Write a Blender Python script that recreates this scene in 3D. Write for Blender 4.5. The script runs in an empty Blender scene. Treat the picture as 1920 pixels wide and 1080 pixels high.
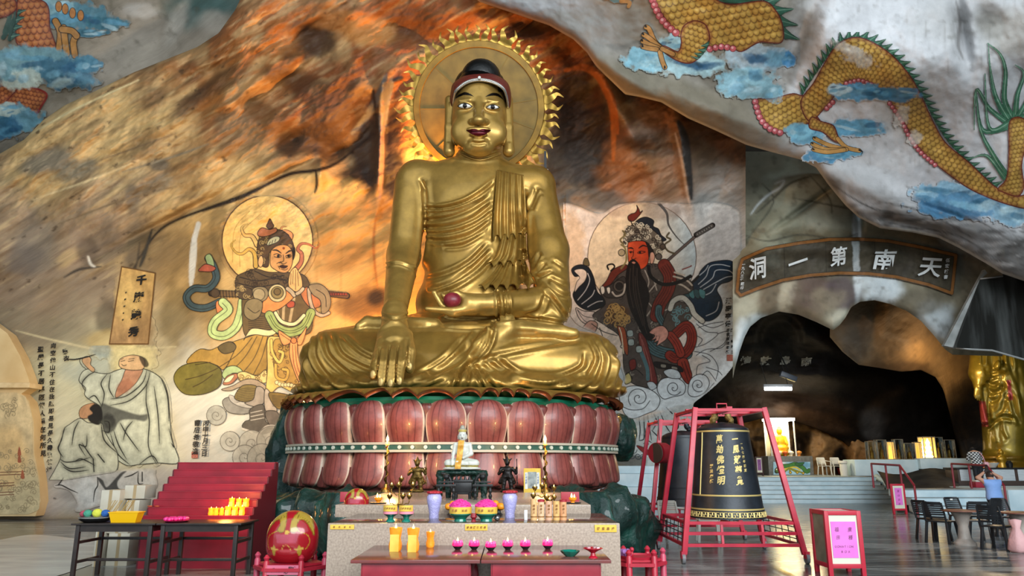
import bpy, bmesh, math, random
import numpy as np
from mathutils import Vector, Matrix
random.seed(7); np.random.seed(7)
SC = bpy.context.scene
COL = SC.collection
PI = math.pi
# ------------------------------------------------------------------ camera
FPX, HOR, EYE = 1387.0, 865.0, 1.6
PITCH = math.atan((HOR-540)/FPX)
CP, SP = math.cos(PITCH), math.sin(PITCH)
cam = bpy.data.cameras.new('camera'); cam.sensor_width = 36; cam.lens = FPX/1920*36
cam.clip_start = 0.05; cam.clip_end = 300
cam_o = bpy.data.objects.new('camera', cam); COL.objects.link(cam_o)
cam_o.location = (0, 0, EYE); cam_o.rotation_euler = (PI/2+PITCH, 0, 0)
SC.camera = cam_o
# ------------------------------------------------------------------ view, world, lights
SC.view_settings.view_transform = 'Standard'; SC.view_settings.look = 'None'
SC.view_settings.gamma = 1; SC.view_settings.use_curve_mapping = False
SC.view_settings.exposure = 0.5
SC.cycles.max_bounces = 6; SC.cycles.diffuse_bounces = 3; SC.cycles.glossy_bounces = 3
SC.cycles.transmission_bounces = 4; SC.cycles.transparent_max_bounces = 6
SC.cycles.sample_clamp_indirect = 4.0; SC.cycles.caustics_reflective = False; SC.cycles.caustics_refractive = False
W = bpy.data.worlds.new('daylight'); SC.world = W; W.use_nodes = True
bg = W.node_tree.nodes['Background']; bg.inputs[0].default_value = (0.80, 0.92, 1.0, 1); bg.inputs[1].default_value = 0.85

def light(name, kind, loc, energy, col=(1, 1, 1), target=None, **kw):
    d = bpy.data.lights.new(name, kind); d.energy = energy; d.color = col
    for k, v in kw.items(): setattr(d, k, v)
    o = bpy.data.objects.new(name, d); COL.objects.link(o); o.location = loc
    if target is not None:
        o.rotation_euler = (Vector(target)-Vector(loc)).to_track_quat('-Z', 'Y').to_euler()
    return o
WARM = (1.0, 0.45, 0.10)
# daylight pouring in through the cave mouth behind the camera
light('cave_mouth_daylight', 'AREA', (7, -9, 10), 4200, (0.92, 0.97, 1.0), (-1, 16, 4), shape='RECTANGLE', size=22, size_y=9)
# orange floodlights hidden behind the statue, washing the rock
light('floodlight_behind_right_arm', 'POINT', (-2.75, 19.2, 4.4), 600, WARM, shadow_soft_size=.15)
light('floodlight_behind_left_arm', 'POINT', (1.3, 18.6, 4.6), 170, WARM, shadow_soft_size=.15)
light('floodlight_above_halo', 'SPOT', (-1.6, 18.9, 8.6), 2800, WARM, (-3.0, 20.6, 14), spot_size=2.4, spot_blend=.9, shadow_soft_size=.2)
light('floodlight_left_rock', 'SPOT', (-9.5, 15.0, 3.0), 1250, (1, .74, .42), (-9.5, 22, 7.0), spot_size=2.1, spot_blend=.9, shadow_soft_size=.3)

# ------------------------------------------------------------------ projection helpers (photo pixel -> point)
def ray(px, py):
    x = (px-960)/FPX; v = (540-py)/FPX
    return x, CP-v*SP, SP+v*CP
def P(px, py, Y):
    x, y, z = ray(px, py); t = Y/y
    return Vector((x*t, Y, EYE+z*t))
def S(px, py, Y):                      # metres per photo pixel there
    return Y/ray(px, py)[1]/FPX
def G(px, py, z=0.0):                  # point on a horizontal plane
    x, y, zz = ray(px, py); t = (z-EYE)/zz
    return Vector((x*t, y*t, z))
def XZ(px, Y, z):                      # x of a pixel column at a given depth and height
    fwd = Y*CP+(z-EYE)*SP
    return (px-960)/FPX*fwd
def proj(v):                           # N x 3 -> px, py
    dz = v[:, 2]-EYE
    fwd = v[:, 1]*CP+dz*SP; up = -v[:, 1]*SP+dz*CP
    return 960+FPX*v[:, 0]/fwd, 540-FPX*up/fwd

# ------------------------------------------------------------------ colour and noise
def lin(h):
    if not isinstance(h, str): return tuple(h[:3])
    h = h.lstrip('#'); o = []
    for i in (0, 2, 4):
        c = int(h[i:i+2], 16)/255
        o.append(c/12.92 if c <= .04045 else ((c+.055)/1.055)**2.4)
    return tuple(o)
def _hash(ix, iy, iz):
    h = (ix.astype(np.int64)*374761393+iy.astype(np.int64)*668265263+iz.astype(np.int64)*2147483647+1013904223) & 0xffffffff
    h = ((h ^ (h >> 13))*1274126177) & 0xffffffff
    h = ((h ^ (h >> 16))*2246822519) & 0xffffffff
    return ((h ^ (h >> 15)) & 0xffffff)/float(0xffffff)*2-1
def vnoise(x, y, z=0.0):
    x = np.asarray(x, float); y = np.asarray(y, float); z = np.asarray(z, float)+0*x
    x0, y0, z0 = np.floor(x), np.floor(y), np.floor(z)
    fx, fy, fz = x-x0, y-y0, z-z0
    fx = fx*fx*fx*(fx*(fx*6-15)+10); fy = fy*fy*fy*(fy*(fy*6-15)+10); fz = fz*fz*fz*(fz*(fz*6-15)+10)
    def c(a, b, d): return _hash(x0+a, y0+b, z0+d)
    def pl(d):
        return (c(0, 0, d)*(1-fx)+c(1, 0, d)*fx)*(1-fy)+(c(0, 1, d)*(1-fx)+c(1, 1, d)*fx)*fy
    if np.all(fz == 0): return pl(0)
    return pl(0)*(1-fz)+pl(1)*fz
def fbm(x, y, z=0.0, o=4):
    s = 0; a = 1; n = 0
    for i in range(o):
        s = s+a*vnoise(x*2**i+17*i, y*2**i+5*i, np.asarray(z)*2**i); n += a; a *= .5
    return s/n
def sstep(a, b, x):
    t = np.clip((x-a)/(b-a), 0, 1); return t*t*(3-2*t)

# ------------------------------------------------------------------ materials
def _nt(name):
    m = bpy.data.materials.new(name); m.use_nodes = True
    nt = m.node_tree; b = nt.nodes['Principled BSDF']
    return m, nt, b
def _bump(nt, b, scale, strength, dist=.02, detail=6, stretch=None):
    tc = nt.nodes.new('ShaderNodeTexCoord'); n = nt.nodes.new('ShaderNodeTexNoise')
    n.inputs['Scale'].default_value = scale; n.inputs['Detail'].default_value = detail
    src = tc.outputs['Object']
    if stretch:
        mp = nt.nodes.new('ShaderNodeMapping'); mp.inputs['Scale'].default_value = stretch
        nt.links.new(src, mp.inputs[0]); src = mp.outputs[0]
    nt.links.new(src, n.inputs[0])
    bp = nt.nodes.new('ShaderNodeBump'); bp.inputs['Strength'].default_value = strength; bp.inputs['Distance'].default_value = dist
    nt.links.new(n.outputs['Fac'], bp.inputs['Height']); nt.links.new(bp.outputs[0], b.inputs['Normal'])
    return n
_MC = {}
def mat(name, c, rough=.5, metal=0., c2=None, nscale=4., bump=0., bscale=30., emit=0., ecol=None, trans=0., spec=.5, coat=0., stretch=None, lo=.35, hi=.65, alpha=1.):
    if name in _MC: return _MC[name]
    m, nt, b = _nt(name)
    b.inputs['Base Color'].default_value = (*lin(c), 1)
    b.inputs['Roughness'].default_value = rough; b.inputs['Metallic'].default_value = metal
    b.inputs['Specular IOR Level'].default_value = spec
    b.inputs['Coat Weight'].default_value = coat; b.inputs['Coat Roughness'].default_value = .08
    b.inputs['Transmission Weight'].default_value = trans
    b.inputs['Alpha'].default_value = alpha
    if emit:
        b.inputs['Emission Color'].default_value = (*lin(ecol or c), 1); b.inputs['Emission Strength'].default_value = emit
    if c2 is not None:
        tc = nt.nodes.new('ShaderNodeTexCoord'); n = nt.nodes.new('ShaderNodeTexNoise')
        n.inputs['Scale'].default_value = nscale; n.inputs['Detail'].default_value = 6
        src = tc.outputs['Object']
        if stretch:
            mp = nt.nodes.new('ShaderNodeMapping'); mp.inputs['Scale'].default_value = stretch
            nt.links.new(src, mp.inputs[0]); src = mp.outputs[0]
        nt.links.new(src, n.inputs[0])
        r = nt.nodes.new('ShaderNodeValToRGB')
        r.color_ramp.elements[0].color = (*lin(c), 1); r.color_ramp.elements[1].color = (*lin(c2), 1)
        r.color_ramp.elements[0].position = lo; r.color_ramp.elements[1].position = hi
        nt.links.new(n.outputs['Fac'], r.inputs[0]); nt.links.new(r.outputs[0], b.inputs['Base Color'])
    if bump: _bump(nt, b, bscale, bump)
    _MC[name] = m
    return m
def mat_vc(name, rough=.7, bump=.4, bscale=3., nvar=.25, nscale=2.5, metal=0., spec=.4, dist=.05, coat=0., flow=None):
    """painted / stained surface: colour attribute, broken up by procedural noise"""
    if name in _MC: return _MC[name]
    m, nt, b = _nt(name)
    at = nt.nodes.new('ShaderNodeAttribute'); at.attribute_name = 'Col'
    src = at.outputs['Color']
    if nvar:
        tc = nt.nodes.new('ShaderNodeTexCoord'); n = nt.nodes.new('ShaderNodeTexNoise')
        n.inputs['Scale'].default_value = nscale; n.inputs['Detail'].default_value = 8; n.inputs['Roughness'].default_value = .65
        v = tc.outputs['Object']
        if flow is not None:              # grain drawn out along the direction the stone flows
            mp = nt.nodes.new('ShaderNodeMapping'); mp.vector_type = 'TEXTURE'; mp.inputs['Rotation'].default_value = (0, flow, 0); mp.inputs['Scale'].default_value = (2.6, 1, .55)
            nt.links.new(v, mp.inputs[0]); v = mp.outputs[0]
        nt.links.new(v, n.inputs[0])
        mr = nt.nodes.new('ShaderNodeMapRange'); mr.inputs['From Min'].default_value = .3; mr.inputs['From Max'].default_value = .7
        mr.inputs['To Min'].default_value = 1-nvar; mr.inputs['To Max'].default_value = 1+nvar*.6
        nt.links.new(n.outputs['Fac'], mr.inputs[0])
        mx = nt.nodes.new('ShaderNodeVectorMath'); mx.operation = 'SCALE'
        nt.links.new(src, mx.inputs[0]); nt.links.new(mr.outputs[0], mx.inputs['Scale'])
        src = mx.outputs[0]
    nt.links.new(src, b.inputs['Base Color'])
    b.inputs['Roughness'].default_value = rough; b.inputs['Metallic'].default_value = metal
    b.inputs['Specular IOR Level'].default_value = spec; b.inputs['Coat Weight'].default_value = coat
    if bump:
        nb_ = _bump(nt, b, bscale, bump, dist, 10); nb_.inputs['Roughness'].default_value = .62
        if flow is not None: nt.links.new(v, nb_.inputs[0])
    _MC[name] = m
    return m

# ------------------------------------------------------------------ objects
def tag(o, label=None, cat=None, group=None, kind=None):
    if label: o['label'] = label
    if cat: o['category'] = cat
    if group: o['group'] = group
    if kind: o['kind'] = kind
    return o
def thing(name, label, cat, loc=(0, 0, 0), rz=0., group=None):
    o = bpy.data.objects.new(name, None); COL.objects.link(o); o.empty_display_size = .1
    o.location = loc; o.rotation_euler = (0, 0, rz)
    return tag(o, label, cat, group)
def link_mesh(name, me, m, parent=None, smooth=True, world=False):
    if smooth: me.polygons.foreach_set('use_smooth', [True]*len(me.polygons))
    if m is not None and not me.materials: me.materials.append(m)
    o = bpy.data.objects.new(name, me); COL.objects.link(o)
    if parent is not None:
        o.parent = parent
        if world: o.matrix_parent_inverse = wmat(parent).inverted()
    return o
def wmat(o):
    mm = Matrix.LocRotScale(o.location, o.rotation_euler, o.scale)
    return wmat(o.parent) @ o.matrix_parent_inverse @ mm if o.parent else mm
def np_mesh(name, V, F, cols=None):
    me = bpy.data.meshes.new(name)
    V = np.asarray(V, np.float32); F = np.asarray(F, np.int32)
    k = F.shape[1]
    me.vertices.add(len(V)); me.vertices.foreach_set('co', V.ravel())
    me.loops.add(F.size); me.loops.foreach_set('vertex_index', F.ravel())
    me.polygons.add(len(F)); me.polygons.foreach_set('loop_start', np.arange(0, F.size, k, dtype=np.int32))
    me.update(calc_edges=True); me.validate()
    if cols is not None: set_col(me, cols)
    return me
def set_col(me, cols):
    a = me.color_attributes.new('Col', 'FLOAT_COLOR', 'POINT')
    c = np.ones((len(cols), 4), np.float32); c[:, :3] = cols
    a.data.foreach_set('color', c.ravel())
class MB:
    """collects shapes into ONE mesh"""
    def __init__(s): s.bm = bmesh.new()
    def box(s, c, d, rz=0., bev=0., rot=None):
        M = Matrix.Translation(Vector(c)) @ (rot.to_4x4() if rot is not None else Matrix.Rotation(rz, 4, 'Z')) @ Matrix.Diagonal((d[0], d[1], d[2], 1))
        r = bmesh.ops.create_cube(s.bm, size=1, matrix=M)
        if bev:
            es = list({e for v in r['verts'] for e in v.link_edges})
            bmesh.ops.bevel(s.bm, geom=es, offset=bev, segments=2, affect='EDGES', profile=.6)
        return s
    def bar(s, a, b, w, d=None, bev=0., up=(0, 0, 1)):
        a = Vector(a); b = Vector(b); z = (b-a); L = z.length; z.normalize()
        u = Vector(up)
        if abs(z.dot(u)) > .95: u = Vector((0, 1, 0))
        x = u.cross(z).normalized(); y = z.cross(x)
        R = Matrix((x, y, z)).transposed()
        return s.box((a+b)/2, (w, d or w, L), rot=R, bev=bev)
    def cyl(s, a, b, r, r2=None, n=12, cap=True):
        a = Vector(a); b = Vector(b); z = b-a; L = z.length
        q = z.to_track_quat('Z', 'Y').to_matrix().to_4x4()
        bmesh.ops.create_cone(s.bm, cap_ends=cap, segments=n, radius1=r, radius2=r if r2 is None else r2, depth=L, matrix=Matrix.Translation((a+b)/2) @ q)
        return s
    def ball(s, c, r, n=12, sc=(1, 1, 1), rot=None):
        M = Matrix.Translation(Vector(c)) @ (rot.to_4x4() if rot is not None else Matrix()) @ Matrix.Diagonal((r*sc[0], r*sc[1], r*sc[2], 1))
        bmesh.ops.create_uvsphere(s.bm, u_segments=n, v_segments=max(6, n//2+2), radius=1, matrix=M); return s
    def lathe(s, prof, n=24, c=(0, 0, 0), wav=None, cap=True):
        """prof: (r, z) list"""
        rings = []
        for r, z in prof:
            ring = []
            for i in range(n):
                t = 2*PI*i/n; rr = r*(wav(t, z) if wav else 1)
                ring.append(s.bm.verts.new((c[0]+rr*math.cos(t), c[1]+rr*math.sin(t), c[2]+z)))
            rings.append(ring)
        for a, b in zip(rings, rings[1:]):
            for i in range(n):
                j = (i+1) % n
                s.bm.faces.new((a[i], a[j], b[j], b[i]))
        if cap:
            if prof[0][0] > 1e-6: s.bm.faces.new(rings[0][::-1])
            if prof[-1][0] > 1e-6: s.bm.faces.new(rings[-1])
        return s
    def tube(s, pts, r, n=8, closed=False):
        pts = [Vector(p) for p in pts]; rr = r if hasattr(r, '__len__') else [r]*len(pts)
        rings = []; N = len(pts); pu = None
        for i, p in enumerate(pts):
            if closed: t = pts[(i+1) % N]-pts[i-1]
            else: t = pts[min(i+1, N-1)]-pts[max(i-1, 0)]
            t.normalize()
            if pu is None:
                u = Vector((0, 0, 1)) if abs(t.z) < .9 else Vector((1, 0, 0))
            else: u = pu
            x = (u-t*u.dot(t))
            if x.length < 1e-5: x = t.orthogonal()
            x.normalize(); pu = x; y = t.cross(x)
            rings.append([s.bm.verts.new(p+(x*math.cos(2*PI*k/n)+y*math.sin(2*PI*k/n))*rr[i]) for k in range(n)])
        pr = list(zip(rings, rings[1:]))
        if closed: pr.append((rings[-1], rings[0]))
        for a, b in pr:
            for k in range(n): s.bm.faces.new((a[k], a[(k+1) % n], b[(k+1) % n], b[k]))
        if not closed: s.bm.faces.new(rings[0][::-1]); s.bm.faces.new(rings[-1])
        return s
    def prism(s, pts, a, b, axis='Y'):
        """2D outline extruded along an axis from a to b"""
        def mk(u, v, w): return {'Y': (u, w, v), 'X': (w, u, v), 'Z': (u, v, w)}[axis]
        A = [s.bm.verts.new(mk(u, v, a)) for u, v in pts]; B = [s.bm.verts.new(mk(u, v, b)) for u, v in pts]
        n = len(pts); s.bm.faces.new(A); s.bm.faces.new(B[::-1])
        for i in range(n):
            j = (i+1) % n; s.bm.faces.new((A[i], B[i], B[j], A[j]))
        return s
    def quad(s, *p):
        s.bm.faces.new([s.bm.verts.new(Vector(q)) for q in p]); return s
    def grid(s, rows):
        g = [[s.bm.verts.new(Vector(p)) for p in r] for r in rows]
        for a, b in zip(g, g[1:]):
            for i in range(len(a)-1): s.bm.faces.new((a[i], a[i+1], b[i+1], b[i]))
        return s
    def build(s, name, m, parent=None, smooth=False, auto=True, world=False):
        bmesh.ops.recalc_face_normals(s.bm, faces=s.bm.faces)
        if auto and not smooth:
            for f in s.bm.faces: f.smooth = True
            for e in s.bm.edges:
                if len(e.link_faces) != 2 or e.calc_face_angle(0) > .6: e.smooth = False
        me = bpy.data.meshes.new(name); s.bm.to_mesh(me); s.bm.free()
        return link_mesh(name, me, m, parent, smooth, world)
def copy_tree(o, parent=None):
    c = o.copy(); COL.objects.link(c)
    if parent is not None: c.parent = parent
    for ch in o.children: copy_tree(ch, c)
    return c

# ------------------------------------------------------------------ sculpting: smooth-union distance field -> surface nets
class SDF:
    def __init__(s, lo, hi, h):
        s.h = h; s.lo = np.array(lo, float); n = np.ceil((np.array(hi)-s.lo)/h).astype(int)+1
        s.n = n; s.F = np.full(n, 9.0, np.float32)
        s.ax = [s.lo[i]+h*np.arange(n[i]) for i in range(3)]
    def _win(s, a, b):
        i0 = np.clip(np.floor((np.array(a)-s.lo)/s.h).astype(int), 0, s.n); i1 = np.clip(np.ceil((np.array(b)-s.lo)/s.h).astype(int)+1, 0, s.n)
        sl = tuple(slice(i0[k], i1[k]) for k in range(3))
        X, Y, Z = np.meshgrid(*[s.ax[k][sl[k]].astype(np.float32) for k in range(3)], indexing='ij')
        return sl, X, Y, Z
    def _mix(s, sl, d, k, op):
        A = s.F[sl]
        if op == '+':
            hh = np.clip(.5+.5*(A-d)/k, 0, 1); s.F[sl] = A*(1-hh)+d*hh-k*hh*(1-hh)
        else:
            hh = np.clip(.5-.5*(A+d)/k, 0, 1); s.F[sl] = A*(1-hh)-d*hh+k*hh*(1-hh)
    def cap(s, a, b, ra, rb=None, k=.08, op='+', flat=None, ff=1.):
        """tapered capsule; flat: direction along which it is squashed to ff"""
        rb = ra if rb is None else rb
        a = np.array(a, np.float32); b = np.array(b, np.float32); R = max(ra, rb)*max(1, ff)+k+.1
        sl, X, Y, Z = s._win(np.minimum(a, b)-R, np.maximum(a, b)+R)
        px, py, pz = X-a[0], Y-a[1], Z-a[2]; ba = b-a; L = float(ba @ ba)+1e-9
        t = np.clip((px*ba[0]+py*ba[1]+pz*ba[2])/L, 0, 1)
        qx, qy, qz = px-t*ba[0], py-t*ba[1], pz-t*ba[2]
        if flat is not None:
            u = np.array(flat, float); u /= np.linalg.norm(u)
            dd = (qx*u[0]+qy*u[1]+qz*u[2])*(1/ff-1)
            qx, qy, qz = qx+dd*u[0], qy+dd*u[1], qz+dd*u[2]
        d = np.sqrt(qx*qx+qy*qy+qz*qz)-(ra+(rb-ra)*t)
        if flat is not None: d = d*min(1, (1+ff)/2)
        s._mix(sl, d, k, op); return s
    def chain(s, pts, rs, k=.08, **kw):
        for i in range(len(pts)-1): s.cap(pts[i], pts[i+1], rs[i], rs[i+1], k, **kw)
        return s
    def ell(s, c, r, k=.08, op='+', rot=None):
        c = np.array(c, np.float32); r = np.array(r if hasattr(r, '__len__') else (r, r, r), np.float32)
        R = r.max()+k+.1 if rot is not None else r+k+.1
        sl, X, Y, Z = s._win(c-R, c+R)
        x, y, z = X-c[0], Y-c[1], Z-c[2]
        if rot is not None:
            M = np.array(rot.to_matrix().transposed() if hasattr(rot, 'to_matrix') else rot.transposed())
            x, y, z = M[0, 0]*x+M[0, 1]*y+M[0, 2]*z, M[1, 0]*x+M[1, 1]*y+M[1, 2]*z, M[2, 0]*x+M[2, 1]*y+M[2, 2]*z
        k0 = np.sqrt((x/r[0])**2+(y/r[1])**2+(z/r[2])**2); k1 = np.sqrt((x/r[0]**2)**2+(y/r[1]**2)**2+(z/r[2]**2)**2)+1e-6
        s._mix(sl, k0*(k0-1)/k1, k, op); return s
    def noise(s, amp, scale, o=3, st=(1, 1, 1)):
        near = np.abs(s.F) < amp*2.5+s.h*3
        i = np.nonzero(near); X = s.ax[0][i[0]]; Y = s.ax[1][i[1]]; Z = s.ax[2][i[2]]
        s.F[i] += amp*fbm(X*scale*st[0], Y*scale*st[1], Z*scale*st[2], o); return s
    def cut_below(s, z):
        Z = s.ax[2][None, None, :]
        s.F = np.maximum(s.F, (z-Z).astype(np.float32)); return s
    def mesh(s):
        F = s.F; n = np.array(F.shape); ins = F < 0
        c = np.zeros(n-1, np.int8)
        for d in np.ndindex(2, 2, 2):
            c += ins[d[0]:n[0]-1+d[0], d[1]:n[1]-1+d[1], d[2]:n[2]-1+d[2]]
        act = (c > 0) & (c < 8); I = np.array(np.nonzero(act)).T
        idx = np.full(n-1, -1, np.int32); idx[act] = np.arange(len(I))
        acc = np.zeros((len(I), 3)); cnt = np.zeros(len(I))
        val = {d: F[I[:, 0]+d[0], I[:, 1]+d[1], I[:, 2]+d[2]] for d in np.ndindex(2, 2, 2)}
        for a in range(3):
            for d in np.ndindex(2, 2, 2):
                if d[a]: continue
                e = list(d); e[a] = 1; e = tuple(e)
                va, vb = val[d], val[e]; m = (va < 0) != (vb < 0)
                t = np.where(m, va/np.where(m, va-vb, 1), 0)
                p = np.array(d, float)[None, :]+0*acc; p[:, a] += t
                acc[m] += p[m]; cnt[m] += 1
        V = s.lo+s.h*(I+acc/cnt[:, None])
        Fs = []
        for a in range(3):
            b, d = (a+1) % 3, (a+2) % 3
            A = ins[tuple(slice(0, n[k]-1) if k == a else slice(1, n[k]-1) for k in range(3))]
            B = ins[tuple(slice(1, n[k]) if k == a else slice(1, n[k]-1) for k in range(3))]
            m = A != B; J = np.array(np.nonzero(m)).T
            for k in (b, d): J[:, k] += 1
            J0 = J.copy()
            def cell(ob, od):
                q = J0.copy(); q[:, b] -= ob; q[:, d] -= od; return idx[q[:, 0], q[:, 1], q[:, 2]]
            Q = np.stack([cell(1, 1), cell(0, 1), cell(0, 0), cell(1, 0)], 1)
            fl = A[m]
            Q[~fl] = Q[~fl][:, ::-1]
            Fs.append(Q)
        Fq = np.concatenate(Fs)
        return V, Fq[(Fq >= 0).all(1)]
def vnormals(V, F):
    n = np.cross(V[F[:, 2]]-V[F[:, 0]], V[F[:, 3]]-V[F[:, 1]]); N = np.zeros_like(V)
    for k in range(4): np.add.at(N, F[:, k], n)
    return N/(np.linalg.norm(N, axis=1)[:, None]+1e-9)
def relax(V, F, it=2, lam=.5):
    E = np.concatenate([F[:, [0, 1]], F[:, [1, 2]], F[:, [2, 3]], F[:, [3, 0]]])
    for _ in range(it):
        A = np.zeros_like(V); c = np.zeros(len(V))
        np.add.at(A, E[:, 0], V[E[:, 1]]); np.add.at(c, E[:, 0], 1); np.add.at(A, E[:, 1], V[E[:, 0]]); np.add.at(c, E[:, 1], 1)
        V = V*(1-lam)+lam*A/np.maximum(c, 1)[:, None]
    return V

# ------------------------------------------------------------------ paint: a canvas of pigment that is laid on a surface as vertex colour
def crom(pts, closed=False, n=7):
    p = np.array(pts, float); N = len(p); out = []
    rng = range(N) if closed else range(N-1)
    t = np.linspace(0, 1, n, endpoint=False)[:, None]
    for i in rng:
        if closed: a, b, c, d = p[i-1], p[i], p[(i+1) % N], p[(i+2) % N]
        else: a, b, c, d = p[max(i-1, 0)], p[i], p[i+1], p[min(i+2, N-1)]
        out.append(.5*((2*b)+(c-a)*t+(2*a-5*b+4*c-d)*t**2+(3*b-a-3*c+d)*t**3))
    o = np.concatenate(out)
    if not closed: o = np.concatenate([o, p[-1:]])
    return o
class Canvas:
    def __init__(s, x0, y0, x1, y1, sc=1., base='#808080', alpha=1.):
        s.x0, s.y0, s.sc = x0, y0, sc
        s.w = int((x1-x0)*sc)+1; s.h = int((y1-y0)*sc)+1
        s.X, s.Y = np.meshgrid(x0+np.arange(s.w)/sc, y0+np.arange(s.h)/sc)
        s.rgb = np.zeros((s.h, s.w, 3)); s.rgb[:] = lin(base); s.a = np.full((s.h, s.w), float(alpha))
        s.clip = None
    def win(s, x0, y0, x1, y1):
        i0 = max(0, int((x0-s.x0)*s.sc)); i1 = min(s.w, int((x1-s.x0)*s.sc)+2)
        j0 = max(0, int((y0-s.y0)*s.sc)); j1 = min(s.h, int((y1-s.y0)*s.sc)+2)
        return (slice(j0, max(j0, j1)), slice(i0, max(i0, i1)))
    def put(s, sl, m, col, a=1., tex=0.):
        m = m*a
        if s.clip is not None: m = m*s.clip[sl]
        c = np.array(lin(col)) if not isinstance(col, np.ndarray) else col
        if tex:
            X, Y = s.X[sl], s.Y[sl]
            c = c*(1+tex*fbm(X/9, Y/22, 3.3, 3))[..., None]
        s.rgb[sl] = s.rgb[sl]*(1-m[..., None])+c*m[..., None]
        s.a[sl] = np.maximum(s.a[sl], m)
    def sd(s, sl, q):
        X, Y = s.X[sl], s.Y[sl]; ins = np.zeros(X.shape, bool); d = np.full(X.shape, 1e9)
        for (ax, ay), (bx, by) in zip(q, np.roll(q, -1, 0)):
            if ay != by:
                c = ((ay > Y) != (by > Y)) & (X < (bx-ax)*(Y-ay)/(by-ay)+ax); ins ^= c
            vx, vy = bx-ax, by-ay; L = vx*vx+vy*vy+1e-9
            t = np.clip(((X-ax)*vx+(Y-ay)*vy)/L, 0, 1)
            d = np.minimum(d, (X-ax-t*vx)**2+(Y-ay-t*vy)**2)
        d = np.sqrt(d); return np.where(ins, -d, d)
    def fill(s, pts, col, line=None, lw=1.6, smooth=True, a=1., tex=.12, soft=1., grad=None, n=5):
        q = crom(pts, True, n) if smooth else np.array(pts, float)
        e = soft+2
        sl = s.win(q[:, 0].min()-e, q[:, 1].min()-e, q[:, 0].max()+e, q[:, 1].max()+e)
        if s.X[sl].size == 0: return s
        m = sstep(.5*soft/s.sc, -.5*soft/s.sc, s.sd(sl, q)) if soft <= 1 else sstep(soft*.5, -soft*.5, s.sd(sl, q))
        c = col
        if grad is not None:
            c2, gx0, gy0, gx1, gy1 = grad
            t = np.clip(((s.X[sl]-gx0)*(gx1-gx0)+(s.Y[sl]-gy0)*(gy1-gy0))/((gx1-gx0)**2+(gy1-gy0)**2), 0, 1)[..., None]
            c = np.array(lin(col))*(1-t)+np.array(lin(c2))*t
        s.put(sl, m, c, a, tex)
        if line: s.line(list(q)+[q[0]], lw, line, smooth=False)
        return s
    def line(s, pts, w, col, smooth=True, taper=False, a=1., soft=1.):
        q = crom(pts, False, 6) if smooth and len(pts) > 2 else np.array(pts, float)
        r = w/2+1.5+soft
        sl = s.win(q[:, 0].min()-r, q[:, 1].min()-r, q[:, 0].max()+r, q[:, 1].max()+r)
        if s.X[sl].size == 0: return s
        M = np.zeros(s.X[sl].shape); X, Y = s.X[sl], s.Y[sl]; N = len(q)-1
        oy, ox = sl[0].start, sl[1].start
        for i in range(N):
            (ax, ay), (bx, by) = q[i], q[i+1]
            ww = w
            if taper: u = (i+.5)/N; ww = w*(.25+.75*math.sin(PI*min(1, max(0, u)))**.7) if taper == 1 else w*(1-u*.85)
            l2 = s.win(min(ax, bx)-r, min(ay, by)-r, max(ax, bx)+r, max(ay, by)+r)
            l3 = (slice(l2[0].start-oy, l2[0].stop-oy), slice(l2[1].start-ox, l2[1].stop-ox))
            x, y = X[l3], Y[l3]
            if x.size == 0: continue
            vx, vy = bx-ax, by-ay; L = vx*vx+vy*vy+1e-9
            t = np.clip(((x-ax)*vx+(y-ay)*vy)/L, 0, 1)
            d = np.sqrt((x-ax-t*vx)**2+(y-ay-t*vy)**2)-ww/2
            M[l3] = np.maximum(M[l3], np.clip(.5-d*s.sc/soft, 0, 1)*min(1, ww*s.sc+.15))
        s.put(sl, M, col, a); return s
    def lines(s, many, w, col, **kw):
        for p in many: s.line(p, w, col, **kw)
        return s
    def circ(s, cx, cy, r, col, line=None, lw=1.6, ry=None, **kw):
        t = np.linspace(0, 2*PI, 40, endpoint=False)
        return s.fill(np.stack([cx+r*np.cos(t), cy+(ry or r)*np.sin(t)], 1), col, line, lw, smooth=False, **kw)
    def spiral(s, cx, cy, r, turns, w, col, ph=0., d=1):
        t = np.linspace(0, 1, int(26*turns)); a = ph+d*t*turns*2*PI; rr = r*(1-t)**.8
        return s.line(np.stack([cx+rr*np.cos(a), cy+rr*np.sin(a)], 1), w, col, smooth=False)
    def blob(s, cx, cy, rx, ry, col, a=1., ang=0., edge=.5, warp=.35, ws=60.):
        R = max(rx, ry)*(1.4+warp)
        sl = s.win(cx-R, cy-R, cx+R, cy+R)
        if s.X[sl].size == 0: return s
        X, Y = s.X[sl], s.Y[sl]; c, n = math.cos(math.radians(ang)), math.sin(math.radians(ang))
        u = ((X-cx)*c+(Y-cy)*n)/rx; v = (-(X-cx)*n+(Y-cy)*c)/ry
        d = np.sqrt(u*u+v*v)+warp*fbm(X/ws+cx, Y/ws+cy, 1.7, 4)
        s.put(sl, sstep(1+edge*.5, 1-edge*.5, d), col, a); return s
    def at(s, px, py):
        u = np.clip((np.asarray(px, float)-s.x0)*s.sc, 0, s.w-1.001); v = np.clip((np.asarray(py, float)-s.y0)*s.sc, 0, s.h-1.001)
        i, j = u.astype(int), v.astype(int); fu, fv = (u-i)[..., None], (v-j)[..., None]; R = s.rgb
        return (R[j, i]*(1-fu)+R[j, i+1]*fu)*(1-fv)+(R[j+1, i]*(1-fu)+R[j+1, i+1]*fu)*fv
    def over(s, base):                 # start from the bare colour of the rock it is painted on
        s.rgb = base.at(s.X, s.Y); return s
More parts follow.
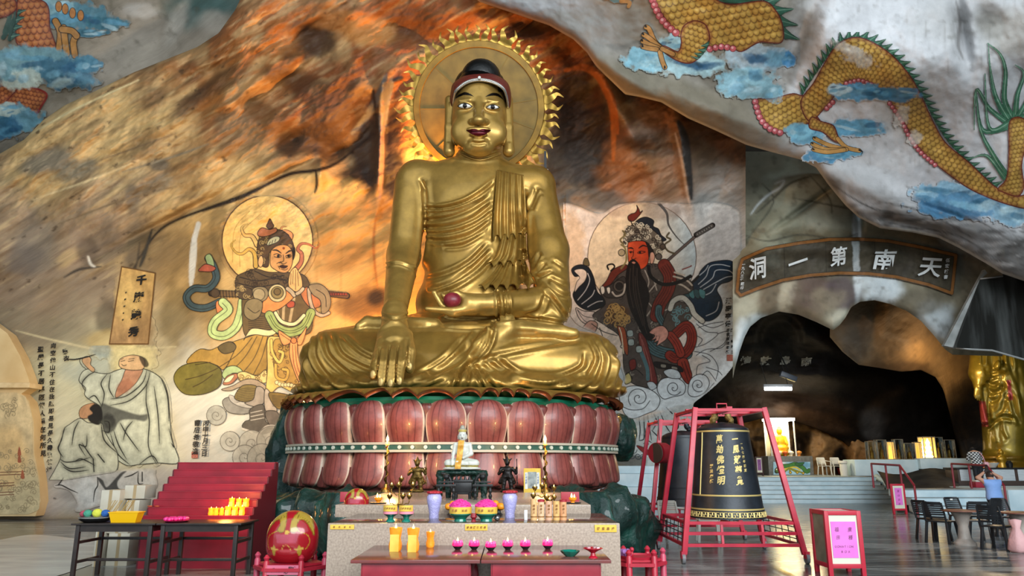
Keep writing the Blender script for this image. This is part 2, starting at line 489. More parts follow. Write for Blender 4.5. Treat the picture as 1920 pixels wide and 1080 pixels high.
    def patch(s, name, depth, m, off=.04, parent=None, cut=.05):
        """lay the painted area on the rock: a mesh that follows the rock surface"""
        X = s.X.ravel(); Y = s.Y.ravel(); D = depth(X, Y)-off
        x, y, z = ray(X, Y); t = D/y
        V = np.stack([x*t, D, EYE+z*t], 1)
        keep = (s.a >= cut)
        fm = keep[:-1, :-1] & keep[1:, :-1] & keep[:-1, 1:] & keep[1:, 1:]
        J, I = np.nonzero(fm); b = J*s.w+I
        F = np.stack([b, b+s.w, b+s.w+1, b+1], 1)
        used = np.unique(F); mp = np.full(len(V), -1); mp[used] = np.arange(len(used))
        me = np_mesh(name, V[used], mp[F], s.rgb.reshape(-1, 3)[used])
        return link_mesh(name, me, m, parent)
# text glyph outlines (the built-in interface font holds the Chinese characters)
def glyph(ch, bold=0.):
    c = bpy.data.curves.new('glyph', 'FONT'); c.body = ch; c.size = 1; c.align_x = 'CENTER'; c.align_y = 'CENTER'; c.offset = bold
    c.resolution_u = 3
    o = bpy.data.objects.new('glyph', c); COL.objects.link(o)
    me = bpy.data.meshes.new_from_object(o.evaluated_get(bpy.context.evaluated_depsgraph_get()))
    v = np.zeros(len(me.vertices)*3); me.vertices.foreach_get('co', v); v = v.reshape(-1, 3)[:, :2]
    fs = [tuple(p.vertices) for p in me.polygons]
    bpy.data.objects.remove(o); bpy.data.curves.remove(c); bpy.data.meshes.remove(me)
    if len(v): v = v-(v.max(0)+v.min(0))/2
    return v, fs
def text_mesh(name, items, place, m, parent=None, bold=.02):
    """items: (char, u, v, size, rot, sx); place(u, v array) -> N x 3 points"""
    VV, FF = [], []; n = 0
    for ch, u, v, size, rot, sx in items:
        g, fs = glyph(ch, bold)
        if not len(g): continue
        h = ord(ch) % 97; g = g+.028*np.stack([vnoise(g[:, 0]*5+h, g[:, 1]*5), vnoise(g[:, 0]*5+h+31, g[:, 1]*5)], 1)   # brush wobble
        c, s_ = math.cos(rot), math.sin(rot); gx, gy = (g[:, 0]+.12*g[:, 1])*size*sx, (g[:, 1]+.08*g[:, 0])*size
        VV.append(place(u+gx*c-gy*s_, v+gx*s_+gy*c)); FF += [tuple(i+n for i in f) for f in fs]; n += len(g)
    me = bpy.data.meshes.new(name); me.from_pydata(np.concatenate(VV).tolist(), [], FF); me.update()
    return link_mesh(name, me, m, parent, smooth=False)
def flat_place(o, ux, uy):
    o = np.array(o); ux = np.array(ux); uy = np.array(uy)
    return lambda u, v: o[None]+np.outer(u, ux)+np.outer(v, uy)
# ================================================================== SETTING: floor, cave rock
M_ROCK = mat_vc('stained_cave_rock', .68, .5, 1.7, .25, 1.3, dist=.12, flow=-.56)
M_PAINTROCK = mat_vc('painted_plaster_rock', .7, .35, 2.5, .16, 2.2, dist=.05)
M_SOOT = mat_vc('sooty_rock', .8, .6, 1.6, .3, 1.2, dist=.12, spec=.12)

def floor_mat():
    m, nt, b = _nt('polished_marble_floor')
    tc = nt.nodes.new('ShaderNodeTexCoord'); mp = nt.nodes.new('ShaderNodeMapping'); mp.inputs['Scale'].default_value = (.22, 1.1, 1)
    n = nt.nodes.new('ShaderNodeTexNoise'); n.inputs['Scale'].default_value = 1.6; n.inputs['Detail'].default_value = 9; n.inputs['Roughness'].default_value = .62; n.inputs['Distortion'].default_value = 1.2
    nt.links.new(tc.outputs['Object'], mp.inputs[0]); nt.links.new(mp.outputs[0], n.inputs[0])
    r = nt.nodes.new('ShaderNodeValToRGB'); e = r.color_ramp.elements
    e[0].position = .4; e[0].color = (*lin('#3a3b3c'), 1); e[1].position = .6; e[1].color = (*lin('#8f9290'), 1)
    k = e.new(.5); k.color = (*lin('#606362'), 1)
    nt.links.new(n.outputs['Fac'], r.inputs[0]); nt.links.new(r.outputs[0], b.inputs['Base Color'])
    b.inputs['Roughness'].default_value = .16; b.inputs['Specular IOR Level'].default_value = .6
    mr = nt.nodes.new('ShaderNodeMapRange'); mr.inputs['To Min'].default_value = .1; mr.inputs['To Max'].default_value = .3
    nt.links.new(n.outputs['Fac'], mr.inputs[0]); nt.links.new(mr.outputs[0], b.inputs['Roughness'])
    return m
fb = MB(); fb.box((0, 24, -.15), (80, 64, .3)); tag(fb.build('floor', floor_mat()), kind='structure')
# far shell of the cave, beyond what shows, added to stop sky light leaking in
M_SHELL = mat('cave_shell_rock', '#4a4238', .9, c2='#2b2621', nscale=.3, bump=.5, bscale=.8)
def shell(name, c, d):
    b = MB(); b.box(c, d); tag(b.build(name, M_SHELL), kind='structure')
shell('wall_far', (0, 54, 13), (84, .6, 28)); shell('wall_left', (-27, 27, 13), (.6, 54, 28)); shell('wall_right', (31, 27, 13), (.6, 54, 28))
shell('ceiling', (0, 30, 27), (84, 54, .6))

def depth_fn(ctrl, sig=130., bumps=(), amp=.12, ns=(70., 70.), ang=0., seed=0., oct=4, mask=None):
    C = np.array(ctrl, float); ca, sa = math.cos(math.radians(ang)), math.sin(math.radians(ang))
    def f(px, py):
        px = np.asarray(px, float); py = np.asarray(py, float)
        num = 0; den = 1e-9
        for x, y, d in C:
            w = np.exp(-((px-x)**2+(py-y)**2)/(2*sig*sig))+1e4/(1e5+(px-x)**2+(py-y)**2)**1.5*10
            num = num+w*d; den = den+w
        D = num/den
        for x, y, rx, ry, an, dy in bumps:
            c, s = math.cos(math.radians(an)), math.sin(math.radians(an))
            u = ((px-x)*c+(py-y)*s)/rx; v = (-(px-x)*s+(py-y)*c)/ry
            D = D+dy*np.exp(-(u*u+v*v))
        u = px*ca+py*sa; v = -px*sa+py*ca
        return D+amp*fbm(u/ns[0]+seed, v/ns[1]+seed, seed, oct)*(mask(px, py) if mask else 1)
    return f
def curve(*pts):
    p = np.array(pts, float)
    return lambda x: np.interp(x, p[:, 0], p[:, 1])
def layer(name, x0, x1, nx, top, bot, ny, depth, canvas, m, lipb=0., lipt=0., rnd=0., clamp=None):
    px = np.linspace(x0, x1, nx); t, b = top(px), bot(px); rows = []
    for j in range(5 if lipt else 0, 0, -1): rows.append((t+1.6*j, lipt*(j/5)**1.3))
    for v in np.linspace(0, 1, ny): rows.append((np.minimum(t+(clamp-t)*v, b) if clamp else t+(b-t)*v, 0))
    for j in range(1, 6 if lipb else 0): rows.append((b-1.6*j, lipb*(j/5)**1.3))
    PY = np.array([r[0] for r in rows]); PX = np.broadcast_to(px, PY.shape)
    D = depth(PX.ravel(), PY.ravel()).reshape(PY.shape)
    if rnd:
        if lipt: D = D+rnd*np.exp(-np.maximum(PY-t, 0)/9)
        if lipb: D = D+rnd*np.exp(-np.maximum(b-PY, 0)/9)
    D = D+np.array([np.broadcast_to(r[1], px.shape) for r in rows])
    x, y, z = ray(PX, PY); T = D/y
    V = np.stack([x*T, D, EYE+z*T], -1).reshape(-1, 3)
    n = len(rows); idx = np.arange(n*nx).reshape(n, nx)
    F = np.stack([idx[:-1, :-1], idx[1:, :-1], idx[1:, 1:], idx[:-1, 1:]], -1).reshape(-1, 4)
    cols = canvas.at(PX.ravel(), PY.ravel())
    o = link_mesh(name, np_mesh(name, V, F, cols), m)
    return tag(o, kind='structure')

# ---------------------------------------------------------------- back wall
backY = depth_fn([(-80, 970, 22), (0, 960, 22), (150, 940, 22), (300, 900, 21.4), (0, 600, 22.6), (200, 620, 22.3), (400, 860, 20.8), (450, 600, 20.9), (560, 420, 20.6),
                  (200, 400, 21.8), (0, 330, 22.6), (150, 220, 21.6), (300, 140, 21), (450, 30, 20), (600, 50, 19.8), (600, 250, 20.6), (750, 100, 19.6), (700, 330, 21.2), (720, 500, 20.9),
                  (620, 620, 20.7), (900, 200, 20.4), (1080, 250, 21.4), (1000, 60, 19.3), (1100, 100, 19.8), (1160, 250, 20.4), (1250, 300, 20.8), (1400, 300, 21.6), (1080, 500, 22.2), (1200, 450, 23.0),
                  (1380, 450, 25.2), (1380, 650, 29), (1200, 820, 33), (1300, 760, 32), (1200, 640, 27.5), (900, 600, 21.5), (900, -60, 18.7), (500, -60, 19.2), (850, 850, 21.5)], 95.,
                 [(590, 270, 55, 30, 20, .7), (545, 262, 22, 26, 0, .5), (520, 170, 70, 22, -30, .5), (590, 75, 55, 45, 0, .55), (660, 130, 40, 60, 20, -.4), (430, 200, 40, 30, 20, -.45), (640, 300, 35, 30, 0, .6),
                  (530, 235, 45, 35, 0, -.5), (100, 310, 90, 22, -25, -.25), (80, 440, 70, 60, 0, .35), (300, 330, 120, 25, -25, -.3), (180, 460, 40, 40, 0, .4), (695, 250, 45, 60, 0, .6), (716, 170, 12, 40, 15, -.5),
                  (712, 270, 9, 90, 3, -.45), (520, 330, 130, 7, -22, .3), (600, 315, 10, 30, 0, -.35), (350, 395, 170, 8, -27, .35), (1085, 240, 62, 105, -8, 1.3), (1150, 190, 16, 120, -28, -.6), (1285, 300, 14, 85, -10, -.7),
                  (1210, 270, 40, 60, 0, -.3), (1200, 280, 20, 15, 0, .5), (1340, 330, 30, 60, 20, .5), (760, 60, 60, 25, 20, .4), (900, 30, 60, 30, 0, -.4), (1090, 100, 45, 25, 20, .5), (250, 265, 80, 18, -28, -.3)],
                 .34, (70, 30), -32, 3.1, 5, lambda x, y: np.clip(.05+sstep(520, 330, y-.1*(x-300)), 0, 1)*np.where(x > 1060, sstep(400, 340, y)+.1, 1))
wall_top = curve((-80, 345), (0, 288), (45, 262), (80, 226), (120, 198), (180, 170), (250, 136), (310, 112), (370, 88), (410, 62), (440, 20), (470, -40), (520, -90), (1400, -90))
wall_bot = curve((-80, 985), (1285, 985), (1292, 800), (1300, 757), (1320, 738), (1345, 715), (1372, 674), (1384, 640), (1400, 560))
c = Canvas(-84, -94, 1404, 990, .5, '#b3946a')
B = c.blob
X, Y = c.X, c.Y
# broad colour of the stone; upper-middle browns deepened to stand in for overhang shade
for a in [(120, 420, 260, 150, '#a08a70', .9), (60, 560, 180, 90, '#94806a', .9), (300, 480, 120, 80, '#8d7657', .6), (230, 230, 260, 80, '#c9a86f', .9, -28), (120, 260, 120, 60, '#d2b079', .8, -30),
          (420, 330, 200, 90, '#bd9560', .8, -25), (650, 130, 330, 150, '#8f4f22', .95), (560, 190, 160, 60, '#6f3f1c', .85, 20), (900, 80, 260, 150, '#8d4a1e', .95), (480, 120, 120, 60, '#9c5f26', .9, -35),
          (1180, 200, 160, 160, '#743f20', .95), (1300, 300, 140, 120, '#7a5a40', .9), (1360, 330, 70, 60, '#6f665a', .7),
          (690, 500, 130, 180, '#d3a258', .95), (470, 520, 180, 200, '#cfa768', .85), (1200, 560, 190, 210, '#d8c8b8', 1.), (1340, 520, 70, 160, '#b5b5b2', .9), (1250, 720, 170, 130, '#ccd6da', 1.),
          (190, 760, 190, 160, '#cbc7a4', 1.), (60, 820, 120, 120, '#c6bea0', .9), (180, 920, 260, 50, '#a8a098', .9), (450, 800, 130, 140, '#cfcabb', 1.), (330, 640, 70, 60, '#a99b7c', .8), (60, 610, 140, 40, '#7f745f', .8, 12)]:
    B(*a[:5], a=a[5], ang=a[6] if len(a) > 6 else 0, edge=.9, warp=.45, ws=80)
# veins and streaks following the flow of the stone
ca, sa = math.cos(math.radians(-32)), math.sin(math.radians(-32))
u, v = X*ca+Y*sa, -X*sa+Y*ca
st = fbm(u/130, v/11, 2.2, 5); st2 = fbm(u/70+9, v/24, 5.1, 5); big = fbm(X/90, Y/90, 8.8, 4)
up = sstep(640, 520, Y)*sstep(1400, 1100, X)
ck_y = np.interp(X, [0, 230, 320, 390, 450, 520, 600, 640, 700, 760, 1060, 1061], [640, 560, 418, 390, 368, 338, 320, 330, 378, 390, 390, 400]); up = up*(1-.88*sstep(-4, 22, Y-ck_y))   # below the crack the wall is smooth plaster
for arr, lo, hi, col, k in [(fbm(u/60+4, v/5, 6.2, 4), .1, .5, '#59391f', .5), (-fbm(u/45+8, v/6, 3.2, 4), .15, .5, '#e2c894', .35), (st, .12, .5, '#6b4a2c', .55), (st2, .15, .5, '#d8b67e', .5), (-st2, .15, .5, '#77562f', .5), (big, .1, .5, '#5f4a34', .45), (-big, .1, .5, '#cfae78', .35)]:
    m = sstep(lo, hi, arr)*k*up
    c.rgb = c.rgb*(1-m[..., None])+np.array(lin(col))*m[..., None]
vv = fbm(X/9, Y/120, 4.4, 5); m = sstep(.1, .5, vv)*.4*sstep(380, 470, Y)*sstep(760, 600, Y)*sstep(300, 380, X)*sstep(1080, 760, X)
c.rgb = c.rgb*(1-m[..., None])+np.array(lin('#a5752f'))*m[..., None]
# soot and mineral darkening in patches
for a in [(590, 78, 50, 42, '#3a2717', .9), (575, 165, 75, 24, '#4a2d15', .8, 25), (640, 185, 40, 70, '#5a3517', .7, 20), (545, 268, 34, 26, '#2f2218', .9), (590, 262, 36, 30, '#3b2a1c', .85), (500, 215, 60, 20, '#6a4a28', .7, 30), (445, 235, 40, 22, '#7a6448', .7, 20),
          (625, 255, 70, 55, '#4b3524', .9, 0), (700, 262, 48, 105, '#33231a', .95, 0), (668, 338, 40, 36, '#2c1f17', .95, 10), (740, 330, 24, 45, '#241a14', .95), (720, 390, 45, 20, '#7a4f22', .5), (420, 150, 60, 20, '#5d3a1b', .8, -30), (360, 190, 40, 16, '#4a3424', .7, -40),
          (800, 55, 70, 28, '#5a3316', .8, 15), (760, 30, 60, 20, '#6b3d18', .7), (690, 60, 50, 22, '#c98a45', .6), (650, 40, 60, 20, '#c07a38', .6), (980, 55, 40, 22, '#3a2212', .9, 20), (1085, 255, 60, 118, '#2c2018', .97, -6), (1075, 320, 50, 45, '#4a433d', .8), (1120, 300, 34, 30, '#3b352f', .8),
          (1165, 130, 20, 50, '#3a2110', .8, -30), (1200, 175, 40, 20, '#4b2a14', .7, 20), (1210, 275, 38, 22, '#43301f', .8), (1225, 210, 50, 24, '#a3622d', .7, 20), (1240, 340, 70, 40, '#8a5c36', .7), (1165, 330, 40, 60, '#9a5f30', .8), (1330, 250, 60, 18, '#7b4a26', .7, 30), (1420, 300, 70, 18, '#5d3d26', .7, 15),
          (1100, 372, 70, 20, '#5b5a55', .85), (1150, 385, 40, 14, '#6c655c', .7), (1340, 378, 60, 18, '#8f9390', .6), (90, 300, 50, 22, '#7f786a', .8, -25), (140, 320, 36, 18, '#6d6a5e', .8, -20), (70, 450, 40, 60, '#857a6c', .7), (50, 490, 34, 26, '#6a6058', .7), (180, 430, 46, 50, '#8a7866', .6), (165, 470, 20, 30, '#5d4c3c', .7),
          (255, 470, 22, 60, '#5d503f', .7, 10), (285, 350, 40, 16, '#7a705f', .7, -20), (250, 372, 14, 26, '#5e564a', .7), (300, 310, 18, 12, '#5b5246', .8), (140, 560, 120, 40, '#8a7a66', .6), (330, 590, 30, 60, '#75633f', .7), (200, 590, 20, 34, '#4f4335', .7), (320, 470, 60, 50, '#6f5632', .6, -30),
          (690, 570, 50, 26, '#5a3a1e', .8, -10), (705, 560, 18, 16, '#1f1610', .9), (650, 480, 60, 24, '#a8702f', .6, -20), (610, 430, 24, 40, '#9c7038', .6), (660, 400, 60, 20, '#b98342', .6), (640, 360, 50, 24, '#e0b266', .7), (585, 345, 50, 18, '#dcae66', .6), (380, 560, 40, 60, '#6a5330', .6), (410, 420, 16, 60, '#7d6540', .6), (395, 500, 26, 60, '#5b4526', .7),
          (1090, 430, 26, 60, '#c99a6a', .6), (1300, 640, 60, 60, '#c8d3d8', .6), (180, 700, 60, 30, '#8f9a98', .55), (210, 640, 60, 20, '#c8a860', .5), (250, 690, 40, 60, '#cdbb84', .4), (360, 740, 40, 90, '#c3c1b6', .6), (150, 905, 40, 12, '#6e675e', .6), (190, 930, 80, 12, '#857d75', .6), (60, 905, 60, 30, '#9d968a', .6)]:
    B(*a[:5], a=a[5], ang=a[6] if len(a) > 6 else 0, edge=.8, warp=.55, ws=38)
L = c.line
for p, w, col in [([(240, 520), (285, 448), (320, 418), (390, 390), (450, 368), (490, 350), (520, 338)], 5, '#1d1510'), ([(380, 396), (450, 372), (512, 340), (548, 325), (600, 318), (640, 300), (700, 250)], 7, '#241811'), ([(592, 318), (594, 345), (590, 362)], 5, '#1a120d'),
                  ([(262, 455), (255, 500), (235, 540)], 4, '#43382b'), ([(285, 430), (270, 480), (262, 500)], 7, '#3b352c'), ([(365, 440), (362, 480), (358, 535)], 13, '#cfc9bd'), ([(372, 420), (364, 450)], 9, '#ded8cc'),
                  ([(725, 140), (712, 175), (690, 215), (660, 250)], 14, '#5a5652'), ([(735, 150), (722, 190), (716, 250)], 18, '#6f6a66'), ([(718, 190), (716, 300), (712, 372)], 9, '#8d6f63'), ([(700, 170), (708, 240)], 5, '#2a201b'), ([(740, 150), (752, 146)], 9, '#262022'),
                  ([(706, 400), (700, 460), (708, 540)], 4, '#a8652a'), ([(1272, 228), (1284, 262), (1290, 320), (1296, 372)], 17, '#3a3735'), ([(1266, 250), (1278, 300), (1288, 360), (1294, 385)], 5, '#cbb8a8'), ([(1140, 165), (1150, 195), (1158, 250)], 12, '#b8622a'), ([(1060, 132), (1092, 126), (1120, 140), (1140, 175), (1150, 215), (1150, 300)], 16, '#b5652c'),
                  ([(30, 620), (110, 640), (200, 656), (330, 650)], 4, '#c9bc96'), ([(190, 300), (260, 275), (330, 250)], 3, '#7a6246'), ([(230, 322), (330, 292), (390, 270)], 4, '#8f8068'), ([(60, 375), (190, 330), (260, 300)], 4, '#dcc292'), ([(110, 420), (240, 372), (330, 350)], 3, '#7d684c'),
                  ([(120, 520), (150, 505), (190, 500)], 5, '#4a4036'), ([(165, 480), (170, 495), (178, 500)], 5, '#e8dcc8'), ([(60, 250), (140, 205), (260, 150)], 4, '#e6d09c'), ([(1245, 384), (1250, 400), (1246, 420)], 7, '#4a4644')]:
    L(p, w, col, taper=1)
ck = sstep(.42, .55, fbm(u/18, v/8, 7.7, 4))*.7*up
c.rgb = c.rgb*(1-ck[..., None])+np.array(lin('#3c2c1e'))*ck[..., None]
# pale plaster of the right mural with its scalloped cloud edge
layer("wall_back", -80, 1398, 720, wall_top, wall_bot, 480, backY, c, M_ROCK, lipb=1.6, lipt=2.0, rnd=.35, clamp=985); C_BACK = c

# ---------------------------------------------------------------- ceiling of the cave at the left
ceilLY = depth_fn([(0, 330, 26), (-80, 0, 21), (0, 0, 21.5), (200, 0, 22), (300, 120, 24), (450, 0, 22.5), (100, 150, 24), (480, -80, 21.5)], 140, [(120, 140, 60, 30, 0, -.3), (300, 60, 40, 60, 20, .4)], .15, (60, 60), 0, 9.)
c = Canvas(-84, -94, 560, 380, .5, '#8a8172'); X, Y = c.X, c.Y
for a in [(60, 60, 130, 120, '#7d7465', .8), (300, 60, 140, 90, '#94897a', .8), (240, 110, 90, 40, '#a39a8c', .7, -20), (60, 280, 120, 40, '#7a7468', .8), (370, 20, 60, 30, '#55706c', .7), (410, 0, 80, 26, '#3d5c58', .8), (330, 45, 16, 40, '#b8b0a3', .8, 25), (400, 40, 26, 22, '#b3aa9c', .7), (200, 170, 50, 20, '#8d8374', .6), (260, 20, 30, 14, '#c2bcb4', .7)]:
    c.blob(*a[:5], a=a[5], ang=a[6] if len(a) > 6 else 0, edge=.9, warp=.5, ws=50)
m = sstep(.25, .6, fbm(X/16, Y/16, 1.1, 5))*.5; c.rgb = c.rgb*(1-m[..., None])+np.array(lin('#57503f'))*m[..., None]
layer('ceiling_left', -80, 540, 160, curve((-80, -90), (540, -90)), curve((-80, 370), (540, 370)), 120, ceilLY, c, M_ROCK); C_CEIL = c

# ---------------------------------------------------------------- grey overhang at the right
overY = depth_fn([(890, -10, 18), (1000, 30, 18), (1100, 100, 18.2), (1180, 180, 18.6), (1300, 230, 19.4), (1500, 300, 21.3), (1560, 350, 22), (1640, 420, 22.4), (1750, 440, 22.5), (1920, 520, 22.3), (2000, 560, 22.3),
                  (1000, -80, 16.5), (1200, -80, 15.6), (1400, -80, 15.2), (1250, 80, 17), (1400, 150, 18.2), (1600, 100, 17.8), (1750, 60, 17), (1920, 0, 16.5), (1920, 250, 19.5), (1700, 300, 20.6), (1500, 200, 19.4), (1990, 420, 21), (1520, 30, 16.6)], 95,
                 [(1500, 60, 26, 110, 22, .7), (1560, 60, 60, 70, 0, -.5), (1805, 70, 14, 60, -8, .6), (1850, 60, 50, 45, 0, .35), (1700, 120, 60, 80, 0, -.3), (1450, 330, 120, 14, 14, .2), (1640, 360, 80, 22, 28, -.4), (1800, 420, 90, 20, 14, -.3), (1180, 150, 90, 16, 35, -.3), (1350, 210, 120, 18, 22, -.35), (1700, 420, 80, 9, 12, .25), (1770, 400, 70, 8, 20, .25)],
                 .13, (46, 46), 10, 5.2)
over_bot = curve((870, -60), (880, -12), (900, 4), (960, 24), (1030, 48), (1075, 74), (1100, 98), (1118, 125), (1146, 152), (1172, 177), (1200, 182), (1240, 192), (1290, 222), (1340, 244), (1400, 272), (1450, 286), (1500, 299), (1530, 314), (1552, 345), (1585, 385), (1610, 408), (1650, 428), (1711, 436), (1760, 446), (1800, 466), (1849, 494), (1879, 513), (1920, 527), (2000, 550))
c = Canvas(866, -94, 2004, 580, .5, '#8f8a80'); X, Y = c.X, c.Y; B = c.blob
m = np.clip(sstep(1440, 1540, X+.45*Y-40+30*fbm(X/40, Y/40, 3., 3)), 0, 1)[..., None]; c.rgb = c.rgb*(1-m)+np.array(lin('#c3c4c6'))*m
for a in [(1280, 60, 140, 80, '#8d8373', .8), (1080, 30, 120, 50, '#8c8b88', .8, 20), (1010, 0, 80, 24, '#a5a6a8', .8), (1250, 170, 160, 34, '#77705f', .85, 22), (1380, 220, 90, 40, '#7d7565', .8, 25), (1340, 140, 26, 22, '#6f6657', .8), (1180, 60, 24, 40, '#6d675c', .6), (1470, 250, 60, 30, '#8a8478', .8), (1440, 60, 40, 60, '#8d8474', .8),
          (1640, 90, 120, 120, '#d3d4d7', .7), (1560, 300, 120, 60, '#bebfc0', .7), (1760, 40, 50, 40, '#b5b5b4', .6), (1850, 40, 34, 30, '#77746c', .8), (1900, 60, 60, 40, '#a9a69e', .7), (1700, 200, 60, 60, '#b4b0a8', .5), (1640, 380, 90, 30, '#8c8a88', .85, 28), (1720, 420, 120, 24, '#63615f', .9, 8), (1820, 440, 110, 40, '#5c5a59', .9, 18), (1600, 365, 50, 20, '#a3a2a2', .7, 35),
          (1920, 480, 70, 40, '#504e4c', .9), (1560, 345, 24, 16, '#6a655d', .8), (1680, 300, 110, 40, '#b9b9ba', .6), (1740, 330, 60, 24, '#a5a5a8', .6), (1810, 250, 60, 120, '#c6c7ca', .6), (1560, 130, 26, 80, '#dcdde0', .6, 25), (1490, 120, 14, 70, '#8a857c', .7, 22)]:
    B(*a[:5], a=a[5], ang=a[6] if len(a) > 6 else 0, edge=.9, warp=.5, ws=45)
r_ = fbm(X/10, Y/10, 2.7, 5); rough_zone = sstep(330, 400, Y-.12*(X-1560))*sstep(1530, 1600, X)
m = sstep(.0, .5, fbm(X/26, Y/7, 6.1, 5))*.75*rough_zone; c.rgb = c.rgb*(1-m[..., None])+np.array(lin('#35322f'))*m[..., None]
m = sstep(.1, .5, -fbm(X/30, Y/8, 9.1, 5))*.5*rough_zone; c.rgb = c.rgb*(1-m[..., None])+np.array(lin('#a8a6a4'))*m[..., None]
m = sstep(.2, .6, r_)*.35; c.rgb = c.rgb*(1-m[..., None])+np.array(lin('#645d50'))*m[..., None]
m = sstep(.25, .6, fbm(X/7, Y/60, 4.4, 4))*.3; c.rgb = c.rgb*(1-m[..., None])+np.array(lin('#6f695f'))*m[..., None]
px_ = np.linspace(880, 2000, 200); e = np.stack([px_, over_bot(px_)-2], 1); c.line(e, 4, '#c9c6bd', smooth=False, a=.7)
for p, w, col in [([(1792, 0), (1800, 40), (1796, 80), (1806, 112)], 6, '#8f8d8c'), ([(1600, 470), (1606, 430), (1598, 395)], 4, '#ccd3d8'), ([(1640, 410), (1700, 425), (1790, 440), (1860, 480)], 3, '#2e2b29'), ([(1660, 380), (1740, 400), (1830, 450)], 3, '#383533'), ([(1560, 345), (1600, 372), (1650, 395), (1720, 405)], 3, '#3b3836'), ([(1700, 350), (1760, 375), (1830, 410), (1900, 455)], 3, '#45413f')]:
    c.line(p, w, col, taper=1)
layer('wall_overhang', 872, 2180, 440, curve((870, -90), (2200, -90)), over_bot, 170, overY, c, M_PAINTROCK, lipb=2.6, rnd=.5); C_OVER = c

# ---------------------------------------------------------------- rock arch with the signboard, over the tunnel
archY = depth_fn([(1380, 330, 25.2), (1390, 500, 25.6), (1390, 660, 26), (1480, 350, 24.2), (1600, 330, 24.4), (1450, 430, 24.6), (1600, 480, 25), (1600, 580, 25.6), (1750, 480, 25), (1830, 560, 25.2), (1830, 650, 25.6), (1900, 450, 24.8)], 90,
                 [(1480, 350, 46, 26, -8, -.7), (1545, 345, 45, 34, 20, -.5), (1455, 420, 52, 34, -15, -.7), (1560, 425, 60, 40, 5, -.6), (1420, 470, 50, 40, 0, -.4), (1515, 385, 60, 6, -35, .5), (1610, 400, 8, 40, 0, .5), (1500, 470, 120, 12, 0, -.15), (1610, 600, 40, 20, 0, -.5)], .1, (50, 40), 0, 2.2)
arch_bot = curve((1372, 720), (1378, 690), (1387, 658), (1396, 632), (1406, 613), (1427, 596), (1461, 584), (1497, 590), (1531, 604), (1562, 619), (1574, 610), (1585, 596), (1596, 576), (1612, 566), (1640, 563), (1669, 570), (1700, 583), (1727, 602), (1752, 630), (1772, 655), (1786, 665), (1880, 668))
c = Canvas(1366, 270, 1890, 740, .5, '#7c7866'); X, Y = c.X, c.Y; B = c.blob
for a in [(1480, 355, 60, 40, '#8e9180', .9), (1560, 400, 70, 60, '#86897b', .9), (1440, 430, 60, 40, '#7f806d', .9), (1520, 470, 170, 40, '#6e6a55', .9), (1700, 470, 140, 40, '#6a6554', .9), (1480, 560, 90, 40, '#6d6250', .9), (1400, 580, 24, 60, '#a9a894', .9), (1392, 640, 16, 40, '#c6d2d6', .9), (1475, 545, 14, 60, '#b3ad97', .8, 15), (1530, 545, 40, 30, '#5b4a44', .8), (1580, 550, 34, 30, '#51454a', .8),
          (1650, 545, 36, 34, '#c3cfd4', .95), (1640, 575, 24, 16, '#b3c0c6', .9), (1575, 600, 26, 20, '#a8a796', .9), (1755, 600, 34, 34, '#aeb9be', .9), (1720, 570, 50, 24, '#5f5a4b', .8), (1770, 540, 40, 24, '#5c5748', .8), (1420, 610, 26, 20, '#b7c3c6', .8), (1605, 425, 7, 44, '#d2dce2', .95), (1608, 520, 7, 44, '#c6d0d4', .9), (1800, 470, 40, 50, '#5f5d56', .8), (1500, 335, 60, 14, '#a2a596', .6), (1445, 450, 34, 14, '#9aa08e', .5), (1550, 560, 30, 20, '#8a8069', .6)]:
    B(*a[:5], a=a[5], ang=a[6] if len(a) > 6 else 0, edge=.8, warp=.5, ws=26)
m = sstep(.15, .6, fbm(X/12, Y/12, 2.9, 5))*.5; c.rgb = c.rgb*(1-m[..., None])+np.array(lin('#4a4436'))*m[..., None]
for p, w, col in [([(1418, 400), (1450, 372), (1480, 345), (1520, 330)], 4, '#4b4c42'), ([(1430, 345), (1450, 380), (1400, 450)], 3, '#55564a'), ([(1520, 330), (1555, 372), (1560, 400)], 3, '#4b4c42'), ([(1490, 372), (1560, 385), (1610, 395)], 3, '#4a4a40'), ([(1452, 345), (1470, 338), (1462, 352), (1440, 366), (1420, 385), (1408, 402)], 4, '#cfd6d6'), ([(1395, 440), (1440, 452), (1500, 440), (1570, 448), (1612, 436)], 3, '#4a4a40'), ([(1612, 395), (1612, 470), (1614, 500)], 4, '#dfe6ea')]:
    c.line(p, w, col, taper=1)
c.rgb *= 1.3
layer('wall_arch', 1374, 1880, 200, curve((1374, 284), (1880, 284)), arch_bot, 150, archY, c, M_PAINTROCK, lipb=2.2, rnd=.3); C_ARCH = c

# ---------------------------------------------------------------- inside the tunnel
tunY = depth_fn([(1260, 600, 33), (1400, 580, 29.5), (1500, 600, 29.5), (1600, 640, 32), (1400, 680, 32), (1400, 790, 37), (1500, 760, 36), (1600, 840, 38), (1700, 700, 37), (1700, 880, 38.5), (1800, 800, 39), (1260, 790, 36)], 70,
                [(1460, 630, 36, 44, 0, 1.0), (1500, 705, 90, 14, 5, -.8), (1480, 740, 90, 10, 8, .6), (1560, 700, 40, 30, 20, -.8), (1600, 770, 70, 26, 25, -1.0), (1540, 640, 60, 14, 30, -.6)], .3, (40, 30), 0, 6.)
tun_bot = curve((1230, 812), (1400, 792), (1440, 782), (1480, 788), (1520, 800), (1550, 812), (1580, 828), (1605, 850), (1625, 880), (1640, 915), (1900, 915))
c = Canvas(1226, 530, 1904, 920, .5, '#171412'); X, Y = c.X, c.Y; B = c.blob
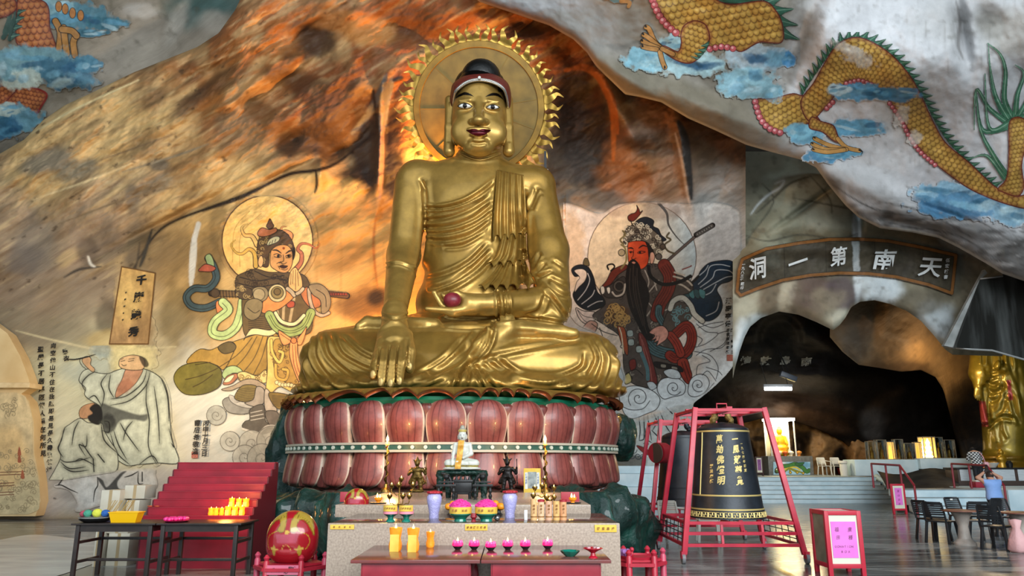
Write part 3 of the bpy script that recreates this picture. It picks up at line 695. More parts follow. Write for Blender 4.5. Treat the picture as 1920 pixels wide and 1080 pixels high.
for a in [(1460, 640, 50, 60, '#2c2a26', .9), (1460, 720, 110, 20, '#33302d', .6), (1580, 640, 60, 30, '#352f2a', .7, 25), (1480, 760, 120, 30, '#2c2018', .8, 10), (1530, 790, 60, 16, '#4a3524', .7, 15), (1660, 770, 30, 40, '#4a3a2a', .7, 30), (1640, 800, 26, 30, '#5f5f60', .7), (1720, 780, 70, 60, '#1b1a1a', .8), (1590, 850, 16, 20, '#6a4c2c', .6)]:
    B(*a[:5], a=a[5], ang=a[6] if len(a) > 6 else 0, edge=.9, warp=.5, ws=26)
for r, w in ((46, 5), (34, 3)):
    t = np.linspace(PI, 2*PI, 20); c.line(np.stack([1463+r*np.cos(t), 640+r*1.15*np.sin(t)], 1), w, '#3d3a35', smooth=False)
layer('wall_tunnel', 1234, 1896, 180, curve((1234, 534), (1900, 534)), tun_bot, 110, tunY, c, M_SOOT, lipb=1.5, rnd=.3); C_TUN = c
tanY = depth_fn([(1560, 600, 29.5), (1650, 600, 29), (1680, 680, 31), (1800, 700, 34), (1860, 650, 34.5), (1800, 850, 37), (1950, 800, 37), (1950, 650, 35)], 60, [(1640, 610, 30, 40, 10, -.6), (1700, 640, 40, 40, 20, -.6), (1790, 700, 40, 70, 0, -.5)], .15, (34, 34), 0, 1.)
tan_bot = curve((1556, 632), (1580, 660), (1610, 684), (1650, 690), (1690, 697), (1727, 694), (1754, 707), (1769, 731), (1778, 765), (1786, 800), (1800, 850), (1812, 900), (2000, 910))
c = Canvas(1550, 540, 2004, 920, .5, '#8a6f4f'); X, Y = c.X, c.Y; B = c.blob
for a in [(1620, 620, 40, 60, '#7d6f5c', .9), (1680, 650, 40, 60, '#94744e', .9), (1600, 650, 26, 40, '#5f564a', .8), (1760, 690, 60, 60, '#c79a62', .95), (1690, 690, 60, 16, '#5d4630', .8), (1820, 720, 60, 70, '#d0a468', .8), (1650, 600, 12, 40, '#a8763c', .6, 10), (1830, 805, 66, 84, '#1f1b18', .97)]:
    B(*a[:5], a=a[5], ang=a[6] if len(a) > 6 else 0, edge=.9, warp=.5, ws=26)
m = sstep(.1, .6, fbm(X/12, Y/18, 2.9, 5))*.5; c.rgb = c.rgb*(1-m[..., None])+np.array(lin('#57432e'))*m[..., None]
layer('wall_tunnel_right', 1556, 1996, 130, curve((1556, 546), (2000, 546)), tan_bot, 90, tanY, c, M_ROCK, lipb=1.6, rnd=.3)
nicheY = depth_fn([(1300, 800, 39), (1400, 800, 38), (1460, 820, 39), (1560, 830, 38), (1600, 860, 37.5), (1640, 890, 37.5), (1700, 900, 38.5)], 40, [(1425, 830, 14, 40, 10, -.6), (1530, 840, 22, 36, 0, -.8), (1500, 835, 12, 22, 0, 1.2), (1575, 868, 12, 26, 10, 1.6), (1410, 850, 6, 30, -20, .5)], .5, (18, 22), 0, 4.)
c = Canvas(1196, 750, 1760, 930, 1., '#9a7446'); X, Y = c.X, c.Y; B = c.blob
for a in [(1425, 790, 40, 14, '#b07c40', .9), (1500, 830, 16, 24, '#2b231c', .9), (1518, 820, 8, 16, '#241e19', .9), (1575, 862, 14, 34, '#1d1a18', .97), (1600, 850, 16, 60, '#b08452', .8, -20), (1410, 842, 5, 30, '#2a2018', .9, -20), (1422, 822, 14, 5, '#2a2018', .9), (1535, 845, 20, 30, '#a98152', .7), (1545, 800, 60, 10, '#3d2c1c', .8, 14), (1690, 880, 60, 40, '#1f1d1c', .95)]:
    B(*a[:5], a=a[5], ang=a[6] if len(a) > 6 else 0, edge=.6, warp=.5, ws=12)
m = sstep(.1, .6, fbm(X/6, Y/6, 2.9, 5))*.6; c.rgb = c.rgb*(1-m[..., None])+np.array(lin('#4a3420'))*m[..., None]
layer('wall_niche', 1200, 1650, 150, curve((1200, 754), (1760, 754)), curve((1200, 926), (1760, 926)), 70, nicheY, c, M_ROCK)
# ================================================================== GREAT SEATED STATUE
def gold_mat(name, bump=.06):
    m = mat_vc(name, .35, bump, 6, .25, 3., metal=.6, dist=.02, coat=.15)
    return m
M_GOLD = gold_mat('gold_paint')
M_GOLD2 = mat('gold_paint_halo', '#7f662c', .5, .4, c2='#685322', nscale=2.5, bump=.05, bscale=8)
GR, GS_ = '#a5803a', '#b48f48'      # robe / skin gold
bud = thing('seated_buddha_statue', 'giant golden seated statue with one hand reaching down, on pink lotus throne', 'statue', (-1.25, 16.6, 2.66))
def V3(px, py, Y): return np.array(P(px, py, Y))
def body():
    s = SDF((-5.2, 13.2, 2.5), (2.9, 18.5, 9.7), .03)
    def b(*q): return [V3(*p) for p in q]
    def c(p, q, rp, rq, k=.1, **kw): s.cap(V3(*p), V3(*q), rp*S(*p), rq*S(*q), k, **kw)
    # trunk
    s.ell(V3(888, 350, 17.1), (1.55, .72, .75), .25); s.ell(V3(888, 395, 17.0), (1.28, .88, 1.0), .3)
    s.ell(V3(886, 480, 16.95), (1.17, .86, 1.3), .3); s.ell(V3(884, 570, 16.9), (1.3, 1.0, .95), .3)
    s.ell(V3(782, 334, 17.1), .46, .3); s.ell(V3(1004, 345, 17.1), .46, .3)
    c((899, 318, 17.1), (899, 262, 17.0), 44, 36, .22)
    # his right arm hanging over the knee
    c((772, 345, 17.05), (757, 480, 16.5), 32, 30, .12); c((757, 480, 16.5), (740, 588, 15.0), 31, 22, .12, )
    c((740, 588, 15.0), (739, 645, 14.35), 23, 31, .1, flat=(0, 1, .3), ff=.55); c((739, 632, 14.35), (738, 648, 14.1), 32, 28, .1, flat=(0, 1, .2), ff=.45)
    for k, (x0, x1, x2, y2, r) in enumerate([(713, 704, 699, 706, 8.2), (727, 720, 714, 720, 8.8), (742, 737, 732, 722, 9.0), (757, 753, 749, 718, 8.6)]):
        c((x0, 640, 14.1), (x1, 682, 13.55), r*1.0, r, .015); c((x1, 682, 13.55), (x2, y2, 13.36), r, r*.8, .015)
    c((762, 630, 14.3), (771, 660, 13.85), 13, 10, .05); c((771, 660, 13.85), (768, 690, 13.7), 10, 8, .03)
    # his left arm, sleeve, forearm and hand in the lap
    c((1008, 355, 17.1), (1030, 470, 16.7), 33, 35, .15); c((1030, 470, 16.7), (1036, 560, 16.2), 36, 33, .15)
    c((1036, 566, 16.15), (935, 570, 15.35), 32, 22, .12); c((1040, 580, 16.2), (1030, 600, 16.0), 30, 26, .15)
    c((938, 570, 15.35), (880, 570, 15.15), 20, 20, .08, flat=(0, 0, 1), ff=1.0)
    c((885, 560, 15.1), (846, 549, 15.05), 9, 6, .05)                                  # thumb
    c((890, 578, 15.1), (850, 583, 15.0), 11, 9, .05); c((850, 583, 15.0), (800, 579, 14.95), 8, 5, .03)
    c((860, 580, 15.15), (828, 572, 15.1), 8, 6.5, .03); c((828, 572, 15.1), (813, 549, 15.05), 6.5, 4.5, .03)
    c((862, 575, 15.25), (838, 566, 15.25), 7, 6, .03); c((838, 566, 15.25), (829, 550, 15.2), 6, 4, .03)
    # crossed legs under the robe
    c((835, 640, 16.6), (628, 676, 15.75), 62, 58, .25); c((890, 645, 16.6), (1098, 684, 15.75), 62, 59, .25)
    c((628, 686, 15.6), (850, 690, 14.95), 58, 44, .25); c((1098, 690, 15.6), (915, 676, 14.95), 58, 42, .25)
    s.ell(V3(862, 660, 16.1), (2.4, 1.25, .62), .3)
    s.ell((V3(862, 735, 15.95)), (3.58, 2.1, .34), .3)
    # feet
    c((905, 655, 14.75), (950, 618, 14.9), 26, 22, .1); c((950, 616, 14.95), (1076, 625, 15.15), 19, 11, .08, flat=(0, 0, 1), ff=.9)
    s.ell(V3(955, 610, 15.0), .2, .1)
    c((800, 609, 15.3), (690, 606, 15.6), 15, 13, .05); c((690, 604, 15.6), (674, 612, 15.5), 13, 9, .04); s.ell(V3(815, 609, 15.3), .15, .06)
    c((840, 604, 15.9), (930, 606, 15.7), 16, 16, .1)
    s.cut_below(2.62)
    V, F = s.mesh(); V = relax(V, F, 2, .5)
    return V, F
FOLD = [([(570, 245), (650, 248), (740, 225), (810, 185), (880, 130)], 1.5, 6), ([(575, 300), (660, 290), (760, 255), (850, 200)], 1, 7), ([(580, 332), (680, 325), (780, 290), (860, 230)], 1, 7), ([(585, 358), (700, 350), (800, 310), (865, 260)], .8, 6), ([(590, 384), (680, 385), (780, 355), (850, 300)], 1.1, 7),
        ([(660, 412), (740, 405), (820, 360)], .8, 6), ([(590, 545), (680, 520), (770, 470), (840, 400)], 1.1, 7), ([(600, 590), (690, 560), (780, 500), (850, 430)], 1.1, 7), ([(640, 606), (720, 580), (810, 520), (850, 470)], .8, 7), ([(600, 270), (700, 262), (800, 218)], .6, 5),
        ([(885, 110), (870, 260), (865, 380)], 1, 5), ([(1000, 180), (1000, 300), (1005, 480), (1030, 560)], 1.6, 8), ([(570, 130), (580, 250), (570, 400), (545, 520)], 1.4, 9), ([(560, 130), (575, 170)], .8, 6), ([(700, 30), (800, 40), (890, 30)], .7, 6),
        ([(1010, 270), (1040, 200), (1050, 165)], 1.1, 7), ([(1030, 260), (1062, 185)], .8, 6), ([(1040, 485), (1064, 440)], .9, 6), ([(1050, 545), (1115, 515)], 1, 6), ([(1045, 525), (1085, 480)], .9, 6), ([(1090, 570), (1150, 610), (1188, 622)], 1, 7), ([(1075, 590), (1130, 650), (1170, 705)], 1.1, 7), ([(1110, 545), (1175, 575)], .9, 7), ([(1120, 470), (1165, 500)], .7, 6),
        ([(880, 600), (890, 650), (888, 725)], 1.5, 5), ([(908, 600), (918, 650), (914, 712)], .8, 4), ([(925, 600), (934, 650), (930, 705)], .8, 4), ([(1085, 610), (1060, 680), (990, 702)], .9, 8),
        ([(95, 800), (80, 880), (120, 960), (200, 1010)], 1.2, 8), ([(120, 785), (112, 870), (172, 960), (262, 1000)], 1.2, 8), ([(150, 780), (172, 870), (262, 950), (335, 975)], 1.2, 8), ([(190, 780), (222, 860), (300, 910), (352, 930)], 1, 7), ([(70, 850), (58, 930), (82, 1005)], 1, 7), ([(235, 790), (300, 850), (356, 880)], .8, 7), ([(48, 890), (42, 960), (62, 1020)], .8, 6),
        ([(520, 985), (640, 932), (740, 850), (800, 778)], 1.3, 8), ([(500, 1012), (620, 962), (722, 890), (772, 830)], 1.1, 8), ([(540, 955), (650, 892), (742, 796)], .9, 7), ([(560, 1012), (690, 965), (785, 880), (850, 776)], 1.2, 8), ([(868, 738), (846, 820), (796, 888), (742, 930), (700, 1005)], 1.6, 7), ([(600, 1020), (680, 985), (740, 940)], .9, 6),
        ([(770, 905), (900, 866), (1080, 828), (1225, 806)], .7, 9), ([(780, 912), (860, 952), (1000, 1012), (1120, 1034)], 1.2, 8), ([(800, 902), (900, 958), (1040, 1010), (1180, 1014)], 1.1, 8), ([(832, 892), (940, 966), (1100, 998), (1222, 962)], 1.1, 8), ([(876, 880), (980, 952), (1120, 966), (1236, 922), (1252, 862)], 1.2, 8), ([(1290, 800), (1330, 880), (1300, 980), (1220, 1030)], 1.3, 8), ([(1322, 808), (1370, 900), (1340, 1005)], 1.2, 8), ([(1352, 826), (1400, 910), (1384, 1015)], 1.1, 7), ([(1268, 806), (1300, 880), (1262, 962)], 1, 7), ([(1390, 870), (1416, 950), (1402, 1034)], .9, 6),
        ([(760, 920), (720, 980), (690, 1045)], 1.1, 7), ([(770, 930), (758, 1000), (750, 1045)], 1, 6), ([(780, 930), (822, 1000), (842, 1050)], 1.1, 6), ([(792, 922), (872, 1010), (905, 1050)], 1.1, 7), ([(700, 960), (655, 1035)], .9, 6), ([(655, 708), (760, 718), (885, 706)], 1.1, 6), ([(655, 748), (760, 756), (880, 748)], 1.2, 5),
        ([(389, 840), (382, 900), (373, 968)], 1.5, 4.5), ([(430, 832), (421, 910), (412, 990)], 1.5, 4.5), ([(465, 836), (458, 910), (453, 990)], 1.5, 4.5), ([(505, 800), (499, 905)], 1.2, 4.5), ([(410, 490), (470, 482), (540, 512)], .9, 4), ([(890, 720), (1000, 712), (1100, 722), (1190, 742)], 1, 6), ([(960, 768), (1050, 772)], .3, 8), ([(395, 700), (450, 716), (510, 700)], .7, 5)]
def carve(V, F, folds, A=.042, conv=lambda q: np.array(q, float)*.4444+np.array([540, 280]), wk=.4444):
    N = vnormals(V, F); px, py = proj(V); disp = np.zeros(len(V)); vis = N[:, 1] < .25
    for pts, a, w in folds:
        q = crom(conv(pts), False, 6); w = w*wk; R = w*4
        m = vis & (px > q[:, 0].min()-R) & (px < q[:, 0].max()+R) & (py > q[:, 1].min()-R) & (py < q[:, 1].max()+R)
        i = np.nonzero(m)[0]
        if not len(i): continue
        x, y = px[i], py[i]; d = np.full(len(i), 1e9); tt = np.zeros(len(i)); n = len(q)-1
        for k in range(n):
            ax, ay = q[k]; vx, vy = q[k+1]-q[k]; L = vx*vx+vy*vy+1e-9
            t = np.clip(((x-ax)*vx+(y-ay)*vy)/L, 0, 1); e = np.hypot(x-ax-t*vx, y-ay-t*vy)
            u = e < d; d[u] = e[u]; tt[u] = (k+t[u])/n
        fade = np.minimum(1, 6*np.minimum(tt, 1-tt)+.25)
        disp[i] += a*fade*(-np.exp(-(d/w)**2)+.75*np.exp(-((d-2.1*w)/(1.1*w))**2))
    return V+N*(A*disp)[:, None]
BV, BF = body()
# smooth front depth map of the body, to drape other cloth on
def front_map(V, lo, hi, st=4):
    px, py = proj(V); w = int((hi[0]-lo[0])/st)+1; h = int((hi[1]-lo[1])/st)+1
    i = np.round((px-lo[0])/st).astype(int); j = np.round((py-lo[1])/st).astype(int)
    ok = (i >= 0) & (i < w) & (j >= 0) & (j < h); M = np.full((h, w), 99.); np.minimum.at(M, (j[ok], i[ok]), V[ok, 1])
    for _ in range(60):
        if not (M > 90).any(): break
        Q = np.pad(M, 1, constant_values=99.); nb = np.stack([Q[1:-1, :-2], Q[1:-1, 2:], Q[:-2, 1:-1], Q[2:, 1:-1]])
        g = nb < 90; av = np.where(g, nb, 0).sum(0)/np.maximum(g.sum(0), 1); M = np.where((M > 90) & g.any(0), av, M)
    def f(x, y):
        u = np.clip((np.asarray(x, float)-lo[0])/st, 0, w-1.001); v = np.clip((np.asarray(y, float)-lo[1])/st, 0, h-1.001)
        a, b = u.astype(int), v.astype(int); fu, fv = u-a, v-b
        return (M[b, a]*(1-fu)+M[b, a+1]*fu)*(1-fv)+(M[b+1, a]*(1-fu)+M[b+1, a+1]*fu)*fv
    return f
bodyY = front_map(BV, (540, 270), (1190, 770))
BV = carve(BV, BF, FOLD)
bx, by = proj(BV)
skin = ((by < 390-.35*(bx-795)) & (bx < 935) & (by < 400)) | ((bx < 800) & (by < 740) & (BV[:, 1] < 16.9) & (np.abs(bx-745) < 45+0*bx) & ~((by > 600) & (BV[:, 1] > 14.3)))
skin |= (np.abs(by-570) < 40) & (bx < 932) & (bx > 790) & (BV[:, 1] < 15.6) & (by < 592)
skin |= (by > 592) & (by < 640) & (bx > 925) & (bx < 1095) & (BV[:, 1] < 15.35) | (by > 588) & (by < 622) & (bx < 850) & (BV[:, 1] < 15.75)
bc = np.where(skin[:, None], np.array(lin(GS_))[None], np.array(lin(GR))[None])*(1+.12*fbm(BV[:, 0]*1.3, BV[:, 1]*1.3, BV[:, 2]*1.3, 4))[:, None]
link_mesh('body', np_mesh('body', BV, BF, bc), M_GOLD, bud, world=True)
# fingernails of the long hand
for x, y, Y in [(699, 702, 13.3), (714, 716, 13.29), (732, 718, 13.29), (749, 714, 13.3), (768, 687, 13.63)]:
    nb = MB(); nb.ball(P(x, y, Y), .052, 10, (1, .25, 1.5)); nb.build('fingernail', mat('gold_nail', '#b4965a', .4, .55), bud, smooth=True, world=True)
nb = MB(); nb.ball(P(848, 563, 14.98), .175, 18, (1.1, .9, .95)); nb.build('held_jewel', mat('dark_red_jewel', '#6d1a26', .35, c2='#8c2a34', nscale=6), bud, smooth=True, world=True)
# shoulder sash: three tiers of pleated cloth
def panel(name, left, right, hem_z, zig, off, pleats, amp=.05, ny=26, nx=70, m=None, phase=0.):
    l = crom(left, False, 12); r = crom(right, False, 12)
    li = np.stack([np.interp(np.linspace(0, 1, ny), np.linspace(0, 1, len(l)), l[:, k]) for k in (0, 1)], 1)
    ri = np.stack([np.interp(np.linspace(0, 1, ny), np.linspace(0, 1, len(r)), r[:, k]) for k in (0, 1)], 1)
    u = np.linspace(0, 1, nx)[None, :, None]; Q = li[:, None]*(1-u)+ri[:, None]*u
    v = np.linspace(0, 1, ny)[:, None]; uu = u[..., 0]
    zz = .5+.5*np.cos(2*PI*(uu*pleats+phase)+.8*np.sin(2*PI*(uu*pleats+phase)))
    Q[..., 1] += v**2*zig*(zz-.5)
    D = bodyY(Q[..., 0], Q[..., 1])-off*(.4+.6*v)-amp*(.5+.5*v)*np.cos(2*PI*(uu*pleats+phase))
    x, y, z = ray(Q[..., 0], Q[..., 1]); T = D/y
    A = np.stack([x*T, D, EYE+z*T], -1); Bk = A+np.array([0, .09, 0])
    V = np.concatenate([A.reshape(-1, 3), Bk.reshape(-1, 3)]); n = ny*nx; id_ = np.arange(n).reshape(ny, nx)
    f = np.stack([id_[:-1, :-1], id_[1:, :-1], id_[1:, 1:], id_[:-1, 1:]], -1).reshape(-1, 4); fs = [f, f[:, ::-1]+n]
    for e in (id_[0], id_[-1], id_[:, 0], id_[:, -1]): fs.append(np.stack([e[:-1], e[1:], e[1:]+n, e[:-1]+n], 1))
    F = np.concatenate(fs); me = np_mesh(name, V, F, np.tile(lin(GR), (len(V), 1)))
    return link_mesh(name, me, m or M_GOLD, bud, world=True)
panel('shoulder_sash', [(932, 318), (926, 400), (925, 446)], [(982, 328), (986, 390), (990, 440)], 0, 9, .1, 4.6)
panel('sash_tier', [(942, 440), (930, 480), (912, 497)], [(986, 438), (988, 470), (990, 490)], 0, 9, .17, 4.3, phase=.2)
panel('sash_tier', [(940, 492), (918, 520), (897, 539)], [(984, 486), (996, 516), (1006, 536)], 0, 10, .22, 5.4, phase=.35)
# ruffled hem of the robe over the lotus
def hem():
    n = 1100; rows = []
    for j, (k, z0) in enumerate([(0, .16), (.35, .14), (.7, .1), (1., .06)]):
        t = np.linspace(-.12*PI-PI/2-.5*PI, .12*PI+PI/2-.5*PI, n)
        ph = t*24+1.6*np.sin(t*5)+.8*np.sin(t*11+1); w = 2*np.abs(np.sin(ph))**.7-1
        a = 3.46+.16*k+.06*k*np.cos(2*ph+.8); b_ = a-.12
        rows.append(np.stack([-1.26+a*np.cos(t), 16.45+b_*np.sin(t), 2.72+z0+k*(.07*w+.02*np.sin(t*9))], 1))
    A = np.stack(rows); Bk = A.copy(); Bk[..., 2] -= .05; Bk[..., :2] = (Bk[..., :2]-[-1.26, 16.45])*.975+[-1.26, 16.45]
    V = np.concatenate([A.reshape(-1, 3), Bk.reshape(-1, 3)]); m = 4*n; id_ = np.arange(m).reshape(4, n)
    f = np.stack([id_[:-1, :-1], id_[1:, :-1], id_[1:, 1:], id_[:-1, 1:]], -1).reshape(-1, 4)
    e = id_[-1]; F = np.concatenate([f, f[:, ::-1]+m, np.stack([e[:-1], e[1:], e[1:]+m, e[:-1]+m], 1)])
    col = np.tile(lin(GR), (len(V), 1)); col[m:] = lin('#7a3a22'); col[3*n:4*n] = lin('#8d5a30')
    link_mesh('robe_hem', np_mesh('robe_hem', V, F, col), M_GOLD, bud, world=True)
hem()
# ---------------------------------------------------------------- head
def head():
    s = SDF((-2.1, 15.4, 8.2), (.55, 18.0, 11.4), .0135)
    def c(p, q, rp, rq, k=.06, **kw): s.cap(V3(*p), V3(*q), rp*S(*p), rq*S(*q), k, **kw)
    def e(px, py, Y, r, k=.08, op='+'): s.ell(V3(px, py, Y), r, k, op)
    e(899, 195, 16.85, (.66, .8, .98), .1); e(898, 228, 16.66, (.665, .66, .78), .15); e(898, 258, 16.58, (.61, .56, .46), .15)
    e(897, 279, 16.28, (.34, .24, .17), .15); e(867, 247, 16.26, (.27, .2, .3), .2); e(929, 248, 16.26, (.27, .2, .3), .2)
    e(872, 199, 16.06, (.24, .12, .13), .1, '-'); e(924, 201, 16.06, (.24, .12, .13), .1, '-')
    e(872, 199, 16.17, (.19, .1, .1), .05); e(924, 201, 16.17, (.19, .1, .1), .05)
    c((862, 189, 16.15), (880, 188, 16.08), 2.5, 2.5, .05); c((916, 189, 16.08), (934, 191, 16.15), 2.5, 2.5, .05)
    c((898, 190, 16.1), (897.5, 222, 15.92), 5, 9, .08); e(897.5, 226, 15.88, (.15, .13, .11), .06); e(886, 228, 15.98, (.1, .1, .08), .05); e(909, 228, 15.98, (.1, .1, .08), .05)
    e(897, 243.5, 16.02, (.27, .1, .062), .04); e(897, 251.5, 16.0, (.21, .11, .075), .04); e(897, 265, 16.08, (.2, .1, .05), .08)
    for sx, x in ((-1, 843), (1, 953)):
        c((x, 188, 16.9), (x+sx*1, 240, 16.75), 9, 8.5, .05); c((x+sx*1, 240, 16.75), (x+sx*1, 284, 16.7), 8.5, 11, .05); s.cap(V3(x+sx*2, 200, 16.62), V3(x+sx*2, 262, 16.55), .05, .05, .05, '-')
        c((x-sx*3, 195, 16.75), (x-sx*3, 225, 16.75), 3, 2, .04)
        pass
    c((899, 300, 16.95), (899, 262, 16.9), 41, 37, .06)
    V, F = s.mesh(); V = relax(V, F, 2, .5)
    V = carve(V, F, [([(862, 283), (899, 297), (940, 284)], 1, 2.), ([(860, 290), (899, 303), (940, 291)], .8, 1.8), ([(884, 266), (897, 269), (911, 266)], .6, 2.5)], .03, lambda q: np.array(q, float), 1.)
    cv = Canvas(830, 100, 970, 310, 6, GS_); f = cv.fill
    for pts in ([(854, 185), (859, 178.4), (866, 174.2), (875.5, 173), (888, 180.5), (880, 179), (870, 178.6), (862, 181.2)], [(910, 181.5), (917, 176.6), (925, 174), (936, 176.4), (945, 188.5), (938, 183.2), (930, 179.8), (920, 179.8)]): f(pts, '#120d0a', tex=0)
    for pts, ix, iy in (([(858.5, 199), (864, 195), (871.6, 193.4), (879, 195.5), (885, 199.5), (879, 202.6), (872, 203.4), (864, 202)], 871.6, 198.3), ([(912, 201), (918, 197.6), (925, 196.2), (931, 198), (936, 201.2), (931, 204), (924.5, 205), (917.5, 204)], 924, 200.6)):
        f(pts, '#e9e6dd', line='#2a1a10', lw=1.1, tex=0); cv.circ(ix, iy, 4.4, '#14100f', tex=0); cv.line(pts[:5], 1.8, '#1a100a')
    f([(873, 244), (880, 242.2), (887, 240.6), (892, 241), (897.6, 242.8), (903, 241), (909, 240.6), (915, 242.2), (922, 244), (916, 249), (908, 254), (897.6, 256), (888, 254), (879, 249)], '#5d0f1c', line='#e0bd62', lw=1.0, tex=.05)
    cv.line([(875, 244.6), (886, 246.4), (897.6, 247.4), (909, 246.4), (920, 244.6)], 1.3, '#2a060c')
    px, py = proj(V); N = vnormals(V, F); fr = (V[:, 1] < 16.75) & (N[:, 1] < .3)
    col = np.where(fr[:, None], cv.at(px, py), np.array(lin(GS_))[None])
    hair = (py < 150) | (py < 172) & (V[:, 1] > 16.3) | ((py < 205) & (V[:, 1] > 16.75) & (np.abs(px-899) < 53)) | ((V[:, 1] > 17.2) & (V[:, 2] > 9.4))
    col[hair] = lin('#0d0b0b')
    link_mesh('head', np_mesh('head', V, F, col), M_GOLD, bud, world=True)
head()
M_HAIR = mat('black_hair_paint', '#090909', .4, bump=.4, bscale=14)
nb = MB(); nb.ball(P(902, 148, 16.7), .5, 24, (1, 1.05, .96)); nb.ball(P(900, 165, 17.05), .66, 24, (1, 1, .8)); nb.build('hair', M_HAIR, bud, smooth=True, world=True)
def headband():
    out = crom([(842, 200), (845, 172), (851, 155), (875.5, 139.5), (900, 135.5), (927, 139.5), (950, 153), (958, 174), (958.5, 203)], False, 10)
    inn = crom([(850, 200), (852, 183), (857, 171), (875.5, 157), (899, 152), (924, 156.5), (943, 168), (950, 184), (953, 203)], False, 10)
    n = len(out); rows = []
    for k in range(9):
        t = k/8; r = []
        for i in range(n):
            u = (i/(n-1)-.5)*2; p = inn[i]*(1-t)+out[i]*t
            Y = 16.02+.75*abs(u)**2.2+.22*t-.13*math.sin(PI*t)
            r.append(P(p[0], p[1], Y))
        rows.append(r)
    rows.append([p+Vector((0, .5, -.05)) for p in rows[-1]])
    b = MB(); b.grid(rows); b.build('headband', mat('red_band_paint', '#6e2a20', .45, c2='#5a1d18', nscale=20, bump=.2, bscale=60), bud, smooth=True, world=True)
    b = MB(); pts = [p+Vector((0, -.035, 0)) for p in rows[0]]; b.tube(pts, .03, 6)
    for p in pts[4:-4:1]: b.ball(p+Vector((0, -.02, .02)), .03, 6)
    b.build('headband_trim', mat('silver_beads', '#c9c7c0', .25, .8), bud, smooth=True, world=True)
    b = MB(); p = P(899, 147, 15.86); b.cyl(p, p+Vector((0, -.05, 0)), .035, n=10); b.build('headband_stud', mat('white_bead', '#d8d8d4', .3), bud, world=True)
headband()
# ---------------------------------------------------------------- halo behind the head
halo = thing('halo_disc', 'large round golden halo with flame tongues, standing behind the statue head', 'halo', tuple(P(898, 204, 18.25)))
TL = math.radians(22)
halo.rotation_euler = (TL, 0, 0)
HS = S(898, 204, 18.25)
b = MB(); R = 123*HS
b.prism([(R*math.cos(t), R*math.sin(t)) for t in np.linspace(0, 2*PI, 96, endpoint=False)], 0, .08)
b.build('disc', M_GOLD2, halo)
b = MB(); prof = [(R*.9, -.02), (R*.905, -.06), (R*.99, -.06), (R, -.02), (R, .08)]
rings = [[(r*math.cos(t), y, r*math.sin(t)) for t in np.linspace(0, 2*PI, 97)] for r, y in prof]; b.grid(rings)
b.build('rim', mat('gold_paint_rim', '#8a6a26', .45, .55, c2='#6e541f', nscale=3), halo)
b = MB()
for a in (137, 180, 222, 9, -20, 60):
    a = math.radians(a); b.bar((R*.18*math.cos(a), -.004, R*.18*math.sin(a)), (R*.89*math.cos(a), -.004, R*.89*math.sin(a)), .02, .012)
b.build('seam', mat('gold_seam', '#7c6226', .5, .5), halo)
def flame(n=9):
    ctr = [(0, 0), (.05, .12), (.0, .26), (-.05, .38), (.05, .52)]; cc = crom(ctr, False, 5); w = np.interp(np.linspace(0, 1, len(cc)), [0, .25, .6, 1], [.1, .09, .055, .004])
    l, r = [], []
    for i, p in enumerate(cc):
        t = cc[min(i+1, len(cc)-1)]-cc[max(i-1, 0)]; t /= np.linalg.norm(t); nrm = np.array([-t[1], t[0]])
        l.append(p+nrm*w[i]); r.append(p-nrm*w[i])
    bb = MB()
    A = [[bb.bm.verts.new((q[0], y+.02*math.sin(i*.5), q[1])) for i, q in enumerate(sd)] for y in (0, .03) for sd in (l, r)]
    for (p, q) in ((A[0], A[1]), (A[2], A[3]), (A[0], A[2]), (A[1], A[3])):
        for i in range(len(p)-1): bb.bm.faces.new((p[i], p[i+1], q[i+1], q[i]))
    return bb
f0 = flame().build('flame_tongue', mat('gold_flame', '#b08c3c', .35, .65, c2='#8b6c2a', nscale=5), halo)
NF = 52
for i in range(NF):
    a = 2*PI*(i+.3*random.random())/NF+PI/2
    if PI*1.36 < a % (2*PI) < PI*1.64: continue
    o = f0 if i == 0 else f0.copy()
    if i: COL.objects.link(o); o.parent = halo
    o.location = ((R-.03)*math.cos(a), .02+.03*(i % 2), (R-.03)*math.sin(a)); k = .85+.35*random.random()
    o.rotation_euler = (0, PI/2-a, 0); o.scale = ((1 if i % 3 else -1)*k, 1, k*.95)
b = MB(); b.box((0, .3, -R*.7), (.25, .3, 1.4)); b.build('bracket', M_GOLD2, halo)
lp = thing('floodlight_box', 'small white lamp box behind the statue left shoulder, under the halo edge', 'lamp', tuple(P(1023, 325, 17.9))); b = MB(); b.box((0, 0, 0), (.14, .12, .2), bev=.02); b.build('housing', mat('white_housing', '#c9cbc8', .5), lp); b = MB(); b.box((0, .1, .35), (.06, .05, .6)); b.build('bracket', mat('dark_bracket', '#222222', .5), lp)
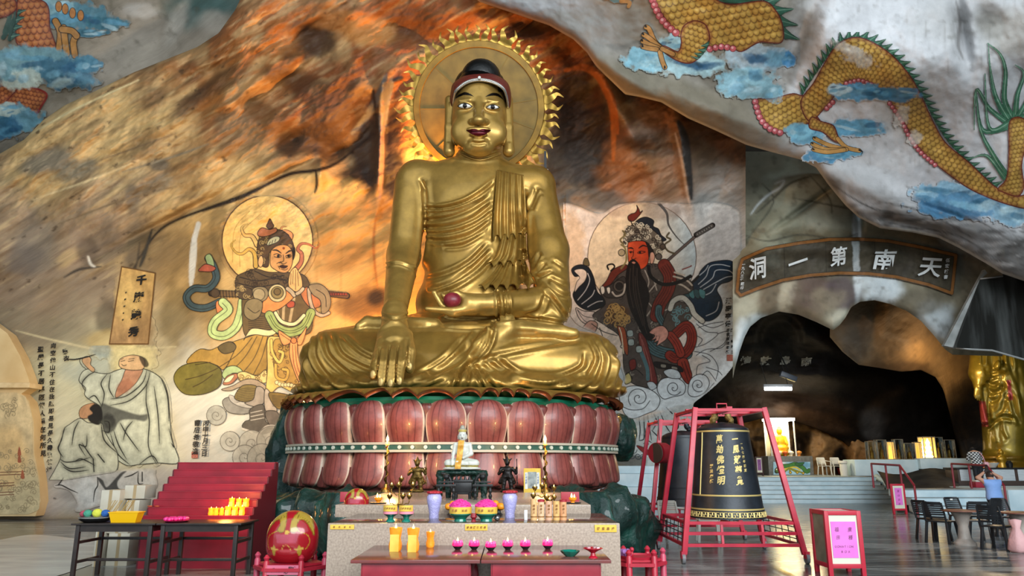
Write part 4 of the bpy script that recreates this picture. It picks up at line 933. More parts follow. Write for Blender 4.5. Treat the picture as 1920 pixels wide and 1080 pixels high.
# ---------------------------------------------------------------- lotus throne
lot = thing('lotus_throne', 'round pink lotus throne of carved petals under the giant golden statue', 'throne', (-1.26, 16.6, 0))
M_PETAL = mat_vc('painted_petal', .36, .25, 14, .35, 5., spec=.5, coat=.12, dist=.015)
def petal(name, W, zs, rs, ws, tipd, dark=1.):
    nx, ny = 97, 28; z = crom([(0, q) for q in zs], False, 12)[:, 1]; T = np.linspace(0, 1, ny)
    zi = np.interp(T, np.linspace(0, 1, len(z)), z); ri = np.interp(T, np.linspace(0, 1, len(rs)), rs)
    wi = np.array([np.interp(t, np.linspace(0, 1, len(ws)), ws) for t in T])
    q = crom([(0, a) for a in ws], False, 12)[:, 1]; wi = np.interp(T, np.linspace(0, 1, len(q)), q)
    q = crom([(0, a) for a in rs], False, 12)[:, 1]; ri = np.interp(T, np.linspace(0, 1, len(q)), q)
    s = np.linspace(-1, 1, nx); s = np.sign(s)*np.abs(s)**.8
    A = []; C = []
    for t, zz, r, w in zip(T, zi, ri, wi):
        th = s*w*W; R = r+.11*(1-np.abs(s)**2.4)*min(1, w*1.5)+.02*s
        A.append(np.stack([R*np.sin(th), -R*np.cos(th), zz+0*th], 1))
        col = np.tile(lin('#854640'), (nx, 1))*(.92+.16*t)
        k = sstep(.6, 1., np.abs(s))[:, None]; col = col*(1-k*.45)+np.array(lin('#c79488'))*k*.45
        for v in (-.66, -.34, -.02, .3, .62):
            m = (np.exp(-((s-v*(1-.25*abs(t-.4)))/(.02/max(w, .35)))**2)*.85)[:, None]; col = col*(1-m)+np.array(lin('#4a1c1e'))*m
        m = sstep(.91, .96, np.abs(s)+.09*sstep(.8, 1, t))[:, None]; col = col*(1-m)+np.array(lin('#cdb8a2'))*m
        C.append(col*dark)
    A = np.stack(A); n = nx*ny; Bk = A.copy(); Bk[..., :2] *= .955
    V = np.concatenate([A.reshape(-1, 3), Bk.reshape(-1, 3)]); id_ = np.arange(n).reshape(ny, nx)
    f = np.stack([id_[:-1, :-1], id_[1:, :-1], id_[1:, 1:], id_[:-1, 1:]], -1).reshape(-1, 4); fs = [f, f[:, ::-1]+n]
    for e in (id_[0], id_[-1], id_[:, 0], id_[:, -1]): fs.append(np.stack([e[:-1], e[1:], e[1:]+n, e[:-1]+n], 1))
    cc = np.concatenate(C); return np_mesh(name, V, np.concatenate(fs), np.concatenate([cc, np.tile(lin('#b08a7c'), (n, 1))]))
NP = 30; W_ = PI/NP
rows = [(petal('petal', W_*.985, [1.84, 2.05, 2.3, 2.5, 2.64, 2.7], [3.36, 3.45, 3.5, 3.48, 3.42, 3.36], [.84, .95, 1.0, .9, .6, .02], 0), 0),
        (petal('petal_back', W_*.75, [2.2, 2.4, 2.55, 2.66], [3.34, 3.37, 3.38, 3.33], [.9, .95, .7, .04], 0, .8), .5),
        (petal('petal_lower', W_*1.0, [1.84, 1.6, 1.36, 1.2, 1.12], [3.36, 3.42, 3.46, 3.46, 3.4], [.86, .97, 1., .7, .03], 0), 0.),
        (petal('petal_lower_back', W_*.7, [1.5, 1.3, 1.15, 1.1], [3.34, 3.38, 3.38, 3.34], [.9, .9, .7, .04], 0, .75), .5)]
for me, off in rows:
    for i in range(-11, 12):
        if off and i == 11: continue
        o = link_mesh('petal', me, M_PETAL, lot); o.rotation_euler = (0, 0, (i+off)*2*PI/NP+.03)
b = MB(); b.lathe([(3.0, 1.0), (3.3, 1.08), (3.36, 1.3), (3.3, 1.84), (3.36, 2.3), (3.32, 2.6), (3.0, 2.62)], 96); b.build('core', mat('petal_core_pink', '#7a4038', .5), lot)  # core pink is darker than the petal fronts
b = MB(); b.lathe([(2.9, 2.6), (3.42, 2.6), (3.46, 2.66), (3.44, 2.72), (2.9, 2.72)], 96, wav=lambda t, z: 1+.008*math.sin(t*60)); b.build('green_top', mat('green_enamel', '#0f6a4c', .35, c2='#0b5540', nscale=5), lot)
b = MB(); b.lathe([(3.4, 1.79), (3.53, 1.79), (3.53, 1.89), (3.4, 1.89)], 120); b.build('band', mat('green_band', '#23483c', .4, c2='#2f5a4a', nscale=9), lot)
b = MB()
for z in (1.775, 1.905): b.lathe([(3.4, z-.02), (3.55, z-.02), (3.55, z+.02), (3.4, z+.02)], 120)
b.build('band_edging', mat('pale_stone_edging', '#b9b3a0', .5), lot)
b = MB(); b.cyl((3.52, 0, 1.84), (3.557, 0, 1.84), .034, n=10); d0 = b.build('band_disc', mat('pale_discs', '#c3cabc', .3), lot)
for i in range(1, 96):
    a = 2*PI*i/96
    if math.sin(a) > .3: continue
    o = d0.copy(); COL.objects.link(o); o.parent = lot; o.rotation_euler = (0, 0, a)
# ---------------------------------------------------------------- green rockwork the throne stands on
def mound():
    s = SDF((-6.1, 11.6, -.1), (3.6, 19.6, 3.1), .055)
    s.ell((-1.3, 16.3, .4), (3.9, 3.3, .68), .3)
    for px, Y, z, r in [(520, 14.3, .72, .42), (510, 14.3, .3, .34), (535, 14.0, -.1, .4), (560, 13.8, .75, .45), (600, 13.3, .8, .4), (590, 13.7, .2, .5), (640, 13.2, .75, .4), (1100, 13.3, .75, .42), (1140, 13.6, .75, .45), (1180, 14.2, .72, .42), (1195, 14.5, .35, .36), (1185, 14.3, -.1, .4), (1140, 13.9, .2, .45), (720, 13.0, .8, .36), (800, 12.95, .78, .36), (880, 12.95, .78, .36), (960, 13.0, .78, .36), (1040, 13.1, .78, .36), (900, 13.8, .3, .7), (700, 13.8, .3, .7), (1040, 13.8, .3, .7)]:
        s.ell((XZ(px, Y, z), Y, z), (r, r*.9, r*.8), .2)
    s.cap((XZ(650, 12.3, .7), 12.3, .62), (XZ(1075, 12.3, .7), 12.3, .62), .62, .62, .2)
    for z, r, px in ((.9, .4, 545), (1.5, .36, 543), (2.1, .34, 546), (2.6, .26, 549)): s.ell((XZ(px, 17.6, z), 17.6, z), (r, .5, .6), .2)
    s.ell((XZ(1168, 18, 2.4), 18, 2.2), (.3, .4, .5), .2)
    s.noise(.26, 2.2, 4, (1, 1, .28)); s.noise(.07, 5, 2, (1, 1, .5)); s.cut_below(0.0)
    V, F = s.mesh(); k = (V[:, 1] < 12.9) & (V[:, 2] > 1.1); V[k, 2] = 1.13; n = fbm(V[:, 0]*3, V[:, 1]*3, V[:, 2]*1.2, 4)
    k = sstep(-.1, .5, n)[:, None]; col = np.array(lin('#08302a'))*(1-k)+np.array(lin('#134a3e'))*k
    o = link_mesh('green_rockwork', np_mesh('rockwork', V, F, col), mat_vc('glossy_green_rock', .22, .9, 3.2, .4, 4, dist=.12, coat=.5))
    tag(o, 'glossy dark green sculpted rock base under the pink lotus throne', 'rockwork')
mound()
# ================================================================== MURALS PAINTED ON THE ROCK
M_MURAL = mat_vc('mural_paint', .62, .3, 4, .3, 4., dist=.03)
INK = '#1b120d'
class Mur:
    """draws with coordinates measured in an enlarged view of one part of a mural"""
    def __init__(s, cv, ox, oy, k): s.c, s.o, s.k = cv, np.array([ox, oy], float), k
    def q(s, p): return np.array(p, float)*s.k+s.o
    def f(s, p, col, line=INK, lw=1.5, **kw): s.c.fill(s.q(p), col, line, lw, **kw); return s
    def l(s, p, w=1.4, col=INK, taper=0, **kw): s.c.line(s.q(p), w, col, taper=taper, **kw); return s
    def ll(s, many, w=1.3, col=INK, wash=0, **kw):
        for p in many if wash else (): s.l(p, w*wash, '#55574a', a=.3, soft=5)
        for p in many: s.l(p, w, col, **kw)
        return s
    def rib(s, p, w, col, line=INK, lw=3., stripes=(), scol=INK):
        q = s.q(p); s.c.line(q, w*s.k+lw, line); s.c.line(q, w*s.k, col)
        qq = crom(q, False, 6); d = np.gradient(qq, axis=0); n = np.stack([-d[:, 1], d[:, 0]], 1)/(np.linalg.norm(d, axis=1)[:, None]+1e-9)
        for t in stripes: s.c.line(qq+n*t*w*s.k*.5, 1.1, scol, smooth=False)
        return s
    def c_(s, x, y, r, col, line=INK, lw=1.5, **kw):
        q = s.q((x, y)); s.c.circ(q[0], q[1], r*s.k, col, line, lw, **kw); return s
    def sp(s, x, y, r, turns, w=1.2, col=INK, ph=0., d=1): q = s.q((x, y)); s.c.spiral(q[0], q[1], r*s.k, turns, w, col, ph, d); return s
    def b(s, x, y, rx, ry, col, a=1., ang=0, edge=.6, warp=.4): q = s.q((x, y)); s.c.blob(q[0], q[1], rx*s.k, ry*s.k, col, a, ang, edge, warp, 14.); return s
def curls(m, pts, r, col, n=60, seed=1, w=1.1):
    """small scrolling ornament inside a painted area"""
    rg = random.Random(seed); q = crom(m.q(pts), True, 5); x0, y0, x1, y1 = q[:, 0].min(), q[:, 1].min(), q[:, 0].max(), q[:, 1].max()
    for i in range(n):
        x, y = rg.uniform(x0, x1), rg.uniform(y0, y1); ins = False
        for (ax, ay), (bx, by) in zip(q, np.roll(q, -1, 0)):
            if (ay > y) != (by > y) and x < (bx-ax)*(y-ay)/(by-ay)+ax: ins = not ins
        if ins: m.c.spiral(x, y, r*rg.uniform(.6, 1.2), rg.uniform(.8, 1.5), w, col, rg.uniform(0, 6), rg.choice((-1, 1)))
def mural(cv, name, label, depth, off=.04):
    o = cv.patch(name, depth, M_MURAL, off); return tag(o, label, 'mural')
def place_on(depth, off=.12):
    def f(u, v):
        D = depth(u, v)-off; x, y, z = ray(u, v); t = D/y; return np.stack([x*t, D, EYE+z*t], 1)
    return f
M_INK = mat('brush_ink', '#17130f', .6); M_SEAL = mat('seal_red', '#9c4a3c', .6, c2='#b87a68', nscale=30)
def writing(name, label, cols, depth, m, bold=.03, parent=None, off=.12):
    """cols: (text, x, y0, y1, size, slant) written downwards in photo space of that wall"""
    items = []
    for txt, x, y0, y1, size, dx in cols:
        n = len(txt)
        for i, ch in enumerate(txt):
            t = i/max(1, n-1); items.append((ch, x+dx*t, -(y0+(y1-y0)*t), size, 0, 1))
    p = place_on(depth, off); o = text_mesh(name, items, lambda u, v: p(u, -v), m, parent, bold)
    return tag(o, label, 'calligraphy') if label else o

# ---------------------------------------------------------------- guardian with clasped hands
cv = Canvas(318, 368, 662, 872, 1.25, '#d0aa66', 0).over(C_BACK)
m = Mur(cv, 320, 360, .4627)
cv.circ(502, 452, 90, '#7a5c34', a=.75, soft=12); m.c_(392, 197, 184, '#e2b466', '#4a2f18', 2.2, grad=('#eec27c', 430, 450, 600, 440)); cv.lines([[(436, 492), (440, 430), (468, 396)], [(450, 500), (452, 440), (490, 400)]], 1, '#a8823f')
# weapon behind him
m.l([(165, 410), (320, 416)], 13, INK, smooth=False).l([(170, 410), (318, 416)], 10, '#6a5030', smooth=False).c_(180, 410, 18, '#4b3a28').l([(600, 408), (715, 421)], 12, INK, smooth=False).l([(600, 408), (712, 420)], 9, '#6b4a2c', smooth=False)
for x in range(200, 320, 12): m.l([(x, 398), (x+3, 430)], 1.4, INK, smooth=False)
for x in range(640, 715, 10): m.c_(x, 414, 6, '#8a3c28', lw=1)
m.rib([(152, 268), (172, 300), (184, 350), (150, 390), (95, 392), (64, 425), (85, 462), (140, 470), (200, 445)], 26, '#3f4f52', stripes=(.3,)); m.f([(140, 262), (160, 252), (176, 285), (172, 315), (150, 295)], '#93a673'); m.f([(112, 318), (140, 292), (182, 306), (168, 322), (130, 322)], '#a3503a')
m.f([(185, 445), (225, 440), (240, 470), (215, 500), (190, 495)], '#e2844f'); m.rib([(212, 448), (232, 480), (180, 525), (170, 570), (215, 582), (262, 550), (285, 490), (292, 445)], 34, '#b4c684', stripes=(.2,))
# flying ribbons of the headdress
for p, c_ in (([(350, 215), (330, 180), (300, 175), (288, 150), (296, 135), (312, 130)], '#d2a860'), ([(345, 300), (340, 250), (318, 232), (290, 250), (265, 245), (245, 215), (262, 195)], '#c99f48'), ([(505, 315), (528, 285), (530, 250), (515, 232), (530, 210), (560, 212), (590, 228), (604, 208)], '#b56a4a'), ([(478, 200), (488, 175), (470, 160), (448, 158), (452, 142), (468, 140)], '#d8935c')):
    q = m.q(p); cv.line(q, 11, INK, taper=2); cv.line(q, 7.5, c_, taper=2)
# body
m.f([(264, 350), (300, 325), (345, 312), (400, 325), (470, 325), (545, 340), (560, 400), (480, 420), (400, 430), (280, 410)], '#56432a')
curls(m, [(264, 350), (345, 312), (470, 325), (480, 400), (280, 410)], 7, '#2a1c10', 40, 3)
m.ll([[(280, 345), (350, 360), (420, 350), (470, 360)], [(275, 370), (350, 385), (440, 370)], [(340, 320), (400, 345), (460, 338)]], 1.8)
m.f([(300, 410), (400, 400), (480, 400), (560, 410), (575, 540), (540, 580), (420, 575), (310, 590), (290, 500)], '#66512e')
for y in range(500, 580, 8): m.l([(315, y), (360, y+4), (415, y)], 1.2, '#2e2010')
m.ll([[(420, 430), (440, 520)], [(460, 430), (455, 530)], [(500, 430), (480, 540)]], 5, '#b59c72'); m.f([(470, 445), (500, 443), (500, 465), (475, 468)], '#a2482f')
m.f([(415, 400), (455, 395), (490, 400), (505, 420), (440, 475), (372, 490), (376, 440)], '#d7884a'); m.c_(432, 410, 36, '#c7b684').c_(432, 408, 25, '#8c7848').c_(432, 404, 14, '#6a5530')
m.f([(528, 405), (560, 385), (612, 420), (606, 462), (570, 470), (540, 440)], '#b87144'); m.rib([(560, 395), (565, 440), (580, 480), (610, 500), (640, 490)], 12, '#b9a489')
m.f([(560, 380), (600, 372), (635, 395), (650, 440), (640, 480), (612, 492), (606, 440), (575, 415)], '#8d7b5c').l([(590, 395), (625, 420), (630, 465)], 1.4)
m.f([(330, 400), (350, 385), (385, 388), (396, 415), (380, 440), (345, 440)], '#8b7a58').c_(358, 415, 24, '#9b8a66', lw=1.2).f([(312, 440), (345, 432), (372, 450), (362, 500), (330, 520), (300, 500), (298, 465)], '#83724f').l([(312, 470), (340, 490), (360, 480)], 1.4)
for p in ([(262, 395), (300, 385), (330, 398), (322, 430), (280, 432)],): m.f(p, '#4e3d28'); curls(m, p, 5, '#b09560', 10, 5)
# hands
m.f([(478, 352), (486, 322), (498, 308), (508, 306), (516, 318), (530, 345), (534, 385), (520, 405), (500, 402), (484, 392), (477, 376)], '#dcae6e').ll([[(488, 330), (486, 375)], [(497, 318), (494, 372)], [(506, 315), (506, 395)], [(514, 325), (518, 380)]], 1.1); m.rib([(474, 392), (490, 405), (500, 418)], 14, '#bda98a').rib([(512, 412), (524, 405), (536, 392)], 12, '#bda98a')
# head
m.f([(350, 225), (362, 180), (400, 155), (450, 155), (488, 190), (502, 235), (494, 262), (470, 235), (405, 240), (396, 300), (370, 300), (352, 270)], '#4c3620'); curls(m, [(350, 225), (362, 180), (400, 155), (450, 155), (488, 190), (480, 225), (400, 230), (380, 290), (355, 270)], 5, '#a88a54', 34, 8)
m.f([(402, 108), (412, 125), (418, 140), (402, 150), (388, 140), (394, 124)], '#5d3c28').f([(352, 165), (370, 145), (400, 152), (425, 145), (430, 160), (395, 178), (360, 180)], '#aa6440').f([(390, 215), (400, 192), (425, 180), (442, 184), (436, 200), (410, 212)], '#b3ae88'); m.ll([[(398, 212), (404, 202)], [(410, 208), (414, 196)], [(422, 202), (426, 192)]], 1.4)
m.f([(405, 245), (420, 225), (445, 214), (475, 218), (492, 240), (495, 270), (490, 300), (476, 322), (455, 328), (425, 316), (404, 295)], '#dba76a', grad=('#c98f54', 500, 560, 545, 500))
m.f([(357, 268), (368, 258), (376, 275), (372, 298), (362, 305), (354, 290)], '#dca870')
m.ll([[(412, 236), (430, 236), (448, 248)], [(466, 250), (480, 240), (490, 238)]], 3, taper=1); m.ll([[(418, 254), (432, 250), (448, 258)], [(420, 262), (436, 266), (448, 262)], [(466, 260), (478, 254), (488, 256)], [(468, 266), (480, 266), (488, 260)]], 1.6); m.c_(436, 259, 4.5, '#1a100a').c_(478, 259, 4, '#1a100a')
m.ll([[(456, 255), (458, 278), (446, 286), (458, 292), (470, 286)], [(440, 288), (446, 282)], [(430, 290), (440, 284)], [(448, 312), (464, 316), (474, 310)], [(436, 300), (442, 312)]], 1.4); m.f([(440, 302), (452, 296), (462, 298), (474, 300), (466, 308), (454, 309)], '#3a1a12', lw=1)
m.c_(458, 228, 4, '#8a3a28', lw=.8); m.f([(495, 235), (502, 225), (504, 250), (496, 275)], '#2a1c12')
# skirts, pouch and sash
m.f([(305, 590), (360, 575), (430, 575), (432, 620), (400, 735), (350, 742), (290, 735), (215, 700), (165, 650), (240, 612)], '#b38c40', grad=('#8a6c2c', 420, 640, 440, 720))
m.f([(64, 692), (84, 660), (120, 636), (160, 640), (195, 625), (235, 606), (262, 620), (250, 660), (215, 720), (180, 700), (100, 700)], '#a88440').f([(192, 628), (235, 606), (264, 622), (255, 645), (215, 655)], '#5f5030')
m.f([(13, 745), (40, 708), (90, 692), (150, 690), (200, 715), (208, 760), (190, 795), (130, 820), (60, 820), (22, 785)], '#7d7132', grad=('#5f5826', 340, 690, 400, 730))
m.ll([[(330, 590), (270, 660), (180, 720)], [(350, 585), (300, 670), (230, 740)], [(375, 582), (340, 670), (290, 735)], [(395, 580), (370, 670), (335, 740)], [(415, 580), (400, 660), (385, 735)], [(60, 760), (120, 745), (180, 720)], [(90, 790), (130, 770), (170, 740)], [(100, 700), (160, 690)]], 1.5, '#3d2c12')
m.f([(296, 600), (320, 560), (345, 552), (400, 560), (428, 548), (426, 572), (395, 584), (345, 578), (310, 585)], '#e4cf98')
m.f([(208, 740), (225, 712), (258, 704), (285, 718), (290, 735), (250, 735), (225, 760)], '#9fb27c').f([(212, 775), (230, 745), (268, 735), (276, 745), (250, 775), (222, 782)], '#a86a4c').f([(215, 770), (235, 748), (258, 742), (240, 768)], '#e0caa0', lw=1)
m.f([(270, 740), (300, 728), (350, 745), (385, 720), (390, 770), (330, 775), (300, 790)], '#d0b878'); curls(m, [(280, 740), (350, 745), (385, 720), (388, 768), (300, 785)], 5, '#6a5020', 24, 6, 1.2)
m.f([(205, 800), (250, 785), (300, 760), (350, 762), (400, 800), (370, 808), (330, 790), (285, 790), (240, 806)], '#a39078')
m.f([(392, 600), (425, 585), (470, 600), (505, 640), (530, 780), (536, 815), (495, 812), (440, 790), (400, 825), (385, 810), (392, 720)], '#dcb968')
p = [(420, 600), (470, 605), (500, 650), (520, 770), (480, 780), (430, 740), (415, 680)]; m.f(p, '#a8843c', lw=1.2); curls(m, p, 6, '#5a4218', 46, 12, 1.3)
m.rib([(408, 600), (412, 650), (440, 690), (455, 655), (440, 645)], 10, '#d8b75e', lw=2).rib([(425, 700), (430, 750), (465, 760), (475, 725), (455, 718)], 10, '#c79f48', lw=2)
for i in range(9): m.c_(430+i*12, 772+i*3+4*math.sin(i), 8, '#e8d6a0', lw=1)
m.rib([(400, 500), (430, 548), (485, 568), (540, 545), (568, 490)], 34, '#98a862', stripes=(.2, -.3)); m.rib([(425, 490), (450, 525), (500, 535), (540, 500)], 12, '#d9cf9e')
m.f([(436, 562), (470, 580), (494, 602), (456, 620)], '#ee9658').f([(552, 546), (530, 575), (500, 604), (530, 618)], '#ee9658').f([(486, 604), (512, 602), (514, 650), (530, 720), (542, 762), (520, 768), (498, 720), (482, 660)], '#f09a5c').c_(499, 602, 12, '#e2864a'); m.ll([[(494, 620), (500, 700), (522, 760)], [(504, 620), (512, 700), (532, 755)], [(445, 575), (485, 602)], [(540, 560), (510, 602)]], 1.2)
# legs and clouds
m.f([(212, 842), (250, 830), (300, 862), (350, 880), (300, 900), (240, 895), (215, 870)], '#8b8880').f([(240, 822), (300, 850), (348, 876), (290, 872), (245, 850)], '#b5b0a6', lw=1)
m.f([(258, 832), (290, 785), (345, 785), (350, 815), (330, 845), (290, 850)], '#7c6a38')
for y in range(795, 845, 7): m.l([(268, y+8), (310, y), (345, y+2)], 1, '#33280f')
m.f([(348, 790), (378, 800), (380, 850), (345, 870), (300, 855), (335, 840)], '#9f9486').f([(382, 800), (408, 820), (430, 890), (384, 886)], '#b3a695').f([(402, 812), (490, 826), (490, 860), (440, 880), (408, 850)], '#7c642c')
for y in range(825, 870, 6): m.l([(412, y), (485, y+4)], 1, '#33260c')
m.f([(322, 880), (375, 862), (384, 925), (400, 940), (430, 960), (350, 985), (292, 955), (300, 930), (320, 920)], '#5a5349').f([(385, 890), (430, 890), (446, 930), (420, 960), (392, 930)], '#6a6157').ll([[(325, 895), (370, 885)], [(325, 910), (375, 900)], [(325, 925), (378, 915)]], 1.3, '#c9c2b4'); m.l([(292, 960), (320, 970), (350, 982), (390, 950), (430, 950)], 4, '#cfc8ba')
for x, y, r, c_ in [(185, 905, 40, '#9a9a90'), (330, 1020, 55, '#a29f92'), (410, 1010, 62, '#9c988a'), (450, 1060, 60, '#938f82'), (300, 1075, 50, '#a6a396'), (370, 1080, 60, '#9a9688'), (240, 1010, 40, '#b0ada0')]: m.c_(x, y, r, c_, '#55514a', 1.3, a=.8); m.sp(x, y, r*.6, 1.4, 1.2, '#6a665c')
gm = mural(cv, 'guardian_mural', 'painted temple guardian with clasped hands and round halo on rock, left of golden statue', backY)
writing('mural_date', None, [('丙申十月三日', 386, 794, 850, 12, -3), ('曹后希敬造', 370, 793, 846, 12, -4)], backY, M_INK, .03, gm)
def seal(name, x, y, r, depth, parent): 
    c = Canvas(x-r, y-r, x+r, y+r, 2, '#9c5a48'); return c.patch(name, depth, M_SEAL, .08, parent)
seal('red_seal', 365, 853, 6, backY, gm)
# ---------------------------------------------------------------- red-faced general
cv = Canvas(1056, 372, 1392, 792, 1.3, '#d8c8b8', 0).over(C_BACK); m = Mur(cv, 1050, 370, .3704)
q = np.array([(0, 60), (60, 40), (200, 90), (300, 40), (500, 30), (640, 40), (760, 30), (880, 60), (905, 140), (902, 560), (895, 760), (870, 850), (780, 950), (660, 1042), (560, 1075), (420, 1130), (300, 1090), (280, 1000), (330, 900), (200, 700), (60, 600), (0, 300)])
m.f(q, '#ecd8c4', None, soft=8, tex=.2, grad=('#d2d2ce', 1180, 500, 1360, 480)); cv.clip = cv.a.copy(); m.b(840, 250, 110, 190, '#bdbab6', .8).b(820, 720, 120, 260, '#e0ebef', .95).b(600, 1000, 260, 90, '#e0e9ec', .95).b(60, 250, 60, 200, '#e0b98a', .7)
m.c_(415, 300, 275, '#ecd2ac', '#5a4030', 1.4, grad=('#c3d0d2', 1210, 480, 1300, 470)); m.b(520, 60, 120, 50, '#9c8474', .6).b(300, 60, 60, 40, '#caa890', .5)
m.l([(500, 30), (540, 80), (550, 140), (590, 200), (640, 250)], 6, '#55504c', taper=2)
m.l([(470, 385), (700, 185)], 6, INK, smooth=False).l([(470, 385), (700, 185)], 3.6, '#6a5a52', smooth=False).l([(690, 190), (772, 142)], 10.5, INK, smooth=False).l([(695, 188), (768, 145)], 7, '#5d5650', smooth=False)
for t in np.linspace(0, 1, 7): m.c_(696+70*t, 187-41*t, 5, '#9a948a', lw=.8)
# his right sleeve, flowing left
m.f([(58, 368), (80, 346), (120, 342), (150, 362), (172, 410), (190, 480), (232, 512), (236, 540), (190, 566), (140, 572), (90, 545), (66, 500), (74, 470), (100, 430), (98, 400), (74, 400)], '#181c22').f([(72, 372), (110, 362), (135, 380), (128, 420), (95, 455), (74, 480), (84, 430), (100, 405)], '#e2c9b2', lw=1.2).ll([[(90, 520), (130, 470), (150, 420), (140, 385)], [(110, 540), (160, 500), (175, 470)], [(140, 555), (185, 530), (215, 525)]], 1.4, '#c9c2bc').f([(125, 310), (140, 312), (148, 345), (118, 340)], '#6a5a3a')
m.f([(80, 560), (120, 575), (175, 580), (165, 600), (175, 625), (130, 640), (96, 612)], '#e6cdbc').ll([[(90, 570), (120, 600), (165, 610)], [(85, 565), (115, 615), (140, 635)]], 1.1); m.f([(112, 665), (150, 625), (190, 640), (170, 690), (120, 690)], '#c99a86')
# navy banner sleeve at the right
m.f([(560, 470), (640, 440), (690, 415), (712, 372), (750, 335), (800, 322), (860, 320), (888, 345), (890, 390), (860, 425), (815, 440), (795, 470), (815, 510), (822, 555), (800, 600), (760, 625), (722, 622), (696, 590), (660, 545), (600, 510)], '#1a2f42').ll([[(700, 440), (740, 400), (760, 350), (810, 340), (860, 350)], [(710, 455), (770, 410), (790, 370), (850, 370), (875, 385)], [(720, 470), (790, 430), (840, 405), (870, 400)], [(700, 400), (735, 370), (750, 345)], [(740, 600), (790, 575), (805, 530)], [(720, 500), (765, 480), (790, 440)]], 1.5, '#c5ccd0')
for i in range(6): m.f([(575+i*26, 470-i*1), (605+i*26, 476), (600+i*26, 512), (578+i*26, 500)], '#4f8488' if i % 2 else '#35555a', lw=1)
m.l([(580, 455), (660, 435), (700, 400)], 5, '#1d1a1a').l([(620, 365), (660, 350), (664, 346)], 2.4, '#8a4038')
# body armour
bd = [(200, 470), (240, 425), (300, 362), (345, 345), (470, 335), (550, 362), (630, 405), (672, 440), (660, 480), (560, 520), (580, 600), (560, 660), (600, 760), (610, 860), (560, 950), (420, 960), (330, 900), (310, 720), (230, 650), (165, 600), (230, 540)]
m.f(bd, '#544a43'); curls(m, bd, 6, '#9a8f80', 70, 21, 1.); curls(m, bd, 5, '#2a211c', 60, 22, 1.2)
m.f([(204, 462), (236, 420), (262, 372), (310, 345), (338, 342), (338, 362), (296, 392), (266, 430), (232, 465)], '#6f2d20').l([(245, 365), (240, 345), (265, 338), (276, 352), (258, 372)], 3.2, INK)
m.f([(210, 465), (260, 440), (320, 400), (335, 440), (320, 500), (260, 510), (225, 500)], '#3f3732'); m.c_(300, 450, 30, '#5c5148').c_(300, 450, 18, '#2b2522').ll([[(265, 480), (285, 500), (320, 485), (330, 440)]], 3, '#cdbfae'); m.f([(205, 455), (222, 452), (226, 480), (212, 490)], '#e6d9c6', lw=1).f([(236, 460), (252, 456), (254, 480), (244, 488)], '#e6d9c6', lw=1)
m.ll([[(430, 370), (450, 430), (430, 500), (470, 560)], [(470, 400), (490, 470)], [(500, 420), (450, 480)], [(520, 520), (470, 560), (440, 600)], [(560, 560), (500, 590), (460, 640)]], 2, '#b9ae9f')
m.rib([(528, 345), (556, 400), (545, 470), (505, 540), (488, 600)], 62, '#7a2f24', stripes=(-.5, -.1, .3, .65), scol='#3a120e')
m.ll([[(575, 400), (640, 420), (668, 445)], [(570, 430), (620, 445), (655, 470)], [(580, 380), (630, 395)]], 3.2, '#cbbda9')
m.rib([(500, 560), (500, 600), (530, 650)], 30, '#4f6c70', stripes=(-.4, .2)); m.f([(556, 560), (600, 528), (640, 540), (672, 570), (660, 612), (600, 660), (560, 680), (520, 650)], '#544a42'); curls(m, [(580, 560), (650, 560), (650, 620), (590, 650)], 6, '#6f989c', 16, 4, 1.5)
m.rib([(558, 565), (575, 525), (620, 508), (660, 545), (680, 590), (720, 626)], 24, '#cdccbf')
# lower robes
m.rib([(430, 715), (480, 770), (560, 795), (640, 790)], 56, '#4c6669', stripes=(-.6, -.2, .2, .6)); m.rib([(588, 690), (640, 650), (668, 700), (650, 770), (590, 815), (556, 800)], 46, '#8a3023', stripes=(-.4, .1, .5), scol='#3d120d'); m.rib([(560, 700), (590, 740), (610, 790)], 40, '#99382a', stripes=(-.3, .3), scol='#3d120d'); m.f([(594, 830), (640, 815), (660, 870), (668, 905), (650, 945), (618, 912)], '#8f3426').ll([[(615, 835), (650, 935)], [(630, 830), (660, 915)]], 1.2)
m.f([(396, 690), (430, 705), (456, 790), (480, 870), (492, 940), (446, 955), (440, 870), (410, 790)], '#70302a').ll([[(415, 720), (450, 830), (465, 930)], [(405, 700), (430, 800), (450, 900)]], 1.2, '#a8645a'); m.l([(405, 770), (440, 860), (445, 920)], 7, '#54757a')
m.f([(480, 832), (560, 845), (612, 858), (620, 884), (560, 872), (490, 862)], '#221c1a'); m.f([(512, 845), (536, 848), (534, 862), (512, 860)], '#8d877a', lw=1).f([(566, 856), (592, 860), (592, 874), (568, 872)], '#8d877a', lw=1)
for x, y in ((360, 735), (400, 770), (355, 690)): m.f([(x-14, y-14), (x+12, y-16), (x+14, y+12), (x-12, y+14)], '#a8b5b0', lw=1.2)
m.b(290, 590, 60, 50, '#5d3c1e', .9); curls(m, [(235, 560), (290, 540), (345, 580), (340, 640), (280, 660), (235, 630)], 8, '#c29a58', 34, 7, 1.5); m.f([(290, 660), (310, 655), (330, 670), (345, 760), (340, 800), (318, 760)], '#a5502c').c_(314, 755, 8, '#d0c4b0').l([(300, 660), (312, 700), (322, 790)], 2, '#e6d8b8'); m.f([(350, 830), (380, 820), (385, 860), (360, 880)], '#7a2a20').f([(330, 900), (350, 890), (362, 930), (330, 945)], '#c9b878')
m.ll([[(160, 640), (220, 680), (290, 700)], [(200, 660), (215, 700)], [(330, 900), (380, 870), (420, 900)]], 1.6)
